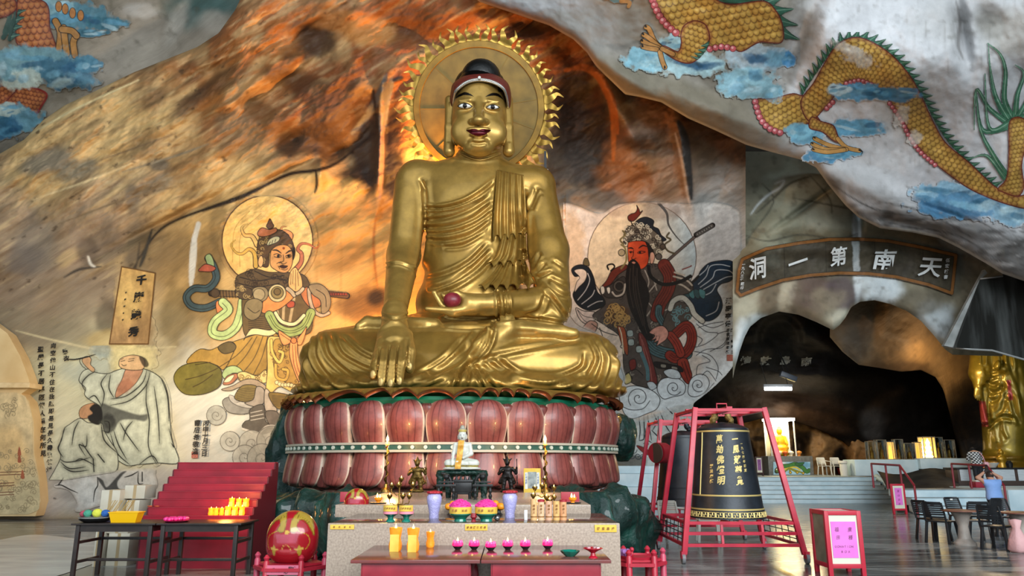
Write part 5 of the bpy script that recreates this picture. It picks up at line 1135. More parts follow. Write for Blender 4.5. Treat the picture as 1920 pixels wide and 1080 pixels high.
# headdress and face
m.f([(378, 142), (396, 112), (436, 100), (474, 118), (472, 146), (498, 160), (512, 190), (538, 214), (512, 222), (490, 190), (440, 150)], '#23252b').f([(325, 240), (322, 200), (330, 168), (350, 148), (390, 138), (440, 148), (490, 182), (524, 236), (516, 282), (486, 300), (468, 262), (440, 228), (390, 216), (346, 222)], '#6e6152')
curls(m, [(325, 240), (330, 168), (390, 138), (450, 150), (505, 210), (518, 280), (486, 295), (450, 230), (390, 214), (340, 222)], 6, '#d8cbb0', 60, 11, 1.3); curls(m, [(325, 240), (330, 168), (390, 138), (450, 150), (505, 210), (510, 270), (450, 230), (390, 214)], 5, '#231a14', 40, 15, 1.4)
m.f([(345, 112), (344, 96), (360, 84), (380, 78), (391, 60), (388, 40), (402, 66), (404, 76), (418, 68), (398, 96), (376, 118), (356, 122)], '#742c1e').l([(358, 118), (366, 140)], 2, INK)
m.l([(318, 170), (330, 190), (305, 215), (320, 235)], 3.4, '#7a6a42').l([(310, 240), (330, 260), (335, 320), (310, 360)], 3.4, '#8a7a4a').c_(312, 280, 17, '#b5a07a').l([(552, 180), (540, 200), (560, 215), (530, 240), (545, 270), (580, 285)], 3.6, '#5d5138'); m.c_(500, 300, 16, '#5a5048').c_(520, 250, 14, '#5a4a3c')
m.f([(343, 240), (352, 226), (392, 220), (432, 226), (446, 262), (450, 300), (442, 340), (412, 364), (380, 350), (350, 334), (344, 290)], '#d9562e', grad=('#c4421f', 1180, 490, 1210, 480))
m.f([(434, 226), (452, 240), (470, 270), (462, 282), (450, 300), (446, 260)], '#241a16').f([(456, 284), (472, 278), (480, 300), (470, 334), (456, 330)], '#dda48a')
m.ll([[(398, 258), (420, 244), (440, 250)], [(346, 258), (360, 256), (372, 262)]], 3., INK, taper=1); m.ll([[(392, 280), (408, 272), (432, 276)], [(394, 284), (412, 284), (430, 278)], [(350, 276), (362, 274), (372, 280)], [(372, 268), (370, 296), (362, 308), (372, 314), (384, 308)]], 1.4); m.c_(405, 279, 4, '#1a0d0a').c_(358, 278, 3.4, '#1a0d0a')
m.f([(350, 330), (360, 318), (376, 316), (392, 330), (404, 352), (412, 392), (438, 440), (452, 510), (436, 580), (444, 650), (468, 700), (466, 726), (432, 712), (392, 640), (356, 565), (338, 490), (334, 400), (342, 350)], '#1a1412').ll([[(372, 345), (370, 420), (380, 520), (420, 650)], [(390, 360), (392, 440), (410, 540), (430, 640)], [(356, 360), (352, 460), (372, 560)], [(380, 400), (390, 520), (440, 690)]], 1., '#4a3c34'); m.f([(362, 330), (372, 324), (384, 330), (374, 338)], '#c9826a', lw=1); m.rib([(448, 350), (460, 400), (520, 440), (600, 430), (660, 400)], 16, '#151315', lw=1)
m.f([(452, 684), (486, 656), (524, 652), (548, 682), (540, 716), (512, 738), (488, 752), (496, 728), (474, 736), (486, 716), (462, 724), (480, 700)], '#d99b88').ll([[(490, 700), (474, 734)], [(505, 705), (492, 744)], [(478, 690), (462, 720)]], 1.)
# clouds
m.f([(300, 1010), (310, 975), (360, 955), (410, 958), (470, 980), (506, 1020), (490, 1070), (440, 1095), (370, 1120), (330, 1100), (312, 1060)], '#e6eef1').sp(398, 1015, 55, 1.6, 1.5, '#252a30', 2.4).l([(318, 1060), (360, 1076), (420, 1070), (455, 1030)], 1.5, '#252a30')
m.f([(492, 975), (505, 930), (545, 912), (600, 918), (634, 950), (625, 995), (570, 1010), (522, 1020)], '#e2ebef').sp(575, 965, 40, 1.6, 1.5, '#252a30', .5); m.f([(648, 990), (660, 925), (700, 896), (740, 905), (756, 945), (730, 990), (680, 1010)], '#e6eef1').sp(700, 950, 36, 1.5, 1.5, '#252a30', 1.); m.f([(525, 880), (560, 868), (600, 880), (610, 915), (560, 915), (535, 900)], '#c9d2d5'); m.f([(440, 940), (470, 935), (490, 960), (460, 975)], '#ccd6da', lw=1.2)
for p in ([(690, 640), (740, 680), (800, 690), (740, 740), (680, 760)], [(700, 632), (770, 660), (830, 640)], [(690, 800), (740, 770), (820, 760), (860, 700)], [(690, 900), (700, 850), (760, 830), (720, 800)], [(720, 900), (750, 880), (790, 930)], [(690, 700), (720, 720), (700, 750)], [(800, 690), (850, 680), (830, 740), (760, 780)], [(680, 780), (760, 800), (800, 860), (790, 920)], [(700, 660), (760, 640), (826, 630)], [(740, 860), (800, 880), (820, 900)], [(720, 1010), (780, 940)]): m.l(p, 1.4, '#2c343c')
gm = mural(cv, 'general_mural', 'painted red-faced general with long black beard on rock, right of golden statue', backY)
writing('mural_writing', None, [('漢壽亭侯', 1366, 564, 607, 11.5, -1), ('陳一峰設繪', 1373, 619, 660, 6.5, 1), ('芙蓉黄清奉題', 1365, 619, 660, 6.5, -1)], backY, M_INK, .03, gm)
seal('red_seal', 1369, 671, 6, backY, gm)
# ink drapery at the foot of that wall
cv = Canvas(1146, 760, 1300, 890, 1.3, '#b9bcb4', 0).over(C_BACK); m = Mur(cv, 1140, 690, .1944)
m.f([(90, 620), (240, 500), (500, 440), (820, 340), (830, 900), (300, 960), (60, 870)], '#c3c8c4', None, soft=6); m.b(170, 680, 90, 130, '#8d8b7f', .9).b(200, 900, 180, 60, '#5a564c', .9)
m.ll([[(300, 480), (310, 600), (300, 700)], [(345, 460), (350, 600), (345, 690)], [(380, 450), (400, 580), (420, 700)], [(300, 700), (340, 690), (360, 640)], [(360, 580), (370, 680), (420, 720)], [(440, 440), (470, 520), (430, 600)], [(500, 420), (560, 560), (600, 620)], [(420, 600), (460, 640), (520, 700)], [(560, 380), (620, 440)], [(340, 730), (380, 720), (390, 740)]], 2.2, '#20262c', taper=1)
m.f([(275, 750), (330, 760), (400, 800), (390, 840), (330, 810)], '#8a2c28', lw=1); 
for x, y, r in ((200, 640, 40), (170, 700, 36), (240, 790, 40), (290, 850, 36), (230, 850, 30), (190, 840, 28), (330, 850, 26)): m.sp(x, y, r, 1.4, 1.5, '#2c343c')
mural(cv, 'drapery_mural', 'ink-drawn robe hem and swirls on the rock foot right of the pink lotus throne', backY)
# ---------------------------------------------------------------- two sages in ink
cv = Canvas(84, 648, 336, 900, 1.3, '#b9b79e', 0).over(C_BACK); m = Mur(cv, 0, 600, .2962); K = '#23211d'
m.b(840, 240, 140, 110, '#d6c68e', .8).b(640, 190, 70, 50, '#8b9894', .7)
m.f([(640, 560), (560, 500), (535, 470), (540, 430), (500, 385), (520, 330), (560, 310), (600, 330), (680, 340), (740, 318), (820, 300), (930, 315), (1020, 370), (1060, 460), (1076, 620), (1090, 760), (1130, 900), (1000, 905), (880, 915), (800, 920), (720, 860), (680, 760), (650, 690)], '#c2c5b0', K, 1.6, a=.92)
m.f([(800, 308), (850, 318), (905, 310), (880, 370), (840, 420), (740, 492), (735, 450), (770, 380)], '#bd8a6a', K, 1.2).b(790, 420, 40, 60, '#9c6248', .6, 40)
m.f([(752, 280), (760, 248), (800, 228), (850, 222), (900, 236), (918, 270), (905, 310), (850, 318), (790, 312), (762, 300)], '#d5ae80', K, 1.3).f([(880, 232), (918, 240), (942, 280), (925, 300), (902, 285)], '#3b3328', None, soft=3, a=.9)
m.ll([[(766, 262), (790, 256)], [(812, 262), (846, 256)], [(770, 280), (784, 290), (800, 284)], [(768, 250), (780, 244)], [(815, 248), (850, 244)]], 1.2, K)
m.f([(520, 262), (530, 236), (560, 230), (578, 250), (572, 280), (600, 310), (588, 330), (550, 300)], '#c49c74', K, 1.2).l([(400, 246), (470, 250), (540, 236), (604, 218)], 3.2, K, 1)
m.f([(640, 532), (700, 545), (790, 575), (880, 600), (935, 596), (920, 640), (840, 630), (760, 640), (720, 700), (660, 715), (640, 640)], '#4a4a45', None, soft=5, a=.9).b(690, 640, 40, 50, '#2a2927', .8)
m.ll([[(680, 340), (640, 400), (660, 470), (640, 560)], [(700, 345), (690, 430), (720, 490)], [(930, 315), (900, 400), (800, 480), (700, 500)], [(950, 330), (920, 420), (820, 510), (700, 540)], [(930, 400), (925, 520), (945, 640), (940, 800), (990, 910)], [(975, 420), (1000, 600), (1010, 780)], [(1020, 370), (1060, 480), (1070, 640)], [(720, 700), (750, 790), (800, 880)], [(760, 650), (800, 720), (880, 830)], [(700, 720), (740, 840), (820, 915)], [(600, 330), (560, 350), (520, 400), (540, 450)], [(560, 500), (600, 480), (640, 540)], [(840, 640), (800, 690), (780, 760)], [(1070, 690), (1100, 800), (1085, 780)], [(880, 915), (960, 860), (1000, 905)]], 2.2, K, taper=1, wash=4)
m.f([(505, 622), (440, 660), (406, 690), (390, 760), (366, 810), (385, 860), (372, 900), (340, 960), (310, 1030), (420, 1015), (560, 990), (660, 975), (740, 950), (742, 840), (700, 770), (660, 700), (640, 650), (560, 650)], '#bfbea6', K, 1.6, a=.92)
m.f([(500, 580), (520, 548), (560, 530), (600, 530), (610, 590), (560, 620), (510, 620)], '#b88a64', K, 1.2).f([(566, 560), (600, 530), (635, 545), (648, 590), (645, 640), (620, 665), (570, 645), (555, 610), (585, 590)], '#201d1a', None, soft=3)
m.ll([[(500, 640), (470, 700), (455, 790)], [(550, 730), (545, 800), (500, 790), (540, 860)], [(520, 780), (560, 840), (590, 880)], [(380, 880), (420, 900), (500, 890), (570, 870)], [(385, 900), (440, 940), (540, 930)], [(400, 930), (460, 960), (560, 950)], [(590, 880), (595, 960)], [(640, 650), (660, 760), (740, 840)], [(620, 850), (660, 900)], [(480, 890), (520, 880), (600, 920)], [(410, 690), (380, 780), (370, 820), (400, 870)], [(660, 640), (690, 650), (690, 710), (650, 700)]], 2.2, K, taper=1, wash=4)
m.ll([[(510, 240), (505, 262), (520, 290), (545, 310)]], 1.5, K)
m.b(310, 260, 10, 1, K, 0)
sg = mural(cv, 'sages_mural', 'ink painting of a robed standing sage and a seated one, on rock at left', backY)
cv = Canvas(100, 860, 340, 965, 1.3, '#b4aca2', 0).over(C_BACK); m = Mur(cv, 0, 880, .1852)
m.f([(560, 160), (900, 60), (1500, 0), (1560, 60), (1560, 200), (1300, 280), (1000, 360), (780, 420), (790, 330), (700, 200)], '#bcb8b0', None, soft=8, tex=.25); m.b(880, 230, 100, 140, '#c9c9c4', .8)
m.f([(980, 80), (1040, 110), (1080, 180), (1170, 90), (1230, 30), (1280, 20), (1240, 60), (1190, 130), (1200, 190), (1250, 215), (1090, 215), (1050, 190)], '#2b2b2a', None, soft=3, a=.9).ll([[(985, 80), (990, 160), (960, 220), (945, 330)], [(1260, 80), (1330, 60), (1400, 20)], [(1400, 30), (1400, 140), (1450, 145)], [(1440, 30), (1440, 120)], [(560, 165), (620, 160), (700, 200), (790, 240)], [(640, 90), (590, 160)]], 2.4, K, taper=1); m.b(500, 300, 30, 10, '#5a544e', .8).b(550, 292, 20, 9, '#5a544e', .8)
mural(cv, 'brushwork_mural', 'dark ink brushwork on the pale rock foot behind the white cartons', backY)
writing('ink_poem', 'two columns of black brush calligraphy on pale rock left of the ink-painted sages', [('向空他山不住在我照即易見長久青寬慎淨', 100, 648, 880, 10.5, -8), ('寫', 122, 660, 660, 12, 0), ('衣', 124, 672, 672, 11, 0), ('聖嚴長不居馬匝恨人遠在何所見', 76, 655, 850, 11.5, 5), ('壬申冬寒月人書之於洞', 68, 770, 850, 6, 1)], backY, M_INK, .035)
seal('red_seal', 71, 868, 4, backY, sg)
# framed inscription
cv = Canvas(200, 492, 298, 652, 1.5, '#c79f5e', 0).over(C_BACK)
qd = [(228, 500), (291, 512), (278, 645), (205, 645)]; cv.fill(qd, '#c8a060', None, smooth=False, tex=.35, grad=('#a9865a', 250, 500, 250, 640)); cv.blob(240, 560, 24, 40, '#e0bb74', .7, 0, .9, .5, 20); cv.blob(270, 620, 20, 30, '#8e6f48', .6, 0, .9, .5, 14)
cv.line(qd+[qd[0]], 2.6, '#6a4a26', smooth=False)
ip = cv.patch('framed_inscription', backY, M_MURAL, .04); tag(ip, 'tall tan framed inscription of four black characters on rock left of the guardian painting', 'inscription')
writing('characters', None, [('千巖競秀', 265, 525, 622, 19, -15), ('甲辰仲冬李', 236, 549, 600, 3.6, -6)], backY, M_INK, .045, ip)
# ---------------------------------------------------------------- dragons on the ceiling and other painted rock
def scales(cv, pts, size, ang, c0='#b08a3e', c1='#5d3b1c', c2='#d0ab5c', line='#5a1f1c', lw=2.2, spine=None):
    q = crom(pts, True, 6); sl = cv.win(q[:, 0].min()-3, q[:, 1].min()-3, q[:, 0].max()+3, q[:, 1].max()+3)
    X, Y = cv.X[sl], cv.Y[sl]; sd = cv.sd(sl, q); m = sstep(.6, -.6, sd)
    if spine is None:
        a = math.radians(ang); u = (X*math.cos(a)+Y*math.sin(a)); v = (-X*math.sin(a)+Y*math.cos(a))
    else:
        sp = crom(spine, False, 10); d = np.full(X.shape, 1e9); u = np.zeros(X.shape); v = np.zeros(X.shape); L0 = 0
        for (ax, ay), (bx, by) in zip(sp, sp[1:]):
            vx, vy = bx-ax, by-ay; L = math.hypot(vx, vy)+1e-9; t = np.clip(((X-ax)*vx+(Y-ay)*vy)/L/L, 0, 1)
            e = np.hypot(X-ax-t*vx, Y-ay-t*vy); k = e < d; d[k] = e[k]; u[k] = (L0+t*L)[k]; v[k] = (np.sign(vx*(Y-ay)-vy*(X-ax))*e)[k]; L0 += L
    u = u/size+.08*fbm(X/20, Y/20, 1., 2); v = v/size*1.05
    r = np.floor(u); du = u-r; dv = (v+.5*(r % 2)) % 1-.5
    rad = np.hypot(du, dv*1.5); rim = np.exp(-((rad-.86)/.12)**2); lit = sstep(.75, .1, rad)
    fade = sstep(0, -10, sd)
    C = np.array(lin(c0))[None, None]*(1-lit[..., None]*.55)+np.array(lin(c2))[None, None]*lit[..., None]*.55
    C = C*(1-rim[..., None]*.8)+np.array(lin(c1))*rim[..., None]*.8
    ed = (1-fade)[..., None]*.6; C = C*(1-ed)+np.array(lin('#7a3a26'))*ed
    C = C*(1+.18*fbm(X/22, Y/22, 5., 3))[..., None]
    cv.put(sl, m, C)
    if line: cv.line(list(q)+[q[0]], lw, line, smooth=False)
def spikes(cv, path, h, step, col='#2f5a48', side=1, lean=.6):
    q = crom(path, False, 14); d = np.gradient(q, axis=0); L = np.concatenate([[0], np.cumsum(np.hypot(*np.diff(q, axis=0).T))])
    for s0 in np.arange(0, L[-1]-step*.5, step):
        def at(x): return np.array([np.interp(x, L, q[:, 0]), np.interp(x, L, q[:, 1])])
        a, b = at(s0), at(s0+step*1.05); t = (b-a)/(np.linalg.norm(b-a)+1e-9); n = np.array([t[1], -t[0]])*side
        tip = (a+b)/2+n*h+t*h*lean; cv.fill([a, (a+tip)/2+t*step*.05, tip, (b*1.2+tip*.8)/2, b], col, '#16261e', 1.1, n=3)
        cv.line([(a+b)/2, tip], 1.2, '#6d8f7a')
def belly(cv, path, r, step, col='#b5575c'):
    q = crom(path, False, 14); L = np.concatenate([[0], np.cumsum(np.hypot(*np.diff(q, axis=0).T))])
    for s0 in np.arange(0, L[-1], step): cv.circ(np.interp(s0, L, q[:, 0]), np.interp(s0, L, q[:, 1]), r, col, '#5a1a20', 1.1); cv.circ(np.interp(s0, L, q[:, 0])-r*.2, np.interp(s0, L, q[:, 1])-r*.3, r*.4, '#dca0a0')
def clouds(cv, bl, seed=1):
    rg = random.Random(seed)
    for x, y, rx, ry, col in bl:
        cv.blob(x, y, rx, ry, col, .95, 0, .35, .55, 12)
        for k in range(5): cv.blob(x+rg.uniform(-.7, .7)*rx, y+rg.uniform(-.5, .5)*ry, rx*rg.uniform(.2, .45), ry*rg.uniform(.15, .4), rg.choice(['#6f9fb4', '#39708e', '#a9c6cf', '#1f4f70', '#5b93ad']), .7, rg.uniform(-20, 20), .7, .5, 9)
def conv(ox, oy, k): return lambda pts: np.array(pts, float)*k+np.array([ox, oy])
R7 = conv(1140, 0, .40625)
cv = Canvas(1130, -40, 1530, 205, 1.3, '#888888', 0).over(C_OVER)
clouds(cv, [(1215, 112, 46, 22, '#7fb0bf'), (1290, 118, 70, 24, '#9fc0c6'), (1420, 108, 60, 26, '#9fb3bd'), (1400, 155, 52, 30, '#8cb6c2'), (1480, 112, 12, 14, '#4a86b0'), (1160, -4, 30, 8, '#5f8b96'), (1258, 80, 22, 14, '#93b7c0'), (1450, 175, 20, 18, '#7ea6b2')], 2)
spikes(cv, R7([(715, -10), (770, 40), (800, 100), (812, 190)]), 30, 22, side=1); cv.fill(R7([(440, -20), (560, 15), (700, 5), (740, -40)]), '#2f5d4c', '#16261e', 1.2)
scales(cv, R7([(185, -40), (215, 10), (260, 80), (310, 150), (335, 168), (372, 112), (440, 112), (470, 170), (458, 226), (560, 214), (615, 238), (700, 195), (800, 196), (806, 120), (775, 50), (715, 5), (560, 20), (440, -20)]), 12.5, 78)
belly(cv, R7([(205, 0), (235, 70), (275, 120), (325, 160)]), 7, 11); belly(cv, R7([(470, 226), (530, 216), (600, 230)]), 6, 11)
scales(cv, R7([(352, 118), (400, 96), (450, 115), (468, 170), (455, 220), (420, 268), (375, 292), (320, 280), (270, 250), (240, 222), (262, 212), (322, 238), (338, 200), (336, 160)]), 10, 110)
spikes(cv, R7([(468, 190), (450, 235), (410, 275)]), 12, 12, side=-1)
for p in ([(240, 215), (215, 190), (190, 135), (175, 125)], [(235, 215), (195, 180), (165, 160)], [(232, 222), (190, 205), (160, 190)], [(225, 228), (185, 222), (160, 215)], [(240, 240), (250, 280), (262, 310)], [(250, 225), (300, 250)]): q = R7(p); cv.line(q, 10.5, INK); cv.line(q, 8, '#b08048'); 
for x, y, dx, dy in ((175, 123, -10, 6), (163, 158, -12, 8), (158, 188, -10, 10), (160, 214, -8, 12), (262, 312, -2, 14), (95, 20, -8, 12)): cv.line(R7([(x, y), (x+dx*.3, y-6), (x+dx, y+dy)]), 4, '#1d1a18', taper=2)
cv.line(R7([(60, 6), (100, 10), (95, 30)]), 7, '#a87a48')
mural(cv, 'dragon_mural', 'painted gold dragon shoulder and clawed forefoot on the grey overhang, cut by the frame top', overY)
cv = Canvas(1400, 60, 1990, 440, 1.2, '#888888', 0).over(C_OVER)
clouds(cv, [(1510, 250, 30, 22, '#6ea5be'), (1545, 292, 36, 14, '#4a86a8'), (1600, 240, 60, 16, '#5b9cbc'), (1770, 362, 60, 20, '#7fa9c0'), (1810, 385, 90, 24, '#4a7ea0'), (1900, 400, 40, 24, '#7aa2b8'), (1570, 285, 40, 12, '#5f9ab5')], 5)
spikes(cv, R7([(895, 440), (935, 375), (985, 300), (1040, 225), (1100, 180), (1180, 175), (1260, 215), (1340, 280), (1400, 360), (1450, 440), (1500, 540), (1560, 640), (1640, 730), (1720, 810), (1790, 865)]), 17, 14.5, '#2c5c46')
scales(cv, R7([(676, 462), (760, 455), (850, 432), (905, 440), (960, 400), (940, 500), (980, 560), (925, 570), (880, 590), (800, 615), (740, 580), (700, 530)]), 10, 60)
spn = [(900, 520), (960, 420), (1020, 320), (1100, 255), (1180, 245), (1280, 300), (1370, 400), (1420, 510), (1470, 620), (1550, 720), (1660, 810), (1760, 880), (1900, 925)]
scales(cv, R7([(890, 470), (950, 380), (1000, 290), (1060, 205), (1140, 172), (1220, 195), (1310, 255), (1390, 345), (1440, 430), (1500, 560), (1560, 660), (1660, 745), (1750, 830), (1800, 870), (1880, 905), (1940, 900), (1940, 960), (1850, 945), (1740, 905), (1650, 860), (1540, 780), (1440, 690), (1370, 570), (1300, 470), (1240, 400), (1160, 372), (1100, 380), (1040, 450), (1000, 500), (930, 560)]), 9.5, 0, spine=R7(spn))
belly(cv, R7([(1300, 478), (1350, 550), (1390, 630), (1440, 700), (1520, 770)]), 4.5, 8.5); belly(cv, R7([(1100, 385), (1160, 372), (1215, 390)]), 4.5, 8); belly(cv, R7([(680, 470), (700, 540), (740, 590), (800, 615)]), 6, 10); belly(cv, R7([(1010, 500), (1050, 460)]), 5, 8)
for x, y, rx, ry in ((1590, 92, 26, 10), (1610, 108, 30, 16), (1690, 215, 14, 20), (1715, 260, 12, 14)): cv.blob(x, y, rx, ry, '#d8d5cc', .55, 20, .6, .7, 7)
clouds(cv, [(1605, 172, 50, 16, '#4f8fb4'), (1680, 178, 40, 14, '#4a82a8'), (1570, 168, 22, 10, '#b5cdd4'), (1500, 246, 26, 14, '#7fb5c8'), (1650, 175, 30, 12, '#3d7a9e')], 8)
scales(cv, R7([(940, 540), (985, 560), (1040, 580), (1062, 630), (1080, 660), (1040, 650), (990, 610), (930, 590)]), 7, 30)
for p in ([(1060, 640), (1100, 680), (1160, 695)], [(1100, 690), (1020, 670), (955, 640)], [(1100, 690), (1010, 690), (945, 665)], [(1090, 692), (1010, 702), (950, 690)]): q = R7(p); cv.line(q, 9, INK); cv.line(q, 7, '#b98a4c')
for x, y in ((955, 636), (945, 662), (950, 690)): cv.line(R7([(x, y), (x-8, y-4), (x-12, y+6)]), 3.4, '#1d1a18', taper=2)
cv.line(R7([(1160, 692), (1174, 700), (1168, 716)]), 4, '#1d1a18', taper=2)
for p, w in (([(1850, 560), (1800, 480), (1770, 380), (1755, 200)], 9), ([(1870, 550), (1830, 460), (1835, 330), (1810, 250), (1752, 200)], 12), ([(1855, 560), (1790, 440), (1760, 280)], 10), ([(1880, 540), (1890, 440), (1920, 340), (1880, 300)], 11), ([(1890, 545), (1930, 470), (1960, 380)], 11), ([(1850, 570), (1760, 500), (1700, 415), (1690, 600)], 10), ([(1860, 580), (1730, 600), (1700, 420)], 12), ([(1830, 800), (1780, 720), (1720, 600), (1700, 450)], 12), ([(1830, 820), (1750, 720), (1680, 730)], 9), ([(1860, 560), (1760, 590), (1740, 340)], 10), ([(1900, 550), (1940, 520), (1980, 440)], 12)): q = R7(p); cv.line(q, w+2, '#1c3a2c', taper=2); cv.line(q, w, '#3f6f55', taper=2); cv.line(q, 1.3, '#8fb09a', taper=1)
scales(cv, R7([(1855, 560), (1920, 550), (1935, 640), (1910, 760), (1920, 860), (1890, 905), (1820, 885), (1800, 870), (1840, 820), (1850, 700)]), 8, 80, line='#6a2a1c')
mural(cv, 'dragon_mural', 'painted gold dragon tail with green spikes winding over the white rock, upper right', overY)
cv = Canvas(-70, -60, 262, 270, 1.2, '#888888', 0).over(C_CEIL); R6 = conv(0, 0, .3055)
clouds(cv, [(140, 30, 70, 26, '#4f7f90'), (200, 45, 40, 12, '#3c6f80'), (100, 12, 40, 14, '#7fa5ad'), (165, 62, 34, 8, '#37697c')], 3)
for p in ([(0, 20), (60, 90), (20, 200)], [(20, 230), (100, 100)], [(60, 240), (105, 60)]): cv.line(R6(p), 9, '#39514a', taper=1)
scales(cv, R6([(-60, -30), (60, -30), (105, 40), (60, 90), (0, 110), (-60, 120)]), 11, 70, '#a06038', '#4a2416', '#c08a50')
scales(cv, R6([(115, -40), (180, -20), (270, 10), (300, 60), (305, 160), (330, 240), (350, 320), (250, 300), (110, 275), (100, 150)]), 12, 84, '#b0683c', '#5a2a1a', '#c98f52'); spikes(cv, R6([(60, 250), (90, 160), (112, 60)]), 14, 16, '#3a5a52', side=-1)
for p in ([(340, 130), (370, 200), (360, 310)], [(390, 170), (400, 260), (410, 330)], [(470, 215), (450, 260), (460, 340)], [(380, 180), (440, 190), (470, 220)]): q = R6(p); cv.line(q, 14, INK); cv.line(q, 11, '#a87840')
for x, y in ((360, 40), (400, 55), (445, 80), (495, 95)): cv.circ(*R6((x, y)), 6, '#b0743c', INK, 1.2, ry=10)
scales(cv, R6([(120, 515), (180, 530), (285, 575), (255, 650), (205, 710), (110, 690), (20, 655), (60, 590)]), 8, 100, '#a05c38', '#4a2014', '#bd8048', line='#7a2620', lw=4); scales(cv, R6([(-40, 500), (100, 505), (110, 540), (0, 660), (-40, 680)]), 8, 60, '#a05c38', '#4a2014', '#bd8048')
clouds(cv, [(50, 115, 90, 30, '#6f98a2'), (120, 140, 60, 30, '#3f6d84'), (165, 120, 24, 16, '#4a7f96'), (40, 150, 40, 20, '#b0beb6'), (35, 222, 40, 24, '#5f8fa0'), (0, 240, 40, 24, '#2f5f7c'), (10, 205, 30, 12, '#9fb2b0'), (-30, 130, 50, 40, '#6a94a0')], 4)
mural(cv, 'dragon_mural', 'painted red-brown dragon coils among blue clouds on the dark ceiling, upper left', ceilLY)
# ---------------------------------------------------------------- arched signboard over the tunnel: dark panel, brown border, white characters
cvs = Canvas(1376, 440, 1804, 562, 1.3, '#4a4538', 0).over(C_ARCH); R4 = conv(1360, 430, .3055)
qs = R4([(105, 185), (250, 120), (450, 85), (640, 62), (820, 60), (1000, 72), (1200, 110), (1415, 160), (1390, 392), (1250, 340), (1050, 292), (880, 272), (700, 268), (520, 282), (350, 312), (200, 362), (95, 405), (72, 380), (85, 250)])
cvs.fill(qs, '#4b4638', None, smooth=False, tex=.3); cvs.clip = cvs.a.copy(); cvs.blob(1530, 475, 40, 20, '#39342a', .6, 0, .9, .5, 14); cvs.blob(1450, 480, 16, 24, '#6d6c60', .5, 20, .8, .5, 10); cvs.blob(1605, 480, 7, 44, '#b9c2c4', .85, 0, .6, .5, 12); cvs.blob(1680, 505, 30, 12, '#3a352c', .6)
for k in (1470, 1548, 1640, 1730): cvs.line([(k, 450), (k+2, 545)], 1.2, '#332f26')
cvs.clip = None; q2 = list(qs)+[qs[0]]; cvs.line(q2, 8, '#2e2a22', smooth=False); cvs.line(q2, 5.5, '#8a5c2c', smooth=False)
sb = cvs.patch('arched_signboard', archY, M_MURAL, .1); tag(sb, 'long arched dark sign with brown border and five white characters over the tunnel mouth', 'sign')
M_WHITE = mat('white_lettering', '#e6ecec', .6, c2='#cfd8da', nscale=3)
pl = place_on(archY, .32)
items = [(ch, *R4((x, y)), sz, rot, sx) for ch, x, y, sz, rot, sx in [('洞', 198, 238, 42, .1, .8), ('一', 445, 200, 36, .25, 1.1), ('第', 695, 165, 38, .05, .85), ('南', 978, 185, 40, -.08, 1.1), ('天', 1260, 235, 40, -.12, 1.1)]]
for i, ch in enumerate('伍宏枝書'): items.append((ch, *R4((1365-4*i, 190+34*i)), 8, 0, 1))
for i, ch in enumerate('一九八三年題印'): items.append((ch, *R4((112-3*i+(8 if i > 4 else 0), 215+24*i)), 6.5, 0, 1))
text_mesh('characters', [(a, x, -y, s_, r, k) for a, x, y, s_, r, k in items], lambda u, v: pl(u, -v), M_WHITE, sb, .02)
pl2 = place_on(tunY, .4)
o = text_mesh('tunnel_inscription', [(ch, x, -y, 17, 0, 1.25) for ch, x, y in [('煌', 1398, 676), ('敦', 1436, 676), ('島', 1473, 676), ('南', 1512, 678)]], lambda u, v: pl2(u, -v), mat('worn_grey_lettering', '#8a8a80', .8, c2='#55534b', nscale=3), None, .03)
tag(o, 'four faint grey characters on the black rock inside the tunnel', 'inscription')
# ---------------------------------------------------------------- dark streaked sheet with pale edge, upper right
sh = thing('dark_sheet_panel', 'dark water-stained sheet with pale grey edge strip hanging before the golden standing statue', 'panel', tuple(P(1850, 600, 24)))
b = MB(); pts = [(1792, 652), (1838, 522), (1880, 516), (1930, 522), (2010, 540), (2010, 690), (1920, 672), (1860, 655)]
fr = [P(x, y, 24+.004*(x-1850)) for x, y in pts]; A = [b.bm.verts.new(p) for p in fr]; Bv = [b.bm.verts.new(p+Vector((0, .12, .03))) for p in fr]
b.bm.faces.new(A); b.bm.faces.new(Bv[::-1])
for i in range(len(A)): j = (i+1) % len(A); b.bm.faces.new((A[i], Bv[i], Bv[j], A[j]))
b.build('sheet', mat('dark_streaked_sheet', '#20211f', .32, c2='#5d6160', nscale=1.1, stretch=(2.2, 1, .35), lo=.45, hi=.8, bump=.5, bscale=3), sh, world=True)
b = MB(); b.tube([P(x, y, 23.9) for x, y in [(1793, 652), (1822, 655), (1860, 657), (1920, 674), (2010, 692)]], .035, 8); b.tube([P(x, y, 23.9) for x, y in [(1838, 523), (1880, 518)]], .03, 8); b.build('edge_rail', mat('pale_metal_edge', '#a9acab', .4, .4), sh, smooth=True, world=True)
b = MB(); q = [P(x, y, 23.95) for x, y in [(1770, 648), (1846, 505), (1852, 512), (1838, 524), (1794, 653)]]; A = [b.bm.verts.new(p) for p in q]; Bv = [b.bm.verts.new(p+Vector((0, .15, 0))) for p in q]; b.bm.faces.new(A); b.bm.faces.new(Bv[::-1])
for i in range(5): j = (i+1) % 5; b.bm.faces.new((A[i], Bv[i], Bv[j], A[j]))
b.build('edge_strip', mat('pale_grey_strip', '#a3a7a6', .6, c2='#7d8280', nscale=2), sh, world=True)
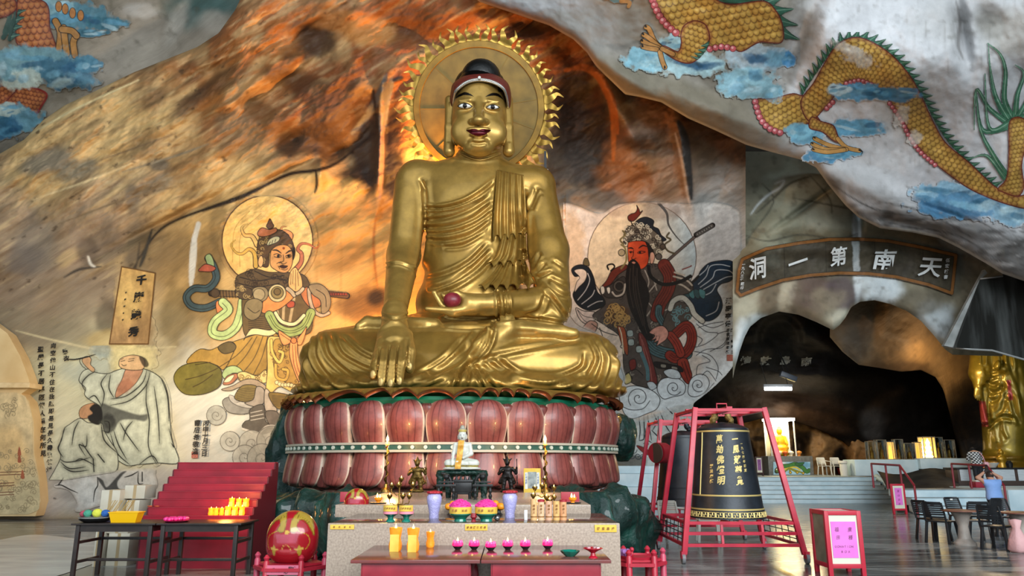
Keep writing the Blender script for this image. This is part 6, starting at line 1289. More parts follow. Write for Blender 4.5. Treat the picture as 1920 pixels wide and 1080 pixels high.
# ---------------------------------------------------------------- cream painted pier at the left edge, with a ledge
PY_ = 21.6
pier = thing('painted_pier', 'cream wall pier with a projecting ledge and faint scroll clouds, at the left edge', 'pier', (-15, PY_+.2, 0))
prof = [(-140, 968), (-140, 560), (-20, 600), (14, 625), (38, 668), (52, 705), (58, 726), (40, 738), (54, 752), (63, 790), (64, 850), (74, 900), (76, 940), (66, 968)]
P2 = [P(x, y, PY_) for x, y in prof]
b = MB(); b.prism([(p.x, max(0, p.z)) for p in P2], PY_, PY_+.4); b.build('pier_body', mat('cream_plaster', '#d3bb8c', .75, c2='#c2a574', nscale=1.2, bump=.25, bscale=4), pier, world=True)
b = MB(); a, e = P(-140, 716, PY_), P(63, 728, PY_); b.box(((a.x+e.x)/2, PY_+.1, e.z+.07), (e.x-a.x, .6, .15), bev=.02); b.build('ledge', mat('cream_ledge', '#d6bf93', .6, c2='#bda274', nscale=3), pier, world=True)
cv = Canvas(-10, 736, 76, 964, 1.5, '#d3bb8c', 0); K = '#8d7d5c'
cv.fill([(-10, 742), (40, 740), (52, 754), (61, 790), (62, 850), (72, 900), (74, 940), (64, 960), (-10, 962)], '#cdb588', None, tex=.2); cv.clip = cv.a.copy(); cv.blob(40, 930, 50, 50, '#b9ab84', .7); cv.blob(10, 860, 40, 60, '#d2a868', .5)
rg = random.Random(4)
for i in range(60): x, y = rg.uniform(-8, 74), rg.uniform(845, 958); cv.spiral(x, y, rg.uniform(4, 9), 1.4, 1.1, K, rg.uniform(0, 6), rg.choice((-1, 1)))
for i in range(12): x, y = rg.uniform(2, 30), rg.uniform(745, 780); cv.spiral(x, y, rg.uniform(4, 8), 1.2, 1.1, K, rg.uniform(0, 6))
for y in (884, 889, 905, 910, 922, 927): cv.line([(-10, y+2), (26 if y > 900 else 46, y)], 1.5, '#6a3a24', smooth=False)
for x, y in ((36, 845), (36, 858), (42, 888)): cv.fill([(x-3, y+8), (x, y-8), (x+4, y+8)], '#9c5638', None)
flatY = lambda x, y: np.asarray(x, float)*0+PY_
o = cv.patch('scroll_painting', flatY, M_MURAL, .02, None); o.parent = pier; o.matrix_parent_inverse = wmat(pier).inverted()
# ================================================================== ALTAR AND OFFERINGS
M_GRAN = mat('pinkish_granite', '#b3a08e', .22, c2='#8f7d6e', nscale=60, lo=.3, hi=.7)
M_GRANT = mat('polished_granite_top', '#5f5149', .1, c2='#4a3f39', nscale=40, lo=.3, hi=.7)
M_RED = mat('red_enamel_paint', '#b8283a', .38, c2='#a42034', nscale=6)
M_REDT = mat('red_table_paint', '#a8323e', .3, c2='#8c2a36', nscale=5)
M_REDTOP = mat('worn_red_tabletop', '#7d3a38', .16, c2='#6a4440', nscale=7)
M_BRASS = mat('old_brass', '#9c7a38', .32, .85, c2='#5d4520', nscale=14)
M_BLACKM = mat('black_iron', '#1c1c1d', .4, .3, c2='#2b2b2c', nscale=20)
M_GLAZE = mat('green_glaze', '#0d5f52', .2, c2='#127a66', nscale=8, coat=.5)
M_YEL = mat('yellow_paper', '#e6c050', .7, c2='#d9ad3c', nscale=10)
M_PINK = mat('hot_pink_flowers', '#e0218a', .6, c2='#f04aa4', nscale=60, bump=.6, bscale=120)
M_FLAME = mat('candle_flame', '#ffd27a', .5, emit=9, ecol='#ffc860')
M_AMBER = mat('amber_glass', '#e07a14', .15, c2='#f0a030', nscale=14, emit=.25, ecol='#f08a1c')
M_WAXG = mat('lit_wax', '#ffb050', .5, emit=2.2, ecol='#ff9c34')
M_TXT = mat('brown_lettering', '#8a5a20', .6)
def box_obj(name, c, d, m, parent=None, bev=.006, rz=0):
    b = MB(); b.box(c, d, rz, bev); return b.build(name, m, parent)
def lathe_obj(name, prof, m, parent=None, n=24, c=(0, 0, 0), wav=None):
    b = MB(); b.lathe(prof, n, c, wav); return b.build(name, m, parent)
def flame_obj(h, parent, loc=(0, 0, 0), name='flame'):
    o = lathe_obj(name, [(0.001, 0), (h*.17, h*.15), (h*.22, h*.32), (h*.14, h*.62), (h*.05, h*.85), (.0005, h)], M_FLAME, parent, 10); o.location = loc; return o
# -- altar of two tiers
ZA, ZB = 1.09, 1.17
YA = G(900, 982, ZA).y; xl, xr = G(615, 982, ZA).x, G(1162, 982, ZA).x; YB = G(900, 963, ZA).y
alt = thing('granite_altar', 'wide speckled granite altar with polished top standing before the pink lotus throne', 'altar', ((xl+xr)/2, YA+.5, 0))
def at(o, name, c, d, m, bev=.006): 
    l = wmat(o).translation; return box_obj(name, Vector(c)-Vector(l), d, m, o, bev)
at(alt, 'front_slab', ((xl+xr)/2, YA+.03, ZA/2+.002), (xr-xl, .06, ZA+.004), M_GRAN); at(alt, 'side_slab', (xl+.03, YA+.5, ZA/2-.02), (.06, .88, ZA-.04), M_GRAN); at(alt, 'side_slab', (xr-.03, YA+.5, ZA/2-.02), (.06, .88, ZA-.04), M_GRAN)
at(alt, 'top_slab', ((xl+xr)/2, (YA+YB)/2+.05, ZA-.015), (xr-xl-.004, YB-YA, .03), M_GRANT, .003)
tl, tr = XZ(628, YB, ZA), XZ(1108, YB, ZA); at(alt, 'upper_tier', ((tl+tr)/2, YB+1.5, ZB/2+.53), (tr-tl, 3.0, .12), M_GRAN); at(alt, 'upper_tier_base', ((tl+tr)/2, YB+1.6, .52), (tr-tl-.3, 2.6, 1.04), M_GRAN)
def plaque(x0, x1, y0, y1, txt, label):
    a = G(x0, 982, ZA); s = S((x0+x1)/2, (y0+y1)/2, YA); w, h = (x1-x0)*s, (y1-y0)*s
    o = thing('yellow_plaque', label, 'plaque', (XZ((x0+x1)/2, YA, ZA-.05), YA-.004, ZA-(((y0+y1)/2-982)*s))); box_obj('plate', (0, 0, 0), (w, .006, h), M_YEL, o, .001)
    text_mesh('characters', [(ch, (i-(len(txt)-1)/2)*w/len(txt)*.9, 0, h*.42, 0, 1) for i, ch in enumerate(txt)], flat_place((0, -.005, 0), (1, 0, 0), (0, 0, 1)), M_TXT, o, .03)
plaque(619, 664, 983.5, 992, '佛光普照', 'small yellow plaque at the left end of the altar front'); plaque(872, 914, 983, 994, '南無阿彌陀佛', 'small yellow plaque at the middle of the altar front'); plaque(1115, 1156, 984, 997, '慈悲喜捨', 'small yellow plaque at the right end of the altar front')
# -- two red tables
ZT = .92
YF, YK = G(900, 1050, ZT).y, YA-.015
def red_table(px0, px1, label):
    x0, x1 = XZ(px0, YF, ZT), XZ(px1, YF, ZT); cx = (x0+x1)/2; w = x1-x0; d = YK-YF
    o = thing('red_table', label, 'table', (cx, (YF+YK)/2, 0), group=None)
    box_obj('tabletop', (0, 0, ZT-.012), (w, d, .024), M_REDTOP, o, .005)
    aw = w-.16
    b = MB()
    for y in (-d/2+.05, d/2-.05): b.box((0, y, ZT-.075), (aw, .025, .1), bev=.004)
    for x in (-aw/2, aw/2): b.box((x, 0, ZT-.075), (.025, d-.1, .1), bev=.004)
    b.build('apron', M_REDT, o)
    for x in (-aw/2+.02, aw/2-.02):
        for y in (-d/2+.06, d/2-.06):
            b = MB(); sx = 1 if x > 0 else -1
            b.tube([(x, y, ZT-.12), (x+.014*sx, y, ZT-.17), (x+.02*sx, y, ZT-.22), (x+.002*sx, y, ZT-.36), (x-.01*sx, y, ZT-.6), (x, y, ZT-.84), (x+.012*sx, y, .02), (x+.012*sx, y, 0)], [.026, .034, .036, .026, .021, .02, .028, .03], 8); b.build('leg', M_REDT, o, smooth=True)
    b = MB(); b.bar((-aw/2, 0, ZT-.32), (aw/2, .02, ZT-.12), .03, .02); b.bar((-aw/2, 0, ZT-.12), (aw/2, -.02, ZT-.32), .03, .02); b.build('cross_brace', M_REDT, o)
    return o
red_table(657, 900, 'worn red wooden table before the altar carrying tall amber candle glasses'); red_table(902, 1146, 'worn red wooden table before the altar carrying the green dish and red stand')
# -- small offerings (px, base py) on a plane
def spot(px, py, z): p = G(px, py, z); return p, S(px, py, p.y)
def lotus_candle(px, py, label, k=1.):
    p, s = spot(px, py, ZT); o = thing('lotus_candle', label, 'candle', p, random.random(), 'lotus candles on the red tables'); s *= k
    lathe_obj('dish', [(4.5*s, 0), (5*s, .5*s), (9*s, 5*s), (9.4*s, 6*s), (8.4*s, 6*s), (5*s, 2*s), (.1*s, 2*s)], M_BLACKM, o, 20)
    lathe_obj('wax', [(.1*s, 3*s), (7*s, 4*s), (10*s, 8*s), (9.5*s, 11.5*s), (7*s, 14*s), (4*s, 14.5*s), (.1*s, 13*s)], mat('pink_lotus_wax', '#e01468', .4, emit=.5, ecol='#ff2a80'), o, 24, wav=lambda t, z: 1+.07*math.cos(8*t))
    b = MB()
    for i in range(8):
        a = i*PI/4; b.ball((8*s*math.cos(a), 8*s*math.sin(a), 12.5*s), 3.4*s, 8, (.5, .9, 1.2), Matrix.Rotation(a, 3, 'Z'))
    b.build('petals', mat('pink_petal_glass', '#f05a9a', .25, emit=.35, ecol='#ff5a9a'), o, smooth=True)
    flame_obj(9*s, o, (0, 0, 13*s))
for (px, py, lb) in [(858, 1030, 'pink lotus candle in black dish, leftmost of six on the red tables'), (889, 1030, 'pink lotus candle second from left in the row of six'), (920, 1032, 'pink lotus candle third from left in the row of six, slightly forward'), (952, 1030, 'pink lotus candle fourth from left in the row of six'), (985, 1030, 'pink lotus candle fifth from left in the row of six'), (1027, 1029, 'pink lotus candle standing apart at the right end of the row')]: lotus_candle(px, py, lb)
def amber_jar(px, py, z, h, w, label, paper=True, group=None, tilt=0):
    p, s = spot(px, py, z); o = thing('amber_candle_glass', label, 'candle', p, 0, group); h *= s; w *= s
    lathe_obj('glass', [(w*.42, 0), (w*.5, h*.08), (w*.52, h*.3), (w*.4, h*.55), (w*.5, h*.85), (w*.52, h), (w*.44, h), (w*.4, h*.8), (w*.01, h*.78)], M_AMBER, o, 20, wav=lambda t, z: 1+.04*math.cos(9*t))
    lathe_obj('wax', [(w*.01, h*.79), (w*.4, h*.8), (w*.4, h*.9), (w*.01, h*.93)], M_WAXG, o, 14); flame_obj(h*.3, o, (0, 0, h*.86))
    if paper:
        b = MB(); b.grid([[(x*w, -w*.56-.12*w*(1-t)+.02*w*math.cos(x*6), h*(.72*t+.005)) for x in np.linspace(-.36, .36, 7)] for t in np.linspace(0, 1, 6)]); b.build('paper_label', M_YEL, o, smooth=True)
amber_jar(741, 1033, ZT, 42, 23, 'tall amber candle glass with yellow paper slip, left of the pair'); amber_jar(774, 1034, ZT, 42, 22, 'tall amber candle glass with yellow paper slip, right of the pair'); amber_jar(806.5, 1026, ZT, 28, 15, 'small amber candle jar between the paper-slipped glasses and the lotus candles', False)
p, s = spot(1069, 1043, ZT); o = lathe_obj('green_dish', [(.1*s, 0), (8*s, 0), (9*s, 1*s), (15*s, 6*s), (18*s, 10*s), (17*s, 10.5*s), (10*s, 4*s), (.1*s, 3*s)], M_GLAZE, None, 32, wav=lambda t, z: 1+.06*math.cos(8*t)); o.location = p; tag(o, 'scalloped green glazed dish on the right red table', 'dish')
p, s = spot(1112, 1046, ZT); o = thing('red_stem_dish', 'red stemmed offering dish with pale sweets at the right table corner', 'dish', p)
lathe_obj('bowl', [(.1*s, 0), (9*s, 0), (8*s, 2*s), (5*s, 4*s), (4*s, 9*s), (10*s, 13*s), (19*s, 17*s), (18*s, 18*s), (9*s, 15*s), (.1*s, 15*s)], mat('red_plastic', '#b0152c', .25, coat=.3), o, 28)
b = MB()
for a, b_ in ((-8, 0), (4, 2), (9, -3)): b.box((a*s, b_*s, 18*s), (6*s, 5*s, 3*s), .4, bev=.5*s)
b.build('sweets', mat('wrapped_sweets', '#d8c6c4', .5, c2='#c08a90', nscale=40), o)
# lower altar top
def stem_bowl(px, label):
    p, s = spot(px, 978, ZA); o = thing('green_offering_bowl', label, 'bowl', p, 0, 'small green stem bowls')
    lathe_obj('bowl', [(.1*s, 0), (9*s, 0), (8*s, 2*s), (5*s, 5*s), (6*s, 9*s), (14*s, 14*s), (13*s, 15*s), (.1*s, 14*s)], M_GLAZE, o)
    lathe_obj('offering', [(.1*s, 14*s), (14*s, 14*s), (14*s, 18*s), (13*s, 20*s), (13*s, 26*s), (.1*s, 27*s)], mat('pink_cake', '#e38a98', .6), o, 20)
    b = MB(); b.grid([[(14.6*s*math.sin(a), -14.6*s*math.cos(a), z*s) for a in np.linspace(-1.1, 1.1, 12)] for z in (19, 30)]); b.build('paper_band', M_YEL, o)
    text_mesh('characters', [(ch, (i-2)*4.4*s, 24.5*s, 4*s, 0, 1) for i, ch in enumerate('國泰民安福')], flat_place((0, -14.9*s, 0), (1, 0, 0), (0, 0, 1)), M_TXT, o, .02)
stem_bowl(732, 'green stem bowl with yellow paper band, left one beside the candelabrum foot'); stem_bowl(761.5, 'green stem bowl with yellow paper band, right one, nearer the lavender vase')
def vase(px, py, label):
    p, s = spot(px, py, ZA); o = thing('lavender_vase', label, 'vase', p)
    lathe_obj('body', [(.1*s, 0), (9*s, 0), (9.5*s, 2*s), (9*s, 8*s), (11*s, 18*s), (14*s, 32*s), (14.2*s, 39*s), (11*s, 44*s), (9*s, 45*s), (.1*s, 45*s)], mat('lavender_porcelain', '#a9a4d8', .25, c2='#b9b5e2', nscale=40, bump=.4, bscale=90, coat=.4), o, 32)
    lathe_obj('red_lid', [(.1*s, 44*s), (10*s, 44*s), (14*s, 46*s), (13*s, 49*s), (.1*s, 51*s)], mat('red_flower_cap', '#b3202e', .5, bump=.6, bscale=90), o, 24, wav=lambda t, z: 1+.08*math.cos(9*t))
vase(813.5, 972, 'lavender vase with red cap left of the pink flower mounds'); vase(956, 971, 'lavender vase with red cap right of the pink flower mounds')
def flower_mound(px, label, seed):
    p, s = spot(px, 977, ZA); o = thing('pink_flower_mound', label, 'flowers', p)
    lathe_obj('dish', [(.1*s, 0), (12*s, 0), (11*s, 4*s), (14*s, 8*s), (20*s, 12*s), (20*s, 14*s), (.1*s, 13*s)], M_GLAZE, o, 28)
    b = MB(); b.grid([[(21*s*math.sin(a), -21*s*math.cos(a), z*s) for a in np.linspace(-2.9, 2.9, 40)] for z in (14, 26)]); b.build('yellow_band', M_YEL, o)
    text_mesh('characters', [(ch, x*s, 20*s, 5*s, 0, 1) for ch, x in (('萬', -13), ('事', -7), ('如', 6), ('意', 12))], flat_place((0, -21.4*s, 0), (1, 0, 0), (0, 0, 1)), M_TXT, o, .02)
    rg = random.Random(seed); b = MB(); b.lathe([(.1*s, 13*s), (20*s, 14*s), (20*s, 27*s), (16*s, 33*s), (8*s, 37*s), (.1*s, 38*s)], 20)
    for i in range(60):
        a, r = rg.uniform(0, 2*PI), rg.uniform(0, 1)**.5; b.ball((19*s*r*math.cos(a), 19*s*r*math.sin(a), (28+10*(1-r*r))*s), 3.2*s, 6, (1, 1, .7))
    b.build('petals', M_PINK, o)
flower_mound(863, 'mound of hot pink flowers with yellow band on green dish, left of the two', 1); flower_mound(911.5, 'mound of hot pink flowers with yellow band on green dish, right of the two', 2)
M_OR = mat('orange_peel', '#ef8a12', .4, c2='#f59a1e', nscale=20, bump=.2, bscale=120)
for px, py, r, lb in [(849, 952, 6.5, 'upper orange peeking out left of the pink flowers'), (841, 957, 7, 'lower orange peeking out left of the pink flowers'), (929, 951, 6.5, 'upper orange peeking out right of the pink flowers'), (939, 957, 7.5, 'lower orange beside the right lavender vase')]:
    b = MB(); p = P(px, py-7, G(px, 966, ZA).y+.12); s = S(px, py, p.y); b.ball((0, 0, 0), r*s, 16, (1, 1, .92)); o = b.build('orange', M_OR, None, smooth=True); o.location = p
    tag(o, lb, 'orange', 'oranges by the flower mounds')
    # each orange sits on a small pile of fruit behind the dish
for px, lb in ((845, 'stack of oranges'), (934, 'stack of oranges')):
    o = thing('fruit_stand', 'dark fruit stand under the oranges %s of the pink flowers' % ('left' if px < 900 else 'right'), 'stand', G(px, 966, ZA)+Vector((0, .13, 0))); s = S(px, 960, o.location.y)
    lathe_obj('cup', [(.1*s, 0), (9*s, 0), (5*s, 3*s), (4*s, 8*s), (11*s, 9.5*s), (.1*s, 10*s)], M_BLACKM, o, 20)
p, s = spot(888, 978, ZA); o = lathe_obj('red_glass_cup', [(.1*s, 0), (5*s, 0), (3*s, 4*s), (6*s, 8*s), (5*s, 15*s), (4*s, 15*s), (.1*s, 6*s)], mat('red_glass', '#8d0f1e', .1, coat=.6), None, 20); o.location = p; tag(o, 'small red glass cup between the two pink flower mounds', 'cup')
p, s = spot(932, 977, ZA); b = MB(); b.ball((0, 0, 5.5*s), 5.5*s, 16); o = b.build('steel_bowl', mat('polished_steel', '#8f8f8c', .12, .9), None, smooth=True); o.location = p; tag(o, 'small round shiny steel cup at the right flower mound foot', 'cup')
for i, (px, c_, top) in enumerate([(1001, '#e0b078', None), (1014.5, '#dcb890', '#a02030'), (1029, '#dba888', None), (1043.5, '#dfb06c', None), (1056.5, '#e0a070', '#a02030')]):
    p, s = spot(px, 975, ZA); o = thing('incense_tube', 'tan incense tube, %s of five on the altar' % ['leftmost and tallest', 'red-capped, second from left', 'middle one', 'fourth from left', 'red-capped, rightmost'][i], 'tube', p, 0, 'incense tubes on the altar')
    lathe_obj('tube', [(.1*s, 0), (6.2*s, 0), (6.2*s, (38 if i == 0 else 34)*s), (.1*s, (38 if i == 0 else 34)*s)], mat('tube_card_%d' % i, c_, .5), o, 20)
    lathe_obj('band', [(6.3*s, 5*s), (6.35*s, 5*s), (6.35*s, 7*s), (6.3*s, 7*s)], M_TXT, o, 20)
    if top: lathe_obj('cap', [(.1*s, 33*s), (6.6*s, 33*s), (6.6*s, 37*s), (.1*s, 38*s)], mat('red_cap', top, .4), o, 20)
    text_mesh('characters', [(ch, 0, (26-6*k)*s, 5*s, 0, 1) for k, ch in enumerate('檀香王')], flat_place((0, -6.6*s, 0), (1, 0, 0), (0, 0, 1)), M_TXT, o, .02)
p, s = spot(986, 975, ZA); b = MB(); b.box((0, 0, 9*s), (6*s, 2*s, 18*s), bev=.3*s); o = b.build('white_card', mat('white_card', '#d6d6d6', .5), None); o.location = p; tag(o, 'small white card standing left of the incense tubes', 'card')
def wooden_fish(name, px, py, z, w, label, loc=None):
    p, s = spot(px, py, z); p = loc or p; o = thing(name, label, 'wooden fish drum', p); k = w*s
    q = SDF((-.7*k, -.6*k, -.05*k), (.7*k, .6*k, 1.1*k), k*.022)
    q.ell((0, 0, .46*k), (.5*k, .42*k, .5*k), .05*k).ell((0, 0, .25*k), (.47*k, .4*k, .3*k), .1*k); q.cap((-.42*k, -.42*k, .27*k), (.42*k, -.42*k, .27*k), .03*k, .03*k, .02*k, '-'); q.cut_below(0.0)
    V, F = q.mesh(); V = relax(V, F, 3)
    cv = Canvas(-60, -10, 60, 115, 4, '#a01822'); f = cv.fill
    for sx in (-1, 1):
        f([(sx*6, 60), (sx*5, 78), (sx*14, 96), (sx*30, 90), (sx*42, 70), (sx*46, 50), (sx*40, 62), (sx*30, 76), (sx*20, 80), (sx*16, 70), (sx*20, 62), (sx*14, 58)], '#a98c34', '#7a5a1c', 1.1)
        for t in np.linspace(0, 1, 7): cv.line([(sx*(10+26*t), 92-16*t), (sx*(12+18*t), 84-12*t)], .7, '#5a4a1c')
        cv.line([(sx*20, 60), (sx*36, 52), (sx*40, 38), (sx*34, 26)], 1.0, '#b8902c'); f([(sx*24, 34), (sx*20, 26), (sx*24, 14), (sx*28, 26)], '#a98c34', None); f([(sx*16, 27), (sx*30, 30), (sx*30, 26), (sx*16, 25)], '#c79a4a', None)
    cv.circ(0, 58, 4, '#c9a23c'); cv.line([(-8, 27), (-5, 33), (0, 35), (5, 33), (8, 27)], 1.4, '#c99a4a'); f([(-18, 38), (18, 38), (22, 54), (-22, 54)], '#b04052', None, smooth=False)
    col = np.where((V[:, 1] < .1*k)[:, None], cv.at(V[:, 0]/k*100, V[:, 2]/k*100), np.array(lin('#a01822'))[None])
    link_mesh('drum_body', np_mesh('drum_body', V, F, col), mat_vc('red_lacquer', .2, 0, 1, .12, 4, coat=.6), o)
    return o, k
wooden_fish('small_wooden_fish', 668, 961, ZA, 46, 'small red and gold wooden fish drum at the left end of the altar')
# upper tier and ledge behind
def lamp(px, label, red):
    p, s = spot(px, 945, ZB); o = thing('butter_lamp', label, 'lamp', p)
    lathe_obj('plate', [(.1*s, 0), (12*s, 0), (16*s, 2*s), (15*s, 3*s), (.1*s, 1.5*s)], M_BLACKM, o); lathe_obj('cup', [(.1*s, 2*s), (4*s, 2*s), (3*s, 4*s), (7*s, 8*s), (7.5*s, 12*s), (6.5*s, 12*s), (.1*s, 9*s)], M_AMBER, o); flame_obj(9*s, o, (-2*s, 0, 11*s)); flame_obj(7*s, o, (3*s, 0, 11*s))
lamp(709, 'butter lamp on a dark plate beside the small red wooden fish', 0); lamp(1074, 'butter lamp on a dark plate at the right end of the upper tier', 0)
for px, w, lb in ((645, 14, 'small red box on the upper tier behind the small wooden fish'), (1069, 34, 'red box on the upper tier behind the right butter lamp')):
    p, s = spot(px, 941, ZB); b = MB(); b.box((0, 0, 9*s), (w*s, 9*s, 18*s), bev=.5*s); o = b.build('red_box', mat('red_card', '#a5303c', .5), None); o.location = p; tag(o, lb, 'box')
def candelabrum(px, base, label, cups, stem_top):
    p, s = spot(px, base, ZB); o = thing('brass_candelabrum', label, 'candelabrum', p)
    b = MB(); b.lathe([(.1*s, 0), (9*s, 0), (8*s, 1.5*s), (2.5*s, 3*s), (1.6*s, 6*s), (1.6*s, (base-stem_top)*s*.98), (.1*s, (base-stem_top)*s)], 14); b.build('stem', M_BRASS, o)
    for x, y in cups:
        dx, dz = (x-px)*s, (base-y)*s
        b = MB()
        if abs(dx) > 2*s: b.tube([(0, 0, dz-14*s), (dx*.35, 0, dz-17*s), (dx*.7, 0, dz-13*s), (dx*.9, 0, dz-14*s), (dx, 0, dz-9*s), (dx, 0, dz-4*s)], 1.0*s, 6)
        b.lathe([(.1*s, -5*s), (2*s, -5*s), (5*s, 0), (5*s, 3*s), (4*s, 3*s), (.1*s, 0)], 12, (dx, 0, dz)); b.build('arm', M_BRASS, o, smooth=True); flame_obj(5.5*s, o, (dx, 0, dz+1*s))
candelabrum(748, 948, 'brass oil-lamp candelabrum with seven small flames, left of the lavender vases', [(751, 900), (733, 912), (746.5, 911), (773, 911), (730, 931), (755, 931), (767, 931)], 900)
candelabrum(1022, 945, 'brass oil-lamp candelabrum with small flames, behind the incense tubes', [(1022, 900), (1003, 916), (1017, 912), (1039, 916), (1000, 930), (1025, 933), (1039, 933), (1031, 939)], 900)
def tall_stick(px, label):
    Y = 12.2; zb = 1.13; p = Vector((XZ(px, Y, zb), Y, zb)); s = S(px, 880, Y); o = thing('dragon_candlestick', label, 'candlestick', p); h = (928-842)*s
    b = MB(); b.lathe([(.1*s, 0), (10*s, 0), (9*s, 4*s), (4*s, 8*s), (3*s, 14*s), (.1*s, 14*s)], 16); b.build('foot', M_BRASS, o)
    b = MB(); b.cyl((0, 0, 12*s), (0, 0, h), 1.3*s); b.tube([(3*s*math.cos(t), 3*s*math.sin(t), 12*s+(h-16*s)*t/22) for t in np.linspace(0, 22, 90)], 1.5*s, 6); b.build('twisted_stem', M_BRASS, o, smooth=True)
    lathe_obj('candle', [(.1*s, h-2*s), (4*s, h-1*s), (4.5*s, h), (2.6*s, h), (2.6*s, h+5*s), (.1*s, h+6*s)], M_WAXG, o, 14); flame_obj(13*s, o, (0, 0, h+5*s)); b = MB()
    light('candle_light', 'POINT', p+Vector((0, -.05, h+13*s)), 42, (1, .5, .16), shadow_soft_size=.06)
tall_stick(723, 'tall twisted dark brass candlestick with burning candle, left of the white statuette'); tall_stick(1023, 'tall twisted dark brass candlestick with burning candle, right of the white statuette')
# white seated statuette with gold scarf
def statuette():
    Y = 9.2; p = P(866, 881, Y); s = S(866, 850, Y); o = thing('white_statuette', 'small white seated statuette with golden scarf on dark green rock stand, altar centre', 'statuette', p)
    q = SDF((-50*s, -30*s, -2*s), (50*s, 30*s, 90*s), 1.05*s)
    def e(x, y, z, r, k=3): q.ell((x*s, y*s, z*s), tuple(a*s for a in r), k*s)
    def c(a, b, ra, rb, k=3): q.cap(tuple(v*s for v in a), tuple(v*s for v in b), ra*s, rb*s, k*s)
    e(0, 0, 2.5, (36, 18, 4)); e(0, 2, 36, (12.5, 8, 16)); e(0, 2, 45, (15, 7, 6)); c((-13, 1, 46), (-16, -2, 30), 4.2, 3.6); c((-16, -2, 30), (-17, -13, 16), 3.4, 2.6); c((-17, -13, 16), (-17, -16, 8), 2.6, 2.2); c((14, 1, 46), (17, 0, 30), 4.2, 3.8); c((17, 0, 29), (3, -12, 22), 3.8, 2.6)
    c((0, 3, 15), (-26, -5, 12), 9, 7); c((0, 3, 15), (26, -5, 12), 9, 7); c((-25, -8, 11), (10, -16, 11), 6, 4.5); c((25, -8, 11), (-8, -15, 13), 6, 4.5); c((0, 2, 50), (0, 2, 56), 4.5, 4.5, 2); e(0, 1, 62, (8, 8, 10), 2); e(0, 2, 72, (8.2, 8.2, 5), 2); e(0, 2, 78, (4.6, 4.6, 4.4), 1.5); e(0, -7, 60, (1.3, 1.6, 2), 1); e(-8.2, 2, 60, (1.2, 2, 5), 1); e(8.2, 2, 60, (1.2, 2, 5), 1)
    q.cut_below(0); V, F = q.mesh(); V = relax(V, F, 1); x, y, z = V[:, 0]/s, V[:, 1]/s, V[:, 2]/s
    col = np.tile(lin('#c9c8bd'), (len(V), 1)); n = fbm(x/6, z/6, y/6, 4); col *= (1+.16*n)[:, None]
    col[(z > 69) & (z < 74) & (y < 6)] = lin('#b8a258'); col[z > 74] = lin('#9d9788'); col[(z < 8.5) & (z > 5.5)] = lin('#a89548')
    fr = y < -3
    for cx in (-3, 3): col[fr & (np.hypot((x-cx)/1.6, z-63.5) < .75)] = lin('#23303c')
    col[fr & (np.hypot(x/2.2, z-57.3) < .9)] = lin('#4a2a3a')
    link_mesh('figure', np_mesh('figure', V, F, col), mat_vc('white_marble_paint', .35, .1, 20, .1, 10), o)
    b = MB()
    for pts, w in (([(-1, -5.5, 54), (-2, -9.5, 46), (-3, -8.5, 36), (-4, -12, 24), (-5, -17, 17), (-6, -21.5, 9), (-6, -21.8, 2)], 5.5), ([(-6, -5, 53), (0, -7, 50), (6, -5, 53)], 2.5)):
        b.grid([[(x_*s+u*w*s, (y_-.35*(1-u*u))*s, z_*s+(u*2*s if w < 3 else 0)) for u in np.linspace(-1, 1, 7)] for x_, y_, z_ in crom(pts, False, 6)])
    b.build('scarf', mat('golden_scarf', '#b9791c', .45, .2, c2='#d9a23c', nscale=30), o, smooth=True)
    # rock stand beneath
    st = thing('green_rock_stand', 'small dark green rock stand under the white statuette', 'stand', Vector((p.x, p.y+.03, ZB)))
    hh = p.z-ZB; q = SDF((-58*s, -26*s, -.02), (58*s, 26*s, hh+4*s), 1.3*s); q.ell((0, 0, hh-5*s), (47*s, 19*s, 7*s), 2*s)
    for x in (-40, -24, 24, 40): q.cap((x*s, 0, hh-8*s), (x*s*1.04, 0, 0), 8*s, 5*s, 4*s)
    q.noise(2.2*s, .22/s, 3); q.cut_below(0.0); V, F = q.mesh(); V[:, 2] = np.minimum(V[:, 2], hh-.2*s)
    link_mesh('rock', np_mesh('rock', V, F, np.tile(lin('#123028'), (len(V), 1))), mat_vc('dark_green_rock', .35, .8, 40, .4, 20, dist=.01), st)
statuette()
# black incense burner with curved ears
p, s = spot(868, 936, ZB); o = thing('incense_burner', 'square black iron incense burner with two curved ears, behind the pink flowers', 'incense burner', p)
b = MB(); b.box((0, 0, 22*s), (34*s, 24*s, 18*s), bev=2*s); b.box((0, 0, 33*s), (38*s, 27*s, 5*s), bev=1*s); b.box((0, 0, 12*s), (26*s, 20*s, 6*s), bev=1*s); b.build('body', M_BLACKM, o)
for x in (-13, 13):
    for y in (-8, 8): b = MB(); b.cyl((x*s, y*s, 0), (x*s, y*s, 12*s), 2.4*s, 3.4*s, 10); b.build('leg', M_BLACKM, o)
b = MB(); 
for x in (-12, -4, 4, 12): b.lathe([(.1*s, 0), (3*s, 0), (2.4*s, 4*s), (.5*s, 8*s), (.1*s, 8.5*s)], 8, (x*s, -8*s, 35*s))
b.build('finials', M_BLACKM, o)
for sx in (-1, 1): b = MB(); b.tube([(sx*q_[0]*s, 0, q_[1]*s) for q_ in crom([(17, 14), (22, 22), (23, 32), (27, 40), (35, 46), (42, 46)], False, 5)], [4*s]*8+[3.2*s]*9+[2.6*s]*8+[.8*s]*1, 8); b.build('ear', M_BLACKM, o, smooth=True)
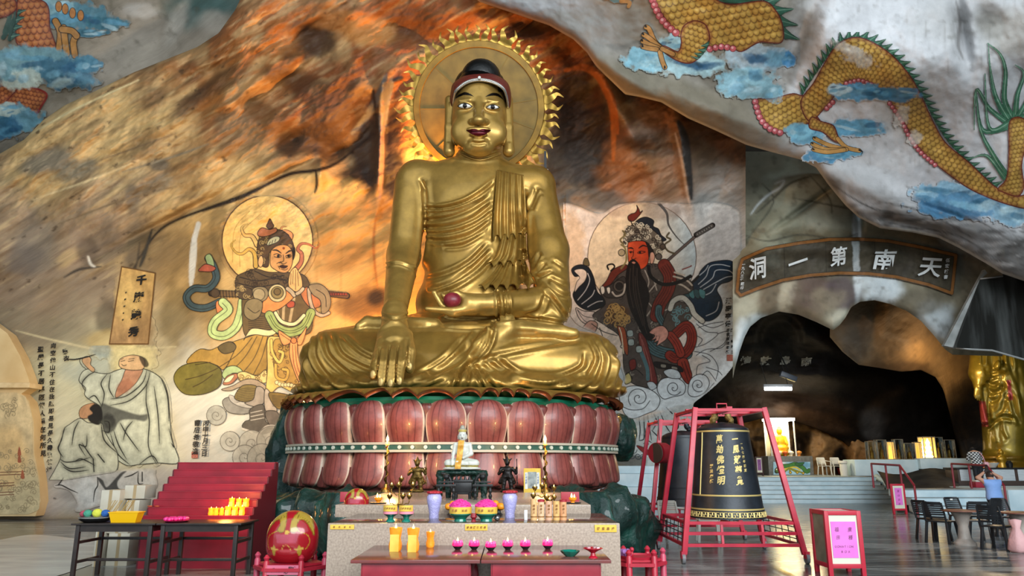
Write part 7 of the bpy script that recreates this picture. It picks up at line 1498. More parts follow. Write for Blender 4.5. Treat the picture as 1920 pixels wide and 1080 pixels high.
def rack(px, label):
    p, s = spot(px, 938, ZB); o = thing('black_stand', label, 'stand', p)
    b = MB(); b.box((0, 0, 27*s), (38*s, 14*s, 4*s), bev=.6*s); b.box((0, 0, 33*s), (30*s, 12*s, 2.5*s), bev=.6*s); b.build('shelf', M_BLACKM, o)
    for x in (-14, 14): b = MB(); b.lathe([(.1*s, 0), (4*s, 0), (2.4*s, 3*s), (3.8*s, 8*s), (2*s, 12*s), (3.8*s, 17*s), (2.2*s, 22*s), (3.5*s, 26*s)], 12, (x*s, 0, 0)); b.build('post', M_BLACKM, o)
    b = MB(); b.lathe([(.1*s, 34*s), (4*s, 34*s), (2*s, 37*s), (6*s, 42*s), (6*s, 47*s), (3*s, 48*s), (.1*s, 48*s)], 14); b.build('jar', M_BLACKM, o)
rack(836, 'black turned stand with a small jar, left of the incense burner'); rack(905, 'black turned stand with a small jar, right of the incense burner')
# two temple guardian figurines and a framed picture on the rock ledge
def figurine(px, py0, py1, m, label, seed):
    Y = 11.9; s = S(px, py1, Y); p = Vector((XZ(px, Y, 1.13), Y, 1.128)); o = thing('guardian_figurine', label, 'figurine', p); h = (py1-py0)*s; k = h/64
    q = SDF((-22*k, -16*k, 0), (22*k, 16*k, 68*k), .9*k)
    def c(a, b, ra, rb, kk=2): q.cap(tuple(v*k for v in a), tuple(v*k for v in b), ra*k, rb*k, kk*k)
    c((-5, 0, 26), (-7, -1, 4), 5, 3.4); c((5, 0, 26), (8, -1, 4), 5, 3.4); q.ell((0, 0, 3*k), (14*k, 9*k, 4*k), 2*k); q.ell((0, 0, 34*k), (8.5*k, 6*k, 11*k), 3*k); q.ell((0, 0, 41*k), (10.5*k, 5.5*k, 5*k), 3*k)
    c((-10, 0, 42), (-15, -4, 33), 3.4, 2.6); c((-15, -4, 33), (-8, -8, 38), 2.6, 2); c((10, 0, 42), (16, -3, 34), 3.4, 2.6); c((16, -3, 34), (17, -6, 44), 2.6, 2); c((0, 0, 46), (0, 0, 50), 3, 3, 1); q.ell((0, 0, 53*k), (5*k, 5*k, 6*k), 1.5*k); c((0, 0, 58), (0, 0, 66), 3.4, .8); c((-4, 0, 56), (-9, 0, 60), 1.6, .6); c((4, 0, 56), (9, 0, 60), 1.6, .6); c((-8, 0, 28), (-12, 3, 18), 3, 4); c((8, 0, 28), (12, 3, 18), 3, 4); c((18, -6, 14), (17, -6, 58), 1.2, 1, .5)
    q.noise(.7*k, .22/k, 2); q.cut_below(0); V, F = q.mesh(); link_mesh('figure', np_mesh('figure', V, F, np.tile(lin('#6b5426'), (len(V), 1)) if m == M_BRASS else np.tile(lin('#191411'), (len(V), 1))), mat_vc('aged_brass_cast', .35, .2, 30, .5, 20, .7) if m == M_BRASS else mat_vc('black_cast', .35, .2, 30, .4, 20, .3), o)
figurine(781, 857, 922, M_BRASS, 'small brass armoured guardian figurine, left of the white statuette', 1); figurine(951, 850, 917, M_BLACKM, 'small black guardian figurine holding a staff, right of the white statuette', 2)
Y = 11.8; p = Vector((XZ(998, Y, 1.13), Y, 1.128)); s = S(998, 900, Y); o = thing('framed_notice', 'small yellow-bordered framed picture leaning between the black figurine and right candlestick', 'picture', p)
b = MB(); b.box((0, 0, 22*s), (32*s, 1.6*s, 45*s), bev=.4*s); b.build('frame', M_YEL, o); b = MB(); b.box((0, -1.0*s, 23*s), (16*s, .6*s, 30*s)); b.build('picture', mat('grey_photo', '#6f7472', .3, c2='#a9ada8', nscale=12), o)
for sx in (-1, 1):
    b = MB(); b.box((sx*11*s, -.95*s, 22*s), (5*s, .5*s, 30*s)); b.build('side_strip', mat('white_strip', '#dcdcd2', .5), o); text_mesh('characters', [(ch, sx*11*s, (33-5*i)*s, 4.2*s, 0, 1) for i, ch in enumerate('佛光普照')], flat_place((0, -1.35*s, 0), (1, 0, 0), (0, 0, 1)), mat('blue_lettering', '#33548a', .6), o)
b = MB(); b.box((0, 5*s, 2*s), (20*s, 10*s, 4*s)); b.build('foot', M_BLACKM, o)
# -- stands for the great wooden fish (left) and a matching stand (right)
def oct_stand(px, Y, w, z, label, front, sides=6):
    x = XZ(px, Y, z); s = S(px, 1040, Y); o = thing('red_drum_stand', label, 'stand', (x, Y, 0)); r = w*s/2
    pts = [(r*math.cos(2*PI*i/sides+PI/sides+PI/2*0), r*.8*math.sin(2*PI*i/sides+PI/sides)) for i in range(sides)]
    if sides == 6: pts = [(r*math.cos(2*PI*i/6), r*.85*math.sin(2*PI*i/6)) for i in range(6)]
    for i, (a, c_) in enumerate(pts):
        b = MB(); b.lathe([(.03, 0), (.03, z+.01), (.02, z+.03), (.03, z+.055), (.012, z+.08), (.002, z+.085)], 10, (a, c_, 0)); b.build('post', M_RED if i not in (0, 3) else mat('faded_red_paint', '#c04a62', .4, c2='#b03a52', nscale=6), o)
    for i in range(6):
        a, c_ = Vector((*pts[i], 0)), Vector((*pts[(i+1) % 6], 0)); b = MB()
        b.bar(a+Vector((0, 0, z-.05)), c_+Vector((0, 0, z-.05)), .08, .03); b.build('rail', M_RED, o); b = MB(); b.bar(a+Vector((0, 0, .18)), c_+Vector((0, 0, .18)), .05, .025); b.build('stretcher', M_RED, o)
    b = MB(); b.prism([(a*.97, c_*.97) for a, c_ in pts], z-.03, z-.01, 'Z'); b.build('top_board', M_RED, o)
    if front:
        f = Vector((*pts[4], 0)); g = Vector((*pts[5], 0)); mid = (f+g)/2; w2 = (g-f).length*.9
        b = MB(); b.box((mid.x, mid.y-.025, z-.05), (w2, .006, .085)); b.build('pink_slip', mat('pink_slip', '#d26a84', .6), o)
        text_mesh('characters', [('日', -w2*.3, 0, .04, .1, 1), ('一', -w2*.08, -.015, .03, 0, 1), ('心', w2*.12, -.01, .05, .2, 1), ('敬', w2*.25, .01, .05, -.1, 1), ('仁', w2*.38, .02, .03, 0, 1)], flat_place((mid.x, mid.y-.03, z-.05), (1, 0, 0), (0, 0, 1)), mat('black_marker', '#1d1518', .6), o, .01)
    return o, Vector((x, Y, z-.01)), s
o, pt, s = oct_stand(546, 7.6, 126, .66, 'red six-posted stand carrying the great wooden fish drum, left of the altar', True)
wooden_fish('great_wooden_fish', 551, 1042, .66, 92, 'great red wooden fish drum with gold scrolls on the red six-posted stand', pt)
o, pt, s = oct_stand(1197, 7.4, 92, .72, 'red six-posted stand holding a red tray, between the altar and the bell frame', False)
tr_ = thing('red_tray', 'red plastic tray with a knob on the right six-posted stand', 'tray', pt); lathe_obj('tray', [(.1*s, 0), (34*s, 0), (36*s, 5*s), (34*s, 5*s), (32*s, 2*s), (.1*s, 2*s)], M_RED, tr_, 24); b = MB(); b.cyl((-12*s, 0, 1*s), (-12*s, 0, 12*s), 2.5*s); b.ball((-12*s, 0, 15*s), 4.5*s, 12); b.build('knob', M_RED, tr_, smooth=True)
b = MB(); rg = random.Random(3)
for i in range(14): b.ball((rg.uniform(-8, 8)*s, rg.uniform(-5, 5)*s, rg.uniform(4, 11)*s), 5*s, 7)
o = b.build('purple_bundle', mat('purple_crepe', '#9a6aa8', .6, bump=.5, bscale=60), None); o.location = pt+Vector((-26*s, -.05, .012)); tag(o, 'small purple flower bundle on the red tray right of the altar', 'flowers')
p = G(1172, 1079, .3); b = MB(); b.box((0, 0, .2), (.1, .12, .4), bev=.01); b2 = b.build('blue_box', mat('pale_box_card', '#c4d2da', .5, c2='#b4c6d2', nscale=4), None); b2.location = (XZ(1172, 7.2, .4), 7.2, .0); b = MB(); b.box((0, -.002, .34), (.102, .122, .05)); q_ = b.build('blue_band', mat('blue_band', '#2a5d94', .5), b2); tag(b2, 'pale box with blue band on the floor under the right red stand', 'box')
# ================================================================== LEFT: stepped rack, dark tables, cartons
YR0 = 12.0; lx, rx = XZ(267, YR0, .8), XZ(468, YR0, .8); rk = thing('stepped_rack', 'red stepped candle rack of eight tiers behind the dark tables', 'rack', ((lx+rx)/2, YR0, 0)); w = rx-lx
M_RACK = mat('rack_red_paint', '#9c1a2e', .4, c2='#871626', nscale=4)
for i in range(8):
    z0 = .78+.115*i; y = .155*i; b = MB(); b.box((0, y+.085, z0-.012), (w, .17, .024), bev=.004)
    b.box((0, y+.012, z0-.075), (w-.02, .02, .13)) if i else b.box((0, y+.012, (z0-.024)/2), (w-.02, .02, z0-.024)); b.build('tier', M_RACK, rk)
for sx in (-1, 1):
    b = MB(); b.prism([(0, 0)]+[(0, .77)]+[q_ for i in range(1, 8) for q_ in ((.155*i, .78+.115*(i-1)), (.155*i, .765+.115*i))]+[(1.26, .765+.115*7), (1.26, 0)], sx*w/2-.012, sx*w/2+.012, 'X'); b.build('side_panel', mat('rack_dark_side', '#5a1420', .5), rk)
for i, (px, row, h, wd) in enumerate([(395, 0, 13, 10), (404.5, 0, 13, 9.5), (415, 0, 13, 9), (427, 0, 16, 12), (440, 0, 16, 12), (453, 0, 16, 11), (434, 1, 16, 11), (447.5, 1, 15, 11), (460.5, 1, 15, 12)]):
    z = .78+.115*row; Y = YR0+.155*row+.08; p = Vector((XZ(px, Y, z), Y, z)); s = S(px, 940, Y)
    nm = ['first from left of six on the lowest tier', 'second from left of six on the lowest tier', 'third from left of six on the lowest tier', 'fourth from left of six on the lowest tier', 'fifth from left of six on the lowest tier', 'right end of six on the lowest tier', 'left of three on the second tier', 'middle of three on the second tier', 'right of three on the second tier'][i]
    o = thing('lit_candle_jar', 'lit orange jar, '+nm+' of red rack', 'candle', p, 0, 'lit jars on the red rack')
    lathe_obj('jar', [(.1*s, 0), (wd*.42*s, 0), (wd*.5*s, h*.2*s), (wd*.42*s, h*.6*s), (wd*.5*s, h*s), (wd*.42*s, h*s), (.1*s, h*.8*s)], mat('glowing_jar', '#ff8c1a', .3, emit=1.6, ecol='#ff7a14'), o, 16); flame_obj(h*.4*s, o, (0, 0, h*.78*s))
    if i in (3, 4, 5, 6, 7, 8): b = MB(); b.box((0, -wd*.53*s, h*.25*s), (wd*.6*s, .004, h*.7*s)); b.build('paper_slip', mat('orange_slip', '#ffb458', .5, emit=.3, ecol='#ff9a30'), o)
light('rack_candle_light', 'POINT', (XZ(430, 11.9, 1.0), 11.85, 1.02), 10, (1, .4, .1), shadow_soft_size=.1)
for px, lb in ((281, 'orange peel scrap on the lowest rack tier, left end'), (294, 'small orange fruit piece on the lowest rack tier')):
    Y = YR0+.235; s = S(px, 940, Y); b = MB(); b.ball((0, 0, 1.2*s), 5*s, 10, (1, .6, .3)); o = b.build('orange_scrap', mat('dull_orange', '#b8502c', .5), None, smooth=True); o.location = (XZ(px, Y, .895), Y, .895); tag(o, lb, 'scrap')
M_DK = mat('dark_brown_table', '#332925', .35, c2='#241d1a', nscale=6)
def dark_table(px0, px1, yf, yk, label, rot=0.):
    z = .76; x0, x1 = XZ(px0, yf, z), XZ(px1, yf, z); w = x1-x0; d = yk-yf; o = thing('dark_table', label, 'table', ((x0+x1)/2, (yf+yk)/2, 0), rot)
    box_obj('tabletop', (0, 0, z-.012), (w, d, .024), M_DK, o, .004); b = MB()
    for y in (-d/2+.06, d/2-.06): b.box((0, y, z-.07), (w-.16, .025, .09))
    for x in (-w/2+.08, w/2-.08): b.box((x, 0, z-.07), (.025, d-.1, .09))
    b.build('apron', M_DK, o)
    for x in (-w/2+.08, w/2-.08):
        for y in (-d/2+.06, d/2-.06): box_obj('leg', (x, y, (z-.024)/2), (.055, .055, z-.024), M_DK, o, .006)
        for zz in (.24, .5): box_obj('side_stretcher', (x, 0, zz), (.03, d-.14, .04), M_DK, o, .004)
    box_obj('long_stretcher', (0, d/2-.06, .5), (w-.18, .03, .04), M_DK, o, .004); box_obj('long_stretcher', (0, 0, .24), (w-.18, .03, .04), M_DK, o, .004)
    return o
dark_table(133, 291, 10.75, 11.5, 'dark brown table carrying the plates and yellow basket, left of the red rack'); dark_table(293, 452, 10.75, 11.5, 'dark brown table before the red rack carrying only the pink tray', .0)
ZD = .76
def dp(px, Y): return Vector((XZ(px, Y, ZD), Y, ZD)), S(px, 965, Y)
p, s = dp(178, 10.98); o = thing('black_platter', 'stack of dark oval platters with pale rim at the left end of the dark table', 'platter', p)
lathe_obj('platter', [(.1*s, 0), (18*s, 0), (26*s, 4*s), (28*s, 6*s), (26*s, 6.5*s), (.1*s, 3*s)], M_BLACKM, o, 32); lathe_obj('upper_platter', [(20*s, 5*s), (26*s, 7*s), (28.5*s, 9*s), (29*s, 10*s), (27*s, 10.5*s), (.1*s, 7*s)], mat('grey_platter', '#4a4a48', .3), o, 32); lathe_obj('pale_rim', [(28.2*s, 8*s), (29.2*s, 9.3*s), (28.4*s, 9.6*s)], mat('pale_rim', '#b9b9b2', .4), o, 32)
for dx, dy, r, c_, lb in ((-24, 2, 7, '#b04a5a', 'pink yarn ball at the left edge of the dark platter'), (-14, -2, 8, '#4a9a80', 'green yarn ball on the dark platter'), (-8, 5, 7, '#5a3a78', 'purple yarn ball on the dark platter'), (4, -3, 9, '#d8d84a', 'large yellow yarn ball on the dark platter'), (18, 0, 8, '#2a5fa8', 'blue yarn ball on the dark platter')):
    b = MB(); b.ball((0, 0, 0), r*s, 14, (1, 1, .85)); q_ = b.build('yarn_ball', mat('yarn_'+c_[1:], c_, .8, bump=.8, bscale=40), None, smooth=True); q_.location = p+Vector((dx*s, dy*s, 9*s+r*.85*s)); tag(q_, lb, 'ball', 'coloured balls on the platter')
p, s = dp(236, 10.98); o = thing('yellow_basket', 'bright yellow plastic basket on the left dark table', 'basket', p)
b = MB(); a = [(-25, -12), (25, -12), (25, 12), (-25, 12)]; rings = []
for k, z in ((.9, 0), (1.08, 17), (1.14, 17.5), (1.14, 19), (1.04, 19), (.86, 1.5)): rings.append([b.bm.verts.new((x*k*s, y*k*s, z*s)) for x, y in a])
for q_, r_ in zip(rings, rings[1:]):
    for i in range(4): b.bm.faces.new((q_[i], q_[(i+1) % 4], r_[(i+1) % 4], r_[i]))
b.bm.faces.new(rings[0][::-1]); b.bm.faces.new(rings[-1]); b.build('basket', mat('yellow_plastic', '#f0b800', .3, coat=.3), o)
p, s = dp(331, 11.0); o = thing('pink_tray', 'round hot pink tray of petals on the dark table before the red rack', 'tray', p); lathe_obj('tray', [(.1*s, 0), (18*s, 0), (23*s, 3*s), (22*s, 3.5*s), (.1*s, 2*s)], mat('crimson_plastic', '#b01048', .3), o); b = MB(); rg = random.Random(9)
for i in range(50): a, r = rg.uniform(0, 6.28), 20*rg.random()**.5; b.ball((r*math.cos(a)*s, r*math.sin(a)*s, 6*s), 4.2*s, 6, (1, 1, .8))
b.build('petals', mat('pink_foil', '#f0187c', .4, c2='#ff4aa0', nscale=30), o)
p, s = dp(212, 11.3); o = thing('incense_bundle', 'box of thin incense sticks leaning right, behind the yellow basket', 'incense', p); b = MB(); b.box((0, 0, 5*s), (40*s, 10*s, 10*s), bev=.5*s); b.build('box', mat('clear_purple_box', '#7a6a9a', .4, c2='#b8b0c8', nscale=8), o)
for i in range(26):
    x = -20+40*random.random(); b = MB(); b.cyl((x*s, random.uniform(-3, 3)*s, 8*s), ((x+14+4*random.random())*s, random.uniform(-3, 3)*s, 36*s), .5*s, n=5); b.build('stick', mat('incense_stick', '#b89a5c', .7), o)
M_CART = mat('white_carton', '#c9c2b0', .7, c2='#b9b09c', nscale=3)
for i, (px0, px1, y0, y1, Y, lb) in enumerate([(186, 226, 919, 960, 12.45, 'white carton on top of the stack left of the red rack, left one'), (232, 273, 910, 935, 12.6, 'white carton topmost, touching the red rack side'), (234, 262, 938, 972, 12.5, 'white carton under the topmost one beside the red rack'), (176, 196, 970, 1030, 12.2, 'tall narrow carton standing left beneath the dark table'), (198, 243, 968, 1000, 12.3, 'upper printed carton beneath the dark table'), (200, 244, 1000, 1038, 12.3, 'bottom printed carton on the floor beneath the dark table')]):
    a, c_ = P(px0, y1, Y), P(px1, y0, Y); z0, z1 = a.z, c_.z
    z0 = max(0, z0) if i not in (3, 5) else 0
    o = thing('carton', lb, 'box', ((a.x+c_.x)/2, Y+.2, z0), 0, 'white cartons'); box_obj('box', (0, 0, (z1-z0)/2), (c_.x-a.x, .4, z1-z0), M_CART, o, .005); b = MB(); b.box((0, -.2, (z1-z0)/2), (.05, .004, z1-z0)); b.box((0, 0, z1-z0), (.05, .4, .004)); b.build('tape', mat('parcel_tape', '#a8916a', .4), o)
# pale flat patch laid over the floor, far left
b = MB(); pts = [G(x, y, .004) for x, y in [(-60, 1020), (0, 1012), (55, 1003), (110, 1006), (160, 1013), (205, 1016), (200, 1032), (190, 1050), (150, 1066), (100, 1082), (30, 1100), (-80, 1120)]]; q_ = crom([(p_.x, p_.y) for p_ in pts], True, 5); b.bm.faces.new([b.bm.verts.new((x, y, .006)) for x, y in q_]); tag(b.build('floor_pale_patch', mat('pale_floor_tone', '#c5cbcb', .25, c2='#aab0b0', nscale=2, stretch=(.4, 1, 1))), kind='structure')
# ================================================================== RIGHT: TERRACES, BELLS, SIGNS, SEATING, TUNNEL SHRINE
M_BSTEP = mat('pale_blue_step_paint', '#cfe4ec', .45, c2='#b9d4df', nscale=2)
M_STEPT = mat('worn_step_tread', '#a9b6ba', .4, c2='#8f9a9c', nscale=4)
def steps(name, label, x0, x1, Y, n, rise, run, z0=0., back=6.):
    o = thing(name, label, 'steps', ((x0+x1)/2, Y, z0)); w = x1-x0
    for i in range(n):
        d = back if i == n-1 else run+.25
        b = MB(); b.box((0, i*run+d/2, (i+.5)*rise), (w, d, rise), bev=.01); b.build('step', M_BSTEP, o)
        b = MB(); b.box((0, i*run+d/2-.02, (i+1)*rise+.006), (w+.02, d+.04, .012)); b.build('tread', M_STEPT, o)
    return o
YS = G(1500, 944, 0).y
steps('tunnel_steps', 'wide flight of pale blue steps leading up to the tunnel shrine', XZ(1292, YS, .4), XZ(1682, YS, .4), YS, 6, .16, .32, 0, 9)
xa = XZ(1120, YS, .6); xb = XZ(1291, YS, .6)
o = thing('pale_terrace', 'stacked pale blue terrace blocks right of the lotus throne, behind the bell frames', 'terrace', ((xa+xb)/2, YS, 0))
for i, (z0, z1, dy) in enumerate([(0, .62, 0), (.62, 1.12, .35), (1.12, 1.42, .8)]): box_obj('block', (0, dy+1.6, (z0+z1)/2), (xb-xa, 3.2, z1-z0), M_BSTEP, o, .03)
# dark sloped rock and kerb between the two flights
b = MB(); rows = []
for j in range(12):
    t = j/11; rows.append([Vector((XZ(1648+(1800-1648)*u+(1700-1648)*(1-t)*(1-u)*.6, 24.4+6*t, .5), 24.4+6*t, .02+t*1.2+.12*math.sin(7*u+3*t)*t)) for u in np.linspace(0, 1, 16)])
b.grid(rows); tag(b.build('dark_rock_slope', mat('dark_wet_rock', '#3b3d3c', .4, c2='#22262a', nscale=2, bump=.6, bscale=4), None, smooth=True), 'dark sloping rock between the two flights of pale steps', 'rock')
b = MB(); b.tube([G(1684, 945, 0)+Vector((0, 0, .05)), P(1676, 930, YS+.5), P(1660, 908, YS+1.4), P(1643, 893, YS+2.0)], .11, 8); tag(b.build('curved_kerb', M_BSTEP, None, smooth=True), 'pale curved kerb at the right end of the tunnel steps', 'kerb')
YR = G(1780, 964, 0).y; x0, x1 = XZ(1722, YR, .3), XZ(1884, YR, .3)
steps('shrine_steps', 'short flight of three pale blue steps up to the golden standing statue', x0, x1, YR, 3, .235, .36, 0, 1.1)
xd = XZ(1772, 27, .7); b = MB(); b.box((xd+6, YR+5.1, .345), (12, 6.6, .69), bev=.02); tag(b.build('dark_platform', mat('dark_platform_stone', '#4d4c4a', .3, c2='#3a3938', nscale=2), None), 'dark stone platform at the top of the short shrine steps', 'platform')
b = MB(); b.box(((x1+.3+x1+4)/2, YR+2.6, .36), (3.6, 4.6, .72), bev=.03); tag(b.build('side_block', M_BSTEP, None), 'pale blue plinth block right of the shrine steps, at the frame edge', 'block')
def railing(xs, label):
    o = thing('red_railing', label, 'railing', (xs, YR, 0)); M = mat('dark_red_rail', '#8c2430', .4)
    for y, z0, z1 in ((.0, 0, .86), (.75, .45, 1.45), (1.7, .7, 1.5), (2.7, .7, 1.5)): b = MB(); b.cyl((0, y, z0), (0, y, z1), .035, n=8); b.build('post', M, o)
    b = MB(); b.tube([(0, 0, .86), (0, .75, 1.47), (0, 2.7, 1.52)], .035, 8); b.build('handrail', M, o); return o
railing(x0-.06, 'dark red metal railing on the left of the shrine steps'); railing(x1+.06, 'dark red metal railing on the right of the shrine steps')
# ---------------------------------------------------------------- bell frames
M_BF = mat('bell_frame_red', '#c8283e', .35, c2='#b0203a', nscale=5)
M_BELL = mat('black_bell_bronze', '#20262c', .42, .2, c2='#2b323a', nscale=5, bump=.1, bscale=20); M_BGOLD = mat('bell_gold_paint', '#d9c27a', .45, .3)
def bell_frame(cx, cy, label):
    o = thing('bell_frame', label, 'bell frame', (cx, cy, 0)); B_, T_ = .97, .59; yb, yt, zt = 1.02, .72, 2.5
    cs = [(-1, -1), (1, -1), (1, 1), (-1, 1)]
    def pt(sx, sy, z): t = (z-.14)/(zt-.14); return Vector((sx*(B_+(T_-B_)*t), sy*(yb+(yt-yb)*t), z))
    for sx, sy in cs:
        b = MB(); b.bar(pt(sx, sy, .14), pt(sx, sy, zt), .085, .085, bev=.008); b.build('leg', M_BF, o)
        w = MB(); p = pt(sx, sy, .0); w.cyl(p+Vector((-.025, 0, .085)), p+Vector((.025, 0, .085)), .085, n=18); c_ = w.build('caster', mat('grey_rubber', '#77777a', .5), o)
        w = MB(); w.bar(p+Vector((0, 0, .08)), p+Vector((0, .0, .19)), .07, .11); w.build('fork', M_BF, c_)
    for z, n in ((zt-.04, 'top_rail'), (.28, 'bottom_rail'), (.46, 'middle_rail'), (.62, 'shelf_rail')):
        for i in range(4): 
            if z == .46 and i != 0: continue
            b = MB(); b.bar(pt(*cs[i], z), pt(*cs[(i+1) % 4], z), .07 if z > 2 else .05, .05); b.build(n, M_BF, o)
    b = MB(); b.bar((-T_, 0, zt-.02), (T_, 0, zt-.02), .1, .08); b.bar((0, -yt, zt-.02), (0, yt, zt-.02), .1, .08); b.build('hanging_beam', M_BF, o)
    b = MB(); b.tube([(-.02, 0, zt+.02), (-.02, 0, zt+.12), (.16, 0, zt+.12), (.16, 0, zt+.02)], .014, 6); b.build('lifting_lug', M_BF, o)
    for x in (-.33, .33): b = MB(); b.bar((x, -yb+.02, .28), (x, -yb+.06, .62), .04); b.build('divider', M_BF, o)
    for sx in (-1, 1):
        b = MB()
        for k in np.linspace(-.8, .8, 6): b.cyl((sx*.95, k, .28), (sx*.92, k*.97, .62), .008, n=6)
        for z in (.36, .46, .54): b.cyl((sx*.94, -.95, z), (sx*.94, .95, z), .008, n=6)
        b.build('side_mesh', M_BLACKM, o)
    return o
def bell(cx, cy, label, inscribed):
    o = thing('bronze_bell', label, 'bell', (cx, cy, 0)); prof = [(.60, .64), (.645, .64), (.64, .72), (.61, .84), (.585, 1.05), (.53, 1.5), (.48, 1.9), (.46, 2.12), (.45, 2.17), (.36, 2.22), (.2, 2.27), (.01, 2.29)]
    lathe_obj('body', prof[1:], M_BELL, o, 64)
    rr = lambda z: np.interp(z, [q[1] for q in prof[1:]], [q[0] for q in prof[1:]])
    a0 = math.atan2(-cy, -cx)
    for z in (2.12, 1.03, .80): lathe_obj('gold_ring', [(rr(z)-.01, z-.013), (rr(z)+.006, z-.013), (rr(z)+.006, z+.013), (rr(z)-.01, z+.013)], M_BGOLD if inscribed else M_BELL, o, 64)
    b = MB()
    for sx in (-1, 1): b.tube([(sx*x, 0, z) for x, z in crom([(.15, 2.25), (.17, 2.33), (.12, 2.37), (.11, 2.44), (.04, 2.49), (0, 2.45)], False, 5)], [.05]*8+[.06]*8+[.045]*10, 8); b.ball((sx*.16, -.03, 2.31), .05, 8)
    b.build('dragon_loop', mat('gilt_loop', '#b49a5c', .45, .4, c2='#7a6636', nscale=18, bump=.8, bscale=40) if inscribed else M_BELL, o, smooth=True)
    if inscribed:
        def on(u, z): r = rr(z)+.006; a = a0+u/.55; return np.stack([r*np.cos(a), r*np.sin(a), z], 1)
        it = [(c_, .24-.0*i, 1.98-.175*i, .15, 0, .9) for i, c_ in enumerate('一風蘇夢覺')]+[(c_, -.07, 1.98-.175*i, .15, 0, .9) for i, c_ in enumerate('萬劫佛燈明')]+[(c_, .375, 1.9-.075*i, .055, 0, 1) for i, c_ in enumerate('一九七四年初夏')]+[(c_, -.235, 1.52-.085*i, .065, 0, 1) for i, c_ in enumerate('釋法唐題')]
        text_mesh('inscription', it, on, M_BGOLD, o, .03)
        b = MB(); P_ = [Vector(on(np.array([-.46]), np.array([z]))[0]) for z in np.linspace(2.1, 1.04, 12)]; b.tube(P_, .011, 6); b.build('gold_line', M_BGOLD, o)
        b = MB()
        for k in range(-7, 8):
            for sx in (-1, 1):
                key = [(.0, 0), (.05, 0), (.05, .08), (.012, .08), (.012, .035), (.032, .035)] if sx > 0 else [(.0, 0), (-.05, 0), (-.05, .08), (-.012, .08), (-.012, .035), (-.032, .035)]
                pts = [Vector(on(np.array([k*.115+x*1.0]), np.array([.675+(z if sx > 0 else .08-z)]))[0]) for x, z in key]
                for p, q in zip(pts, pts[1:]): b.bar(p, q, .013, .01)
        b.build('key_pattern', M_BGOLD, o)
    return o
bell_frame(3.74, 13.58, 'tall red wheeled frame holding the big inscribed bell, in front'); bell(3.8, 13.6, 'big black bell with gold characters hanging in the front red frame', True)
bell_frame(3.88, 17.3, 'red wheeled frame holding the plain black bell, behind the front frame'); bell(3.9, 17.3, 'plain glossy black bell hanging in the rear red frame', False)
Y = 16.2; p = P(1238, 872, Y); o = thing('hand_drum', 'round drum with red sides hanging at the left of the rear bell frame', 'drum', p); s = S(1238, 850, Y)
b = MB(); b.cyl((-8*s, -.1, 22*s), (10*s, .1, 22*s), 19*s, n=28); b.build('shell', mat('drum_red', '#8e1f28', .35), o); b = MB(); b.cyl((-9.5*s, -.11, 22*s), (-8*s, -.1, 22*s), 18*s, n=28); b.build('drum_skin', mat('drum_skin', '#4a3a30', .6), o)
b = MB(); b.bar((0, 0, 45*s), (0, 0, 90*s), .02); b.build('strap', M_BLACKM, o)
# ---------------------------------------------------------------- sign stands
M_SRED = mat('sign_red_frame', '#c0283c', .4); M_PAPER = mat('pink_paper', '#ea7fd6', .6, c2='#e070cc', nscale=3); M_CREAM = mat('cream_board', '#dcdcc8', .6)
M_PEN = mat('dark_pink_ink', '#6a2050', .6)
zt = .9; fx0, fx1 = 4.53, 5.06; fy = 11.2
o = thing('donation_box', 'red-framed donation box with large pink notice on its front, foreground right', 'donation box', ((fx0+fx1)/2, fy, 0)); w, d = fx1-fx0, .55
for x in (-w/2+.03, w/2-.03):
    for y in (.03, d-.03): box_obj('corner_post', (x, y, zt/2), (.06, .06, zt), M_SRED, o, .004)
for z in (.14, zt-.03):
    for y in (.03, d-.03): box_obj('rail', (0, y, z), (w-.12, .055, .06), M_SRED, o, .004)
    for x in (-w/2+.03, w/2-.03): box_obj('rail', (x, d/2, z), (.055, d-.12, .06), M_SRED, o, .004)
box_obj('front_board', (0, .025, .5), (w-.1, .01, .7), M_CREAM, o, 0); box_obj('side_board', (-w/2+.025, d/2, .5), (.01, d-.1, .7), mat('green_grey_marble', '#8d917e', .4, c2='#6d725f', nscale=5), o, 0); box_obj('side_board', (w/2-.025, d/2, .5), (.01, d-.1, .7), M_CREAM, o, 0); box_obj('top_board', (0, d/2, zt-.02), (w-.1, d-.1, .02), M_CREAM, o, 0)
box_obj('pink_notice', (.0, .017, .5), (w-.17, .004, .5), M_PAPER, o, 0)
text_mesh('notice_writing', [('福', -.1, .64, .07, 0, .9), ('田', -.09, .53, .06, 0, .9), ('廣', .09, .64, .07, 0, .9), ('種', .09, .53, .07, 0, .9)]+[(c_, -.135+.034*i, .405, .042, .15, .9) for i, c_ in enumerate('DONATION')]+[(c_, -.05+.05*i, .335, .042, .1, 1) for i, c_ in enumerate('BOX')], flat_place((0, .013, 0), (1, 0, 0), (0, 0, 1)), M_PEN, o, 0)
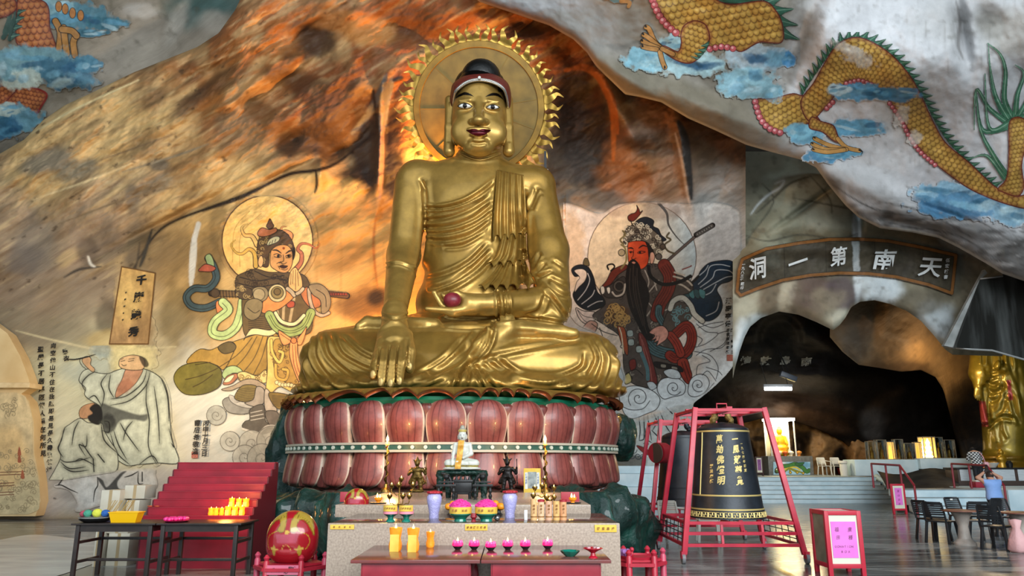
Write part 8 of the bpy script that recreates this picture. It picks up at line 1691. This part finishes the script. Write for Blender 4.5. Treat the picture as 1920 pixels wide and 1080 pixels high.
def notice(px, py, h, w, label, txt, z=0., dark=False):
    p = G(px, py, z); s = S(px, py, p.y); h *= s; w *= s; o = thing('notice_stand', label, 'sign', p, .12); F = mat('dark_wood_frame', '#3a2220', .5) if dark else M_SRED
    for sx in (-1, 1): box_obj('leg', (sx*(w/2-.03), 0, h/2), (.06, .06, h), F, o, .004)
    for zz in (.12*h+.03, h-.03): box_obj('rail', (0, 0, zz), (w-.12, .05, .06), F, o, .004)
    box_obj('board', (0, -.01, h*.56), (w-.1, .02, h*.82), M_CREAM, o, 0); box_obj('pink_notice', (0, -.022, h*.58), (w*.5, .004, h*.56), M_PAPER if not dark else mat('purple_paper', '#8d5a94', .6), o, 0)
    text_mesh('notice_writing', [(c_, 0, h*(.76-.14*i), h*.08, 0, 1) for i, c_ in enumerate(txt)], flat_place((0, -.028, 0), (1, 0, 0), (0, 0, 1)), M_PEN, o, 0)
notice(1688, 964, 55, 28, 'red-framed sign with pink notice at the foot of the tunnel steps', '登山由此'); notice(1425, 893, 36, 15, 'dark-framed purple sign left of the tunnel shrine altar', '佛光', .96, True)
# ---------------------------------------------------------------- chairs and round tables
M_CH = mat('black_plastic_chair', '#1d1f22', .35, c2='#26282b', nscale=6); M_WCH = mat('white_plastic_chair', '#d5d4cb', .4)
def make_chair(m, arms=False):
    o = thing('plastic_chair', 'x', 'chair')
    box_obj('seat', (0, 0, .42), (.42, .42, .03), m, o, .012); b = MB()
    for z, w in ((.78, .36), (.725, .38), (.685, .385), (.645, .39), (.605, .395), (.565, .4), (.51, .4)):
        b.grid([[(x, .2+.10*(zz-.44)/.36+.035*(1-(x/.2)**2), zz) for x in np.linspace(-w/2, w/2, 9)] for zz in ((z-.018, z+.016) if z < .78 else (z-.035, z+.03))])
    for sx in (-1, 1): b.tube([(sx*.2, .2, .43), (sx*.2, .25, .6), (sx*.185, .3, .79)], .02, 6)
    b.build('backrest', m, o)
    for sx in (-1, 1):
        for sy in (-1, 1): b = MB(); b.bar((sx*.19, sy*.18, .42), (sx*.225, sy*.235, 0), .05, .035, bev=.006); b.build('leg', m, o)
        if arms: b = MB(); b.tube([(sx*.21, -.2, .43), (sx*.23, -.18, .62), (sx*.23, .1, .64), (sx*.2, .25, .66)], .02, 6); b.build('armrest', m, o)
    if not arms: box_obj('white_sticker', (0, .288, .755), (.07, .004, .035), mat('white_sticker', '#d8d8d4', .5), o, 0)
    return o
ch = make_chair(M_CH); first = True
for px, py, rz, lb in [(1752, 1012, 1.85, 'black plastic chair outermost at the left of the nearer round table'), (1769, 1018, 2.2, 'black plastic chair second from left, its slatted back beside the round table'), (1812, 1004, .25, 'black plastic chair behind the left round table, only its top shows'), (1832, 1016, 2.95, 'black plastic chair with its back to us, between the two round tables'), (1877, 1031, 2.15, 'nearest black plastic chair, left of the right-hand round table'), (1903, 1008, .2, 'black plastic chair behind the right-hand round table'), (1851, 1006, 3.6, 'black plastic chair half hidden before the woman in blue')]:
    o = ch if first else copy_tree(ch); first = False; o.location = G(px, py, 0); o.rotation_euler = (0, 0, rz); tag(o, lb, 'chair', 'black chairs round the tables')
wc = make_chair(M_WCH, True); first = True
for px, py, z, rz, lb in [(1547, 891, .97, .1, 'white plastic armchair in the tunnel, left of the two beside the shrine altar'), (1571, 891, .97, -.1, 'white plastic armchair in the tunnel, right of the two, next to the white jar'), (1262, 1012, 0, 2.6, 'white plastic armchair half hidden behind the front bell frame, left'), (1330, 1016, 0, 3.0, 'white plastic armchair seen through the lower bars of the front bell frame')]:
    o = wc if first else copy_tree(wc); first = False; o.location = G(px, py, z); o.rotation_euler = (0, 0, rz); tag(o, lb, 'chair', 'white plastic chairs')
def round_table(px, Y, label):
    o = thing('round_table', label, 'table', (XZ(px, Y, .7), Y, 0)); lathe_obj('tabletop', [(.01, .63), (.34, .63), (.36, .64), (.36, .66), (.01, .662)], mat('brown_stone_top', '#8a5a48', .3, c2='#70463a', nscale=8), o, 36)
    lathe_obj('pedestal', [(.01, 0), (.2, 0), (.2, .04), (.12, .12), (.09, .35), (.14, .52), (.2, .63), (.01, .63)], mat('pale_marble_pedestal', '#b5aaa0', .4, c2='#8d847c', nscale=4), o, 24); return o
round_table(1801, 15.3, 'round brown-topped stone table among the black chairs, left one'); round_table(1910, 14.7, 'round brown-topped stone table at the right frame edge')
p = G(1912, 1036, 0); b = MB(); b.lathe([(.12, 0), (.17, .05), (.14, .22), (.06, .42), (.1, .56), (.01, .58)], 18, wav=lambda t, z: 1+.08*math.sin(5*t)); o = b.build('pink_bag', mat('pale_pink_cloth', '#d9a8a8', .7, bump=.4, bscale=20), None, smooth=True); o.location = p; tag(o, 'pale pink cloth bag on the floor by the right-hand round table', 'bag')
# ---------------------------------------------------------------- people
def person(name, label, loc, rz, build, paint, extra=None, h=.012):
    o = thing(name, label, 'person', loc, rz); q = SDF((-.55, -.6, -.03), (.55, .6, 1.75), h); build(q); q.cut_below(0); V, F = q.mesh(); V = relax(V, F, 2)
    col = np.zeros((len(V), 3)); paint(V[:, 0], V[:, 1], V[:, 2], col); link_mesh('body', np_mesh('body', V, F, col), mat_vc('skin_and_clothes', .7, .1, 30, .06, 20), o)
    if extra: extra(o)
    return o
def hand(q, c, d, up):
    c, d, up = Vector(c), Vector(d).normalized(), Vector(up).normalized(); sd = d.cross(up)
    q.cap(c, c+d*.06, .03, .032, .02, flat=tuple(up), ff=.6)
    for i, L in enumerate((.065, .075, .07, .055)): a = c+d*.07+sd*(.024-.016*i); q.cap(a, a+d*L, .009, .007, .006)
    a = c+d*.02+sd*.03; q.cap(a, a+d*.04+sd*.02, .01, .008, .008)
def lady(q):
    for s in (-1, 1):
        q.chain([(s*.085, 0, .72), (s*.085, -.01, .4), (s*.085, .02, .07)], [.1, .07, .05], .05); q.cap((s*.085, .02, .04), (s*.095, .17, .03), .045, .035, .03)
        q.chain([(s*.17, .02, 1.1), (s*.3, .1, 1.2)], [.06, .045], .04); q.chain([(s*.3, .1, 1.2), (s*.03, .14, 1.37)], [.043, .028], .03); hand(q, (s*.018, .14, 1.38), (0, .02, 1), (s, 0, 0))
    q.ell((0, 0, .74), (.175, .13, .14), .08); q.ell((0, .01, .93), (.185, .13, .24), .08); q.ell((0, .01, 1.06), (.2, .11, .09), .08); q.cap((0, .03, 1.12), (0, .05, 1.2), .055, .05, .03); q.ell((0, .07, 1.25), (.082, .1, .105), .03); q.ell((0, .17, 1.235), (.014, .02, .02), .01)
    for s in (-1, 1): q.ell((s*.083, .07, 1.24), (.012, .02, .03), .01)
def lady_p(x, y, z, c):
    c[:] = lin('#b98a72'); sh = (z > .66) & (z < 1.165) & (np.abs(x) < .225) & (y < .145); c[sh] = lin('#7fa3dc'); c[z <= .68] = lin('#15161c'); c[z < .075] = lin('#5a4a44')
    c[(z > 1.215) & ((y < .09) | (z > 1.3)) & (np.abs(x) < .1) & (np.hypot(x, y-.07) < .12)] = lin('#241a18'); c[(np.hypot(x, z-1.3) < .03) & (y < .07) & (z > 1.28)] = lin('#8a5a48')
Y = 19.0; person('person', 'woman in light blue shirt and black trousers with palms joined overhead, facing the statue', (XZ(1863, Y, .9), Y, 0), .05, lady, lady_p)
def bow(q):
    for s in (-1, 1):
        q.chain([(s*.085, 0, .76), (s*.085, -.01, .42), (s*.085, .02, .07)], [.1, .07, .05], .05); q.cap((s*.085, .02, .04), (s*.095, .17, .03), .045, .035, .03)
        q.chain([(s*.19, .1, 1.14), (s*.22, .2, .95), (s*.1, .36, 1.0)], [.06, .05, .035], .04); hand(q, (s*.03, .38, 1.01), (-s*.2, .5, .5), (s, 0, 0))
    q.ell((0, 0, .78), (.17, .13, .13), .08); q.cap((0, 0, .82), (0, .1, 1.12), .15, .15, .08, flat=(0, 1, -.3), ff=.75); q.ell((0, .1, 1.16), (.21, .11, .08), .07); q.cap((0, .14, 1.2), (0, .2, 1.26), .05, .05, .03); q.ell((0, .26, 1.28), (.085, .1, .11), .03); q.ell((0, .36, 1.25), (.014, .02, .02), .01)
def bow_p(x, y, z, c):
    c[:] = lin('#c08f74'); c[z < .8] = lin('#16181f'); c[z < .07] = lin('#333333'); sh = (z > .74) & (z < 1.225) & (y < .29); k = (np.floor(x/.055)+np.floor(z/.055)) % 2
    c[sh & (k == 0)] = lin('#1c1e22'); c[sh & (k == 1)] = lin('#d2d4d4'); c[(z > 1.19) & (np.hypot(np.hypot(x, y-.25), z-1.28) < .125) & ((y < .3) | (z > 1.33))] = lin('#141212')
def bag(o):
    b = MB(); b.tube([(.14, .02, 1.2), (.2, -.08, 1.05), (.24, -.1, .86)], .018, 6); s_ = b.build('bag_strap', mat('pink_leather', '#d9a0a8', .5), o, smooth=True); b = MB(); b.box((.25, -.08, .76), (.14, .26, .2), bev=.03); b.build('handbag', mat('pink_leather', '#d9a0a8', .5), o)
Y = 27.6; person('person', 'person in black and white checked shirt with pink shoulder bag, bowing at the counter', (XZ(1834, Y, 1.2), Y, .72), -.25, bow, bow_p, bag)
# ---------------------------------------------------------------- counter, cushion, golden standing statue
Y = 28.3; a, c_ = XZ(1797, Y, 1), XZ(1960, Y, 1); o = thing('offering_counter', 'dark counter with white name panels before the golden standing statue', 'counter', ((a+c_)/2, Y, .71)); w = c_-a
box_obj('counter_body', (0, .4, .3), (w, .8, .6), mat('dark_counter', '#4a3c36', .4), o); box_obj('counter_top', (0, .4, .63), (w+.1, .9, .06), M_BLACKM, o)
for i in range(3): box_obj('name_panel', (-w/2+.55+i*w/3, -.01, .4), (w/3-.12, .02, .42), mat('white_panel', '#cfd6da', .4, c2='#b4bec4', nscale=30, stretch=(.2, 1, 3)), o)
for px, lb, m_, prof in ((1860, 'white bowl of offerings on the dark counter', M_WCH, [(.01, 0), (.12, 0), (.26, .18), (.24, .18), (.01, .1)]), (1843, 'small amber lamp on the dark counter left of the white bowl', M_WAXG, [(.01, 0), (.08, 0), (.1, .1), (.01, .16)]), (1893, 'dark jar with pale lid on the dark counter', M_BLACKM, [(.01, 0), (.1, 0), (.12, .15), (.06, .25), (.01, .26)])):
    q_ = lathe_obj('offering_bowl', prof, m_, None, 20); q_.location = (XZ(px, Y+.3, 1.4), Y+.3, 1.371); tag(q_, lb, 'vessel')
p = G(1846, 921, .72); p.y = min(p.y, 27.0); o = thing('kneeling_cushion', 'red kneeling stool with white top behind the woman in blue', 'cushion', Vector((XZ(1840, 26.3, .8), 26.3, .72))); box_obj('base', (0, 0, .1), (.62, .4, .2), mat('red_cushion', '#a01e34', .6), o, .05); box_obj('top', (0, 0, .22), (.56, .36, .06), M_WCH, o, .03)
def standing():
    Y = 31.2; pz = .72; s = S(1875, 760, Y); o = thing('standing_golden_statue', 'tall golden standing robed statue on gilt pedestal, cut by the right frame edge', 'statue', (XZ(1878, Y, 2), Y, pz)); T = wmat(o).translation
    q = SDF((-1.6, -1.1, 0), (1.6, 1.1, 9.2), .032)
    def w(px, py, dy=0.): v = P(px, py, Y+dy)-T; return (v.x, v.y, v.z)
    def c(a, b, ra, rb, k=.12, **kw): q.cap(w(*a), w(*b), ra*s, rb*s, k, **kw)
    q.ell((0, 0, .55), (1.25, .95, .6), .1); q.ell((0, 0, 1.0), (1.1, .85, .25), .1)
    c((1885, 850), (1884, 770), 35, 38, .2); c((1884, 770), (1880, 690), 38, 37, .2); c((1878, 690), (1878, 640), 38, 40, .2); q.ell(w(1878, 632), (1.0, .6, .6), .2); c((1878, 600), (1878, 560), 14, 14); q.ell(w(1878, 545), (.42, .45, .6), .1)
    c((1843, 640), (1836, 700, -.2), 19, 18); c((1836, 700, -.2), (1834, 725, -.35), 15, 8); c((1834, 727, -.4), (1833, 742, -.45), 7, 7, .04, flat=(0, 1, 0), ff=.5)
    for i, x in enumerate((1828, 1831.5, 1835, 1838)): c((x, 740, -.45), (x+1, 751 if 0 < i < 3 else 748, -.47), 1.45, 1.2, .015)
    c((1840, 705, -.1), (1846, 790, -.3), 9, 6); c((1912, 640), (1925, 690, -.2), 20, 17); c((1925, 690, -.25), (1878, 692, -.75), 13, 7); q.ell(w(1872, 686, -.8), (.16, .16, .2), .05); c((1890, 700, -.5), (1918, 790, -.5), 14, 9); c((1905, 700, -.4), (1935, 760, -.3), 16, 12)
    q.cut_below(0); V, F = q.mesh(); V = relax(V, F, 2); Vw = V+np.array(T); k = lambda q_: np.array(q_, float)*.241+np.array([1800, 640])
    Vw = carve(Vw, F, [([(190, 200), (230, 240), (300, 230), (330, 190)], 1, 9), ([(190, 240), (240, 285), (310, 265), (340, 220)], 1, 9), ([(190, 290), (250, 340), (310, 310), (340, 260)], 1, 9), ([(195, 350), (260, 400), (320, 370), (345, 300)], 1, 9), ([(230, 470), (300, 440), (340, 340)], 1, 9), ([(260, 600), (330, 520), (350, 400)], 1, 9), ([(330, 330), (370, 430), (410, 470), (430, 600)], 1.3, 9), ([(350, 350), (400, 420), (440, 560), (470, 650)], 1.2, 9), ([(220, 660), (320, 590), (410, 600)], 1.5, 8), ([(310, 620), (320, 700), (350, 770)], 1, 8), ([(290, 630), (300, 720), (320, 780)], 1, 8), ([(180, 330), (200, 480), (240, 640)], 1.2, 9), ([(320, 60), (330, 180)], 1.2, 8), ([(380, 80), (400, 200), (480, 420)], 1., 9), ([(440, 200), (470, 330), (490, 480)], 1, 9), ([(180, 90), (180, 180)], 1, 7)], .045, k, .4)
    px, py = proj(Vw); col = np.tile(lin('#867322'), (len(V), 1)); red = (np.abs((px-1840)-(py-750)*.12) < 8) & (py > 752) & (py < 800); col[red] = lin('#9c3a34'); col[(np.abs(px-1893-(py-730)*.12) < 4) & (py > 712) & (py < 750)] = lin('#9c3a34'); col[V[:, 2] < 1.1] = lin('#7d6014')
    link_mesh('figure', np_mesh('figure', Vw-np.array(T), F, col), mat_vc('bright_gold_paint', .36, .1, 5, .25, 3., .5, coat=.3), o)
standing()
Y = 30.0; q_ = SDF((-.3, -.25, 0), (.3, .25, 1.5), .03); q_.ell((0, 0, .15), (.25, .2, .18), .05); q_.ell((0, 0, .6), (.17, .14, .45), .1); q_.ell((0, 0, 1.0), (.2, .13, .15), .08); q_.ell((0, 0, 1.25), (.11, .11, .14), .04); V, F = q_.mesh(); o = link_mesh('small_gilt_figurine', np_mesh('f', V, F, np.tile(lin('#b08820'), (len(V), 1))), mat_vc('bright_gold_paint'), None); o.location = (XZ(1879, Y, 1.5), Y, .7); tag(o, 'small gilt figurine before the pedestal of the standing golden statue', 'figurine')
light('shrine_lamp', 'POINT', (XZ(1815, 30, 3), 29.5, 5.4), 150, (1, .74, .44), shadow_soft_size=.3)
# ---------------------------------------------------------------- pale counters with glass cases
ZP = .965; Y = 34.; a, c_ = XZ(1603, Y, 1.4), XZ(1722, Y, 1.4); b = MB(); b.box(((a+c_)/2, Y+.6, (ZP+1.68)/2), (c_-a, 1.2, 1.68-ZP), bev=.02); tag(b.build('pale_counter', M_BSTEP, None), 'long pale blue counter carrying the row of glass cases, left section', 'counter')
a, c_ = XZ(1722, Y, 1.4), XZ(1830, Y, 1.4); b = MB(); b.box(((a+c_)/2, Y+.4, 1.5), (c_-a, 1.2, .46), bev=.02); b.box(((a+c_)/2, Y+.9, 1.1), (c_-a, .6, .4)); tag(b.build('pale_counter', M_BSTEP, None), 'pale blue counter under the glass cases, right section above dark rock', 'counter')
M_GL = mat('display_glass', '#cfe0dc', .05, trans=1., spec=.5)
M_GLD = mat('gilt_figure', '#b98a2a', .35, .6, c2='#8a6420', nscale=10)
for i, (x0_, x1_, y0, lit, lb) in enumerate([(1626, 1641, 823, 0, 'small glass case with a gilt figure, leftmost of the row on the pale counter'), (1643, 1660, 820, 0, 'glass case with dark figure, second from left on the pale counter'), (1662, 1675, 823, 2, 'glowing amber glass case, the left lit one of the row'), (1677, 1692, 819, 0, 'dim glass case right beside the left amber-lit case'), (1694, 1712, 826, 0, 'low dim glass case in the middle of the row'), (1714, 1726, 824, 1.2, 'softly lit glass case right of the middle of the row'), (1728, 1751, 814, 3, 'tallest and brightest lit glass case of the row'), (1753, 1767, 815, 0, 'clear glass case next to the brightest one'), (1769, 1788, 820, 0, 'wide clear glass case with green object, right end of the row')]):
    Yc = Y+.45; s = S(1700, 840, Yc); x = XZ((x0_+x1_)/2, Yc, 2); w = (x1_-x0_)*s; zb = 1.73 if x0_ > 1722 else 1.68; h = (856-y0)*s-(zb-1.68); o = thing('glass_case', lb, 'display case', (x, Yc, zb), 0, 'glass cases on the pale counter')
    b = MB()
    for sx in (-1, 1):
        for sy in (-1, 1): b.bar((sx*w*.49, sy*w*.4, 0), (sx*w*.49, sy*w*.4, h), .02)
    for z in (.01, h-.01): b.tube([(w*.49, w*.4, z), (-w*.49, w*.4, z), (-w*.49, -w*.4, z), (w*.49, -w*.4, z)], .014, 4, True)
    b.build('case_frame', mat('case_edge', '#9a9484', .4, .4), o); b = MB(); b.box((0, 0, h/2), (w*.96, w*.78, h*.97)); b.build('glass', M_GL, o)
    if lit: box_obj('lit_panel', (0, w*.3, h*.5), (w*.86, .02, h*.92), mat('lit_panel', '#e0a850', .5, emit=1.1, ecol='#f5b862'), o, 0)
    lathe_obj('figure', [(.01, .02), (w*.3, .02), (w*.28, h*.1), (w*.2, h*.25), (w*.22, h*.45), (w*.1, h*.55), (w*.12, h*.66), (.01, h*.78)] if i != 6 else [(.01, .02), (w*.3, .03), (w*.34, h*.1), (w*.2, h*.18), (w*.3, h*.28), (w*.18, h*.38), (w*.26, h*.5), (w*.14, h*.6), (w*.2, h*.72), (.01, h*.92)], M_GLD if not lit else mat('lit_gilt_%d' % i, '#d8a040', .4, emit=lit, ecol='#ffb648' if lit < 3 else '#ffdf9c'), o, 14)
# ---------------------------------------------------------------- tunnel shrine
Y = 34.8; s = S(1480, 870, Y); a, c_ = XZ(1441, Y, 1.4), XZ(1525, Y, 1.4); w = c_-a; o = thing('shrine_altar', 'grey stone altar with painted green dragon panel in the tunnel', 'altar', ((a+c_)/2, Y, ZP)); h = .87
box_obj('altar_block', (0, .5, h/2), (w, 1.0, h), mat('grey_stone', '#6f706c', .5, c2='#5a5b58', nscale=8), o, .01)
cv = Canvas(1450, 866, 1519, 890, 5, '#9cc6dc'); cv.blob(1500, 872, 20, 6, '#5f9cc0', .8); cv.blob(1465, 870, 10, 5, '#dfeaf0', .8); cv.line([(1456, 884), (1466, 875), (1480, 873), (1492, 870), (1504, 876), (1512, 884), (1517, 882)], 8, INK); cv.line([(1456, 884), (1466, 875), (1480, 873), (1492, 870), (1504, 876), (1512, 884), (1517, 882)], 6.4, '#3f7a34'); cv.line([(1462, 882), (1474, 879), (1490, 876), (1500, 881)], 3, '#d2c03a'); cv.circ(1458, 882, 5, '#4a6a28', INK); cv.circ(1456, 880, 1.4, '#f0e8d0')
for x, y in ((1470, 885), (1482, 886), (1495, 886), (1506, 887)): cv.line([(1480, 878), (x, y)], 3.2, '#8a8a2c'); cv.circ(x, y, 2.4, '#c9a83a', INK, .8)
cv.fill([(1490, 869), (1508, 867), (1500, 874)], '#2f6a3a', INK, .8)
q_ = cv.patch('dragon_panel', lambda x, y: np.asarray(x, float)*0+Y, mat_vc('mural_paint'), .02); q_.parent = o; q_.matrix_parent_inverse = wmat(o).inverted()
zc = ZP+h; o = thing('lit_shrine_case', 'brightly lit glass case with golden seated figure on the grey tunnel altar', 'shrine', (XZ(1469, Y, 2.5), Y+.45, zc)); cw, chh = 46*s, 66*s
b = MB()
for sx in (-1, 1):
    for sy in (-1, 1): b.bar((sx*cw/2, sy*.38, 0), (sx*cw/2, sy*.38, chh), .05)
b.build('case_frame', mat('white_case_frame', '#d6d8d4', .4), o); box_obj('back_panel', (0, .38, chh/2), (cw, .03, chh), mat('pale_back_panel', '#e8dcb0', .5), o); box_obj('light_box', (0, 0, chh+.06), (cw+.1, .9, .12), mat('light_box', '#ffffff', .4, emit=6, ecol='#fffbe8'), o)
q2 = SDF((-.5, -.4, 0), (.5, .4, 1.5), .03); q2.ell((0, 0, .12), (.42, .3, .14), .05); q2.ell((0, 0, .34), (.38, .26, .14), .08); q2.ell((0, 0, .62), (.24, .17, .3), .08); q2.cap((-.22, 0, .8), (-.28, -.12, .5), .07, .06, .05); q2.cap((.22, 0, .8), (.28, -.12, .5), .07, .06, .05); q2.ell((0, 0, 1.05), (.13, .13, .16), .04); q2.ell((0, 0, 1.2), (.07, .07, .08), .03); V, F = q2.mesh(); link_mesh('golden_figure', np_mesh('golden_figure', V*np.array([1, 1, 1.08]), F, np.tile(lin('#e0b020'), (len(V), 1))), mat_vc('shrine_gold', .35, 0, 1, .1, 5, .3), o)
b = MB(); b.cyl((0, .3, 1.0), (0, .34, 1.0), .42, n=30); b.build('halo', mat('shrine_halo', '#ffe98a', .4, emit=3.5, ecol='#ffe27a'), o)
light('shrine_case_light', 'AREA', (XZ(1469, Y, 2.5), Y+.3, zc+chh-.04), 40, (1, .88, .55), (XZ(1469, Y, 2.5), Y+.3, 0), size=.8); light('shrine_glow', 'POINT', (XZ(1500, 34, 2.8), 33.6, 3.6), 70, (1, .74, .42), shadow_soft_size=.3)
for px, c_, lb in ((1452, '#d8c8a0', 'pale offering bowl at the left end of the shrine altar'), (1462, '#e8d8b0', 'cream offering bowl on the shrine altar'), (1473, '#c8541c', 'orange-red offering bowl in the middle of the shrine altar'), (1484, '#e6dcc4', 'white offering bowl on the shrine altar'), (1499, '#d88838', 'orange fruit plate at the right of the shrine altar')):
    q_ = lathe_obj('offering_bowl', [(.01, 0), (.07, 0), (.05, .04), (.13, .16), (.11, .2), (.01, .24)], mat('bowl_'+c_[1:], c_, .4), None, 14); q_.location = (XZ(px, Y+.08, 1.85), Y+.12, zc+.001); tag(q_, lb, 'bowl', 'offerings on the shrine altar')
q_ = lathe_obj('white_jar', [(.01, 0), (.14, 0), (.17, .3), (.15, .5), (.13, .52), (.2, .56), (.18, .66), (.01, .66)], M_WCH, None, 18); q_.location = G(1583, 892, ZP+.003); tag(q_, 'tall white jar with wide lid right of the tunnel armchairs', 'jar')
q_ = lathe_obj('red_tub', [(.01, 0), (.3, 0), (.36, .3), (.3, .3), (.01, .1)], mat('dark_red_tub', '#7a1e20', .4), None, 18); q_.location = G(1597, 890, ZP+.003)+Vector((.2, 1.2, 0)); tag(q_, 'dark red tub at the left end of the pale counter', 'tub')
# fluorescent lamp under the tunnel roof
Y = 28.6; p = P(1459, 729, Y); o = thing('fluorescent_lamp', 'single glowing white fluorescent tube hanging under the black tunnel roof', 'lamp', p); s = S(1459, 729, Y)
b = MB(); b.cyl((-25*s, 0, 0), (25*s, 0, 0), 3.2*s, n=12); b.build('tube', mat('white_tube_light', '#ffffff', .4, emit=14, ecol='#f4fbff'), o); box_obj('housing', (0, .02, 6*s), (54*s, .12, 5*s), mat('lamp_housing', '#6d7072', .5), o)
b = MB(); b.cyl((-20*s, .05, 6*s), (-20*s, .6, 60*s), .012, n=6); b.cyl((20*s, .05, 6*s), (20*s, .6, 60*s), .012, n=6); b.build('hanger', M_BLACKM, o)
light('tunnel_lamp_light', 'POINT', p+Vector((0, -.15, -.2)), 14, (.95, .98, 1), shadow_soft_size=.3)
o = thing('cctv_camera', 'small dark box camera above the fluorescent tube on the tunnel roof', 'camera', P(1478, 706, Y+.3)); b = MB(); b.bar((-.3, 0, .12), (.3, 0, -.12), .22, .2, bev=.02); b.build('housing', mat('slate_box', '#2b323c', .4), o); b = MB(); b.cyl((.1, 0, 0), (.1, 1.2, 1.3), .025, n=6); b.build('bracket', M_BLACKM, o)
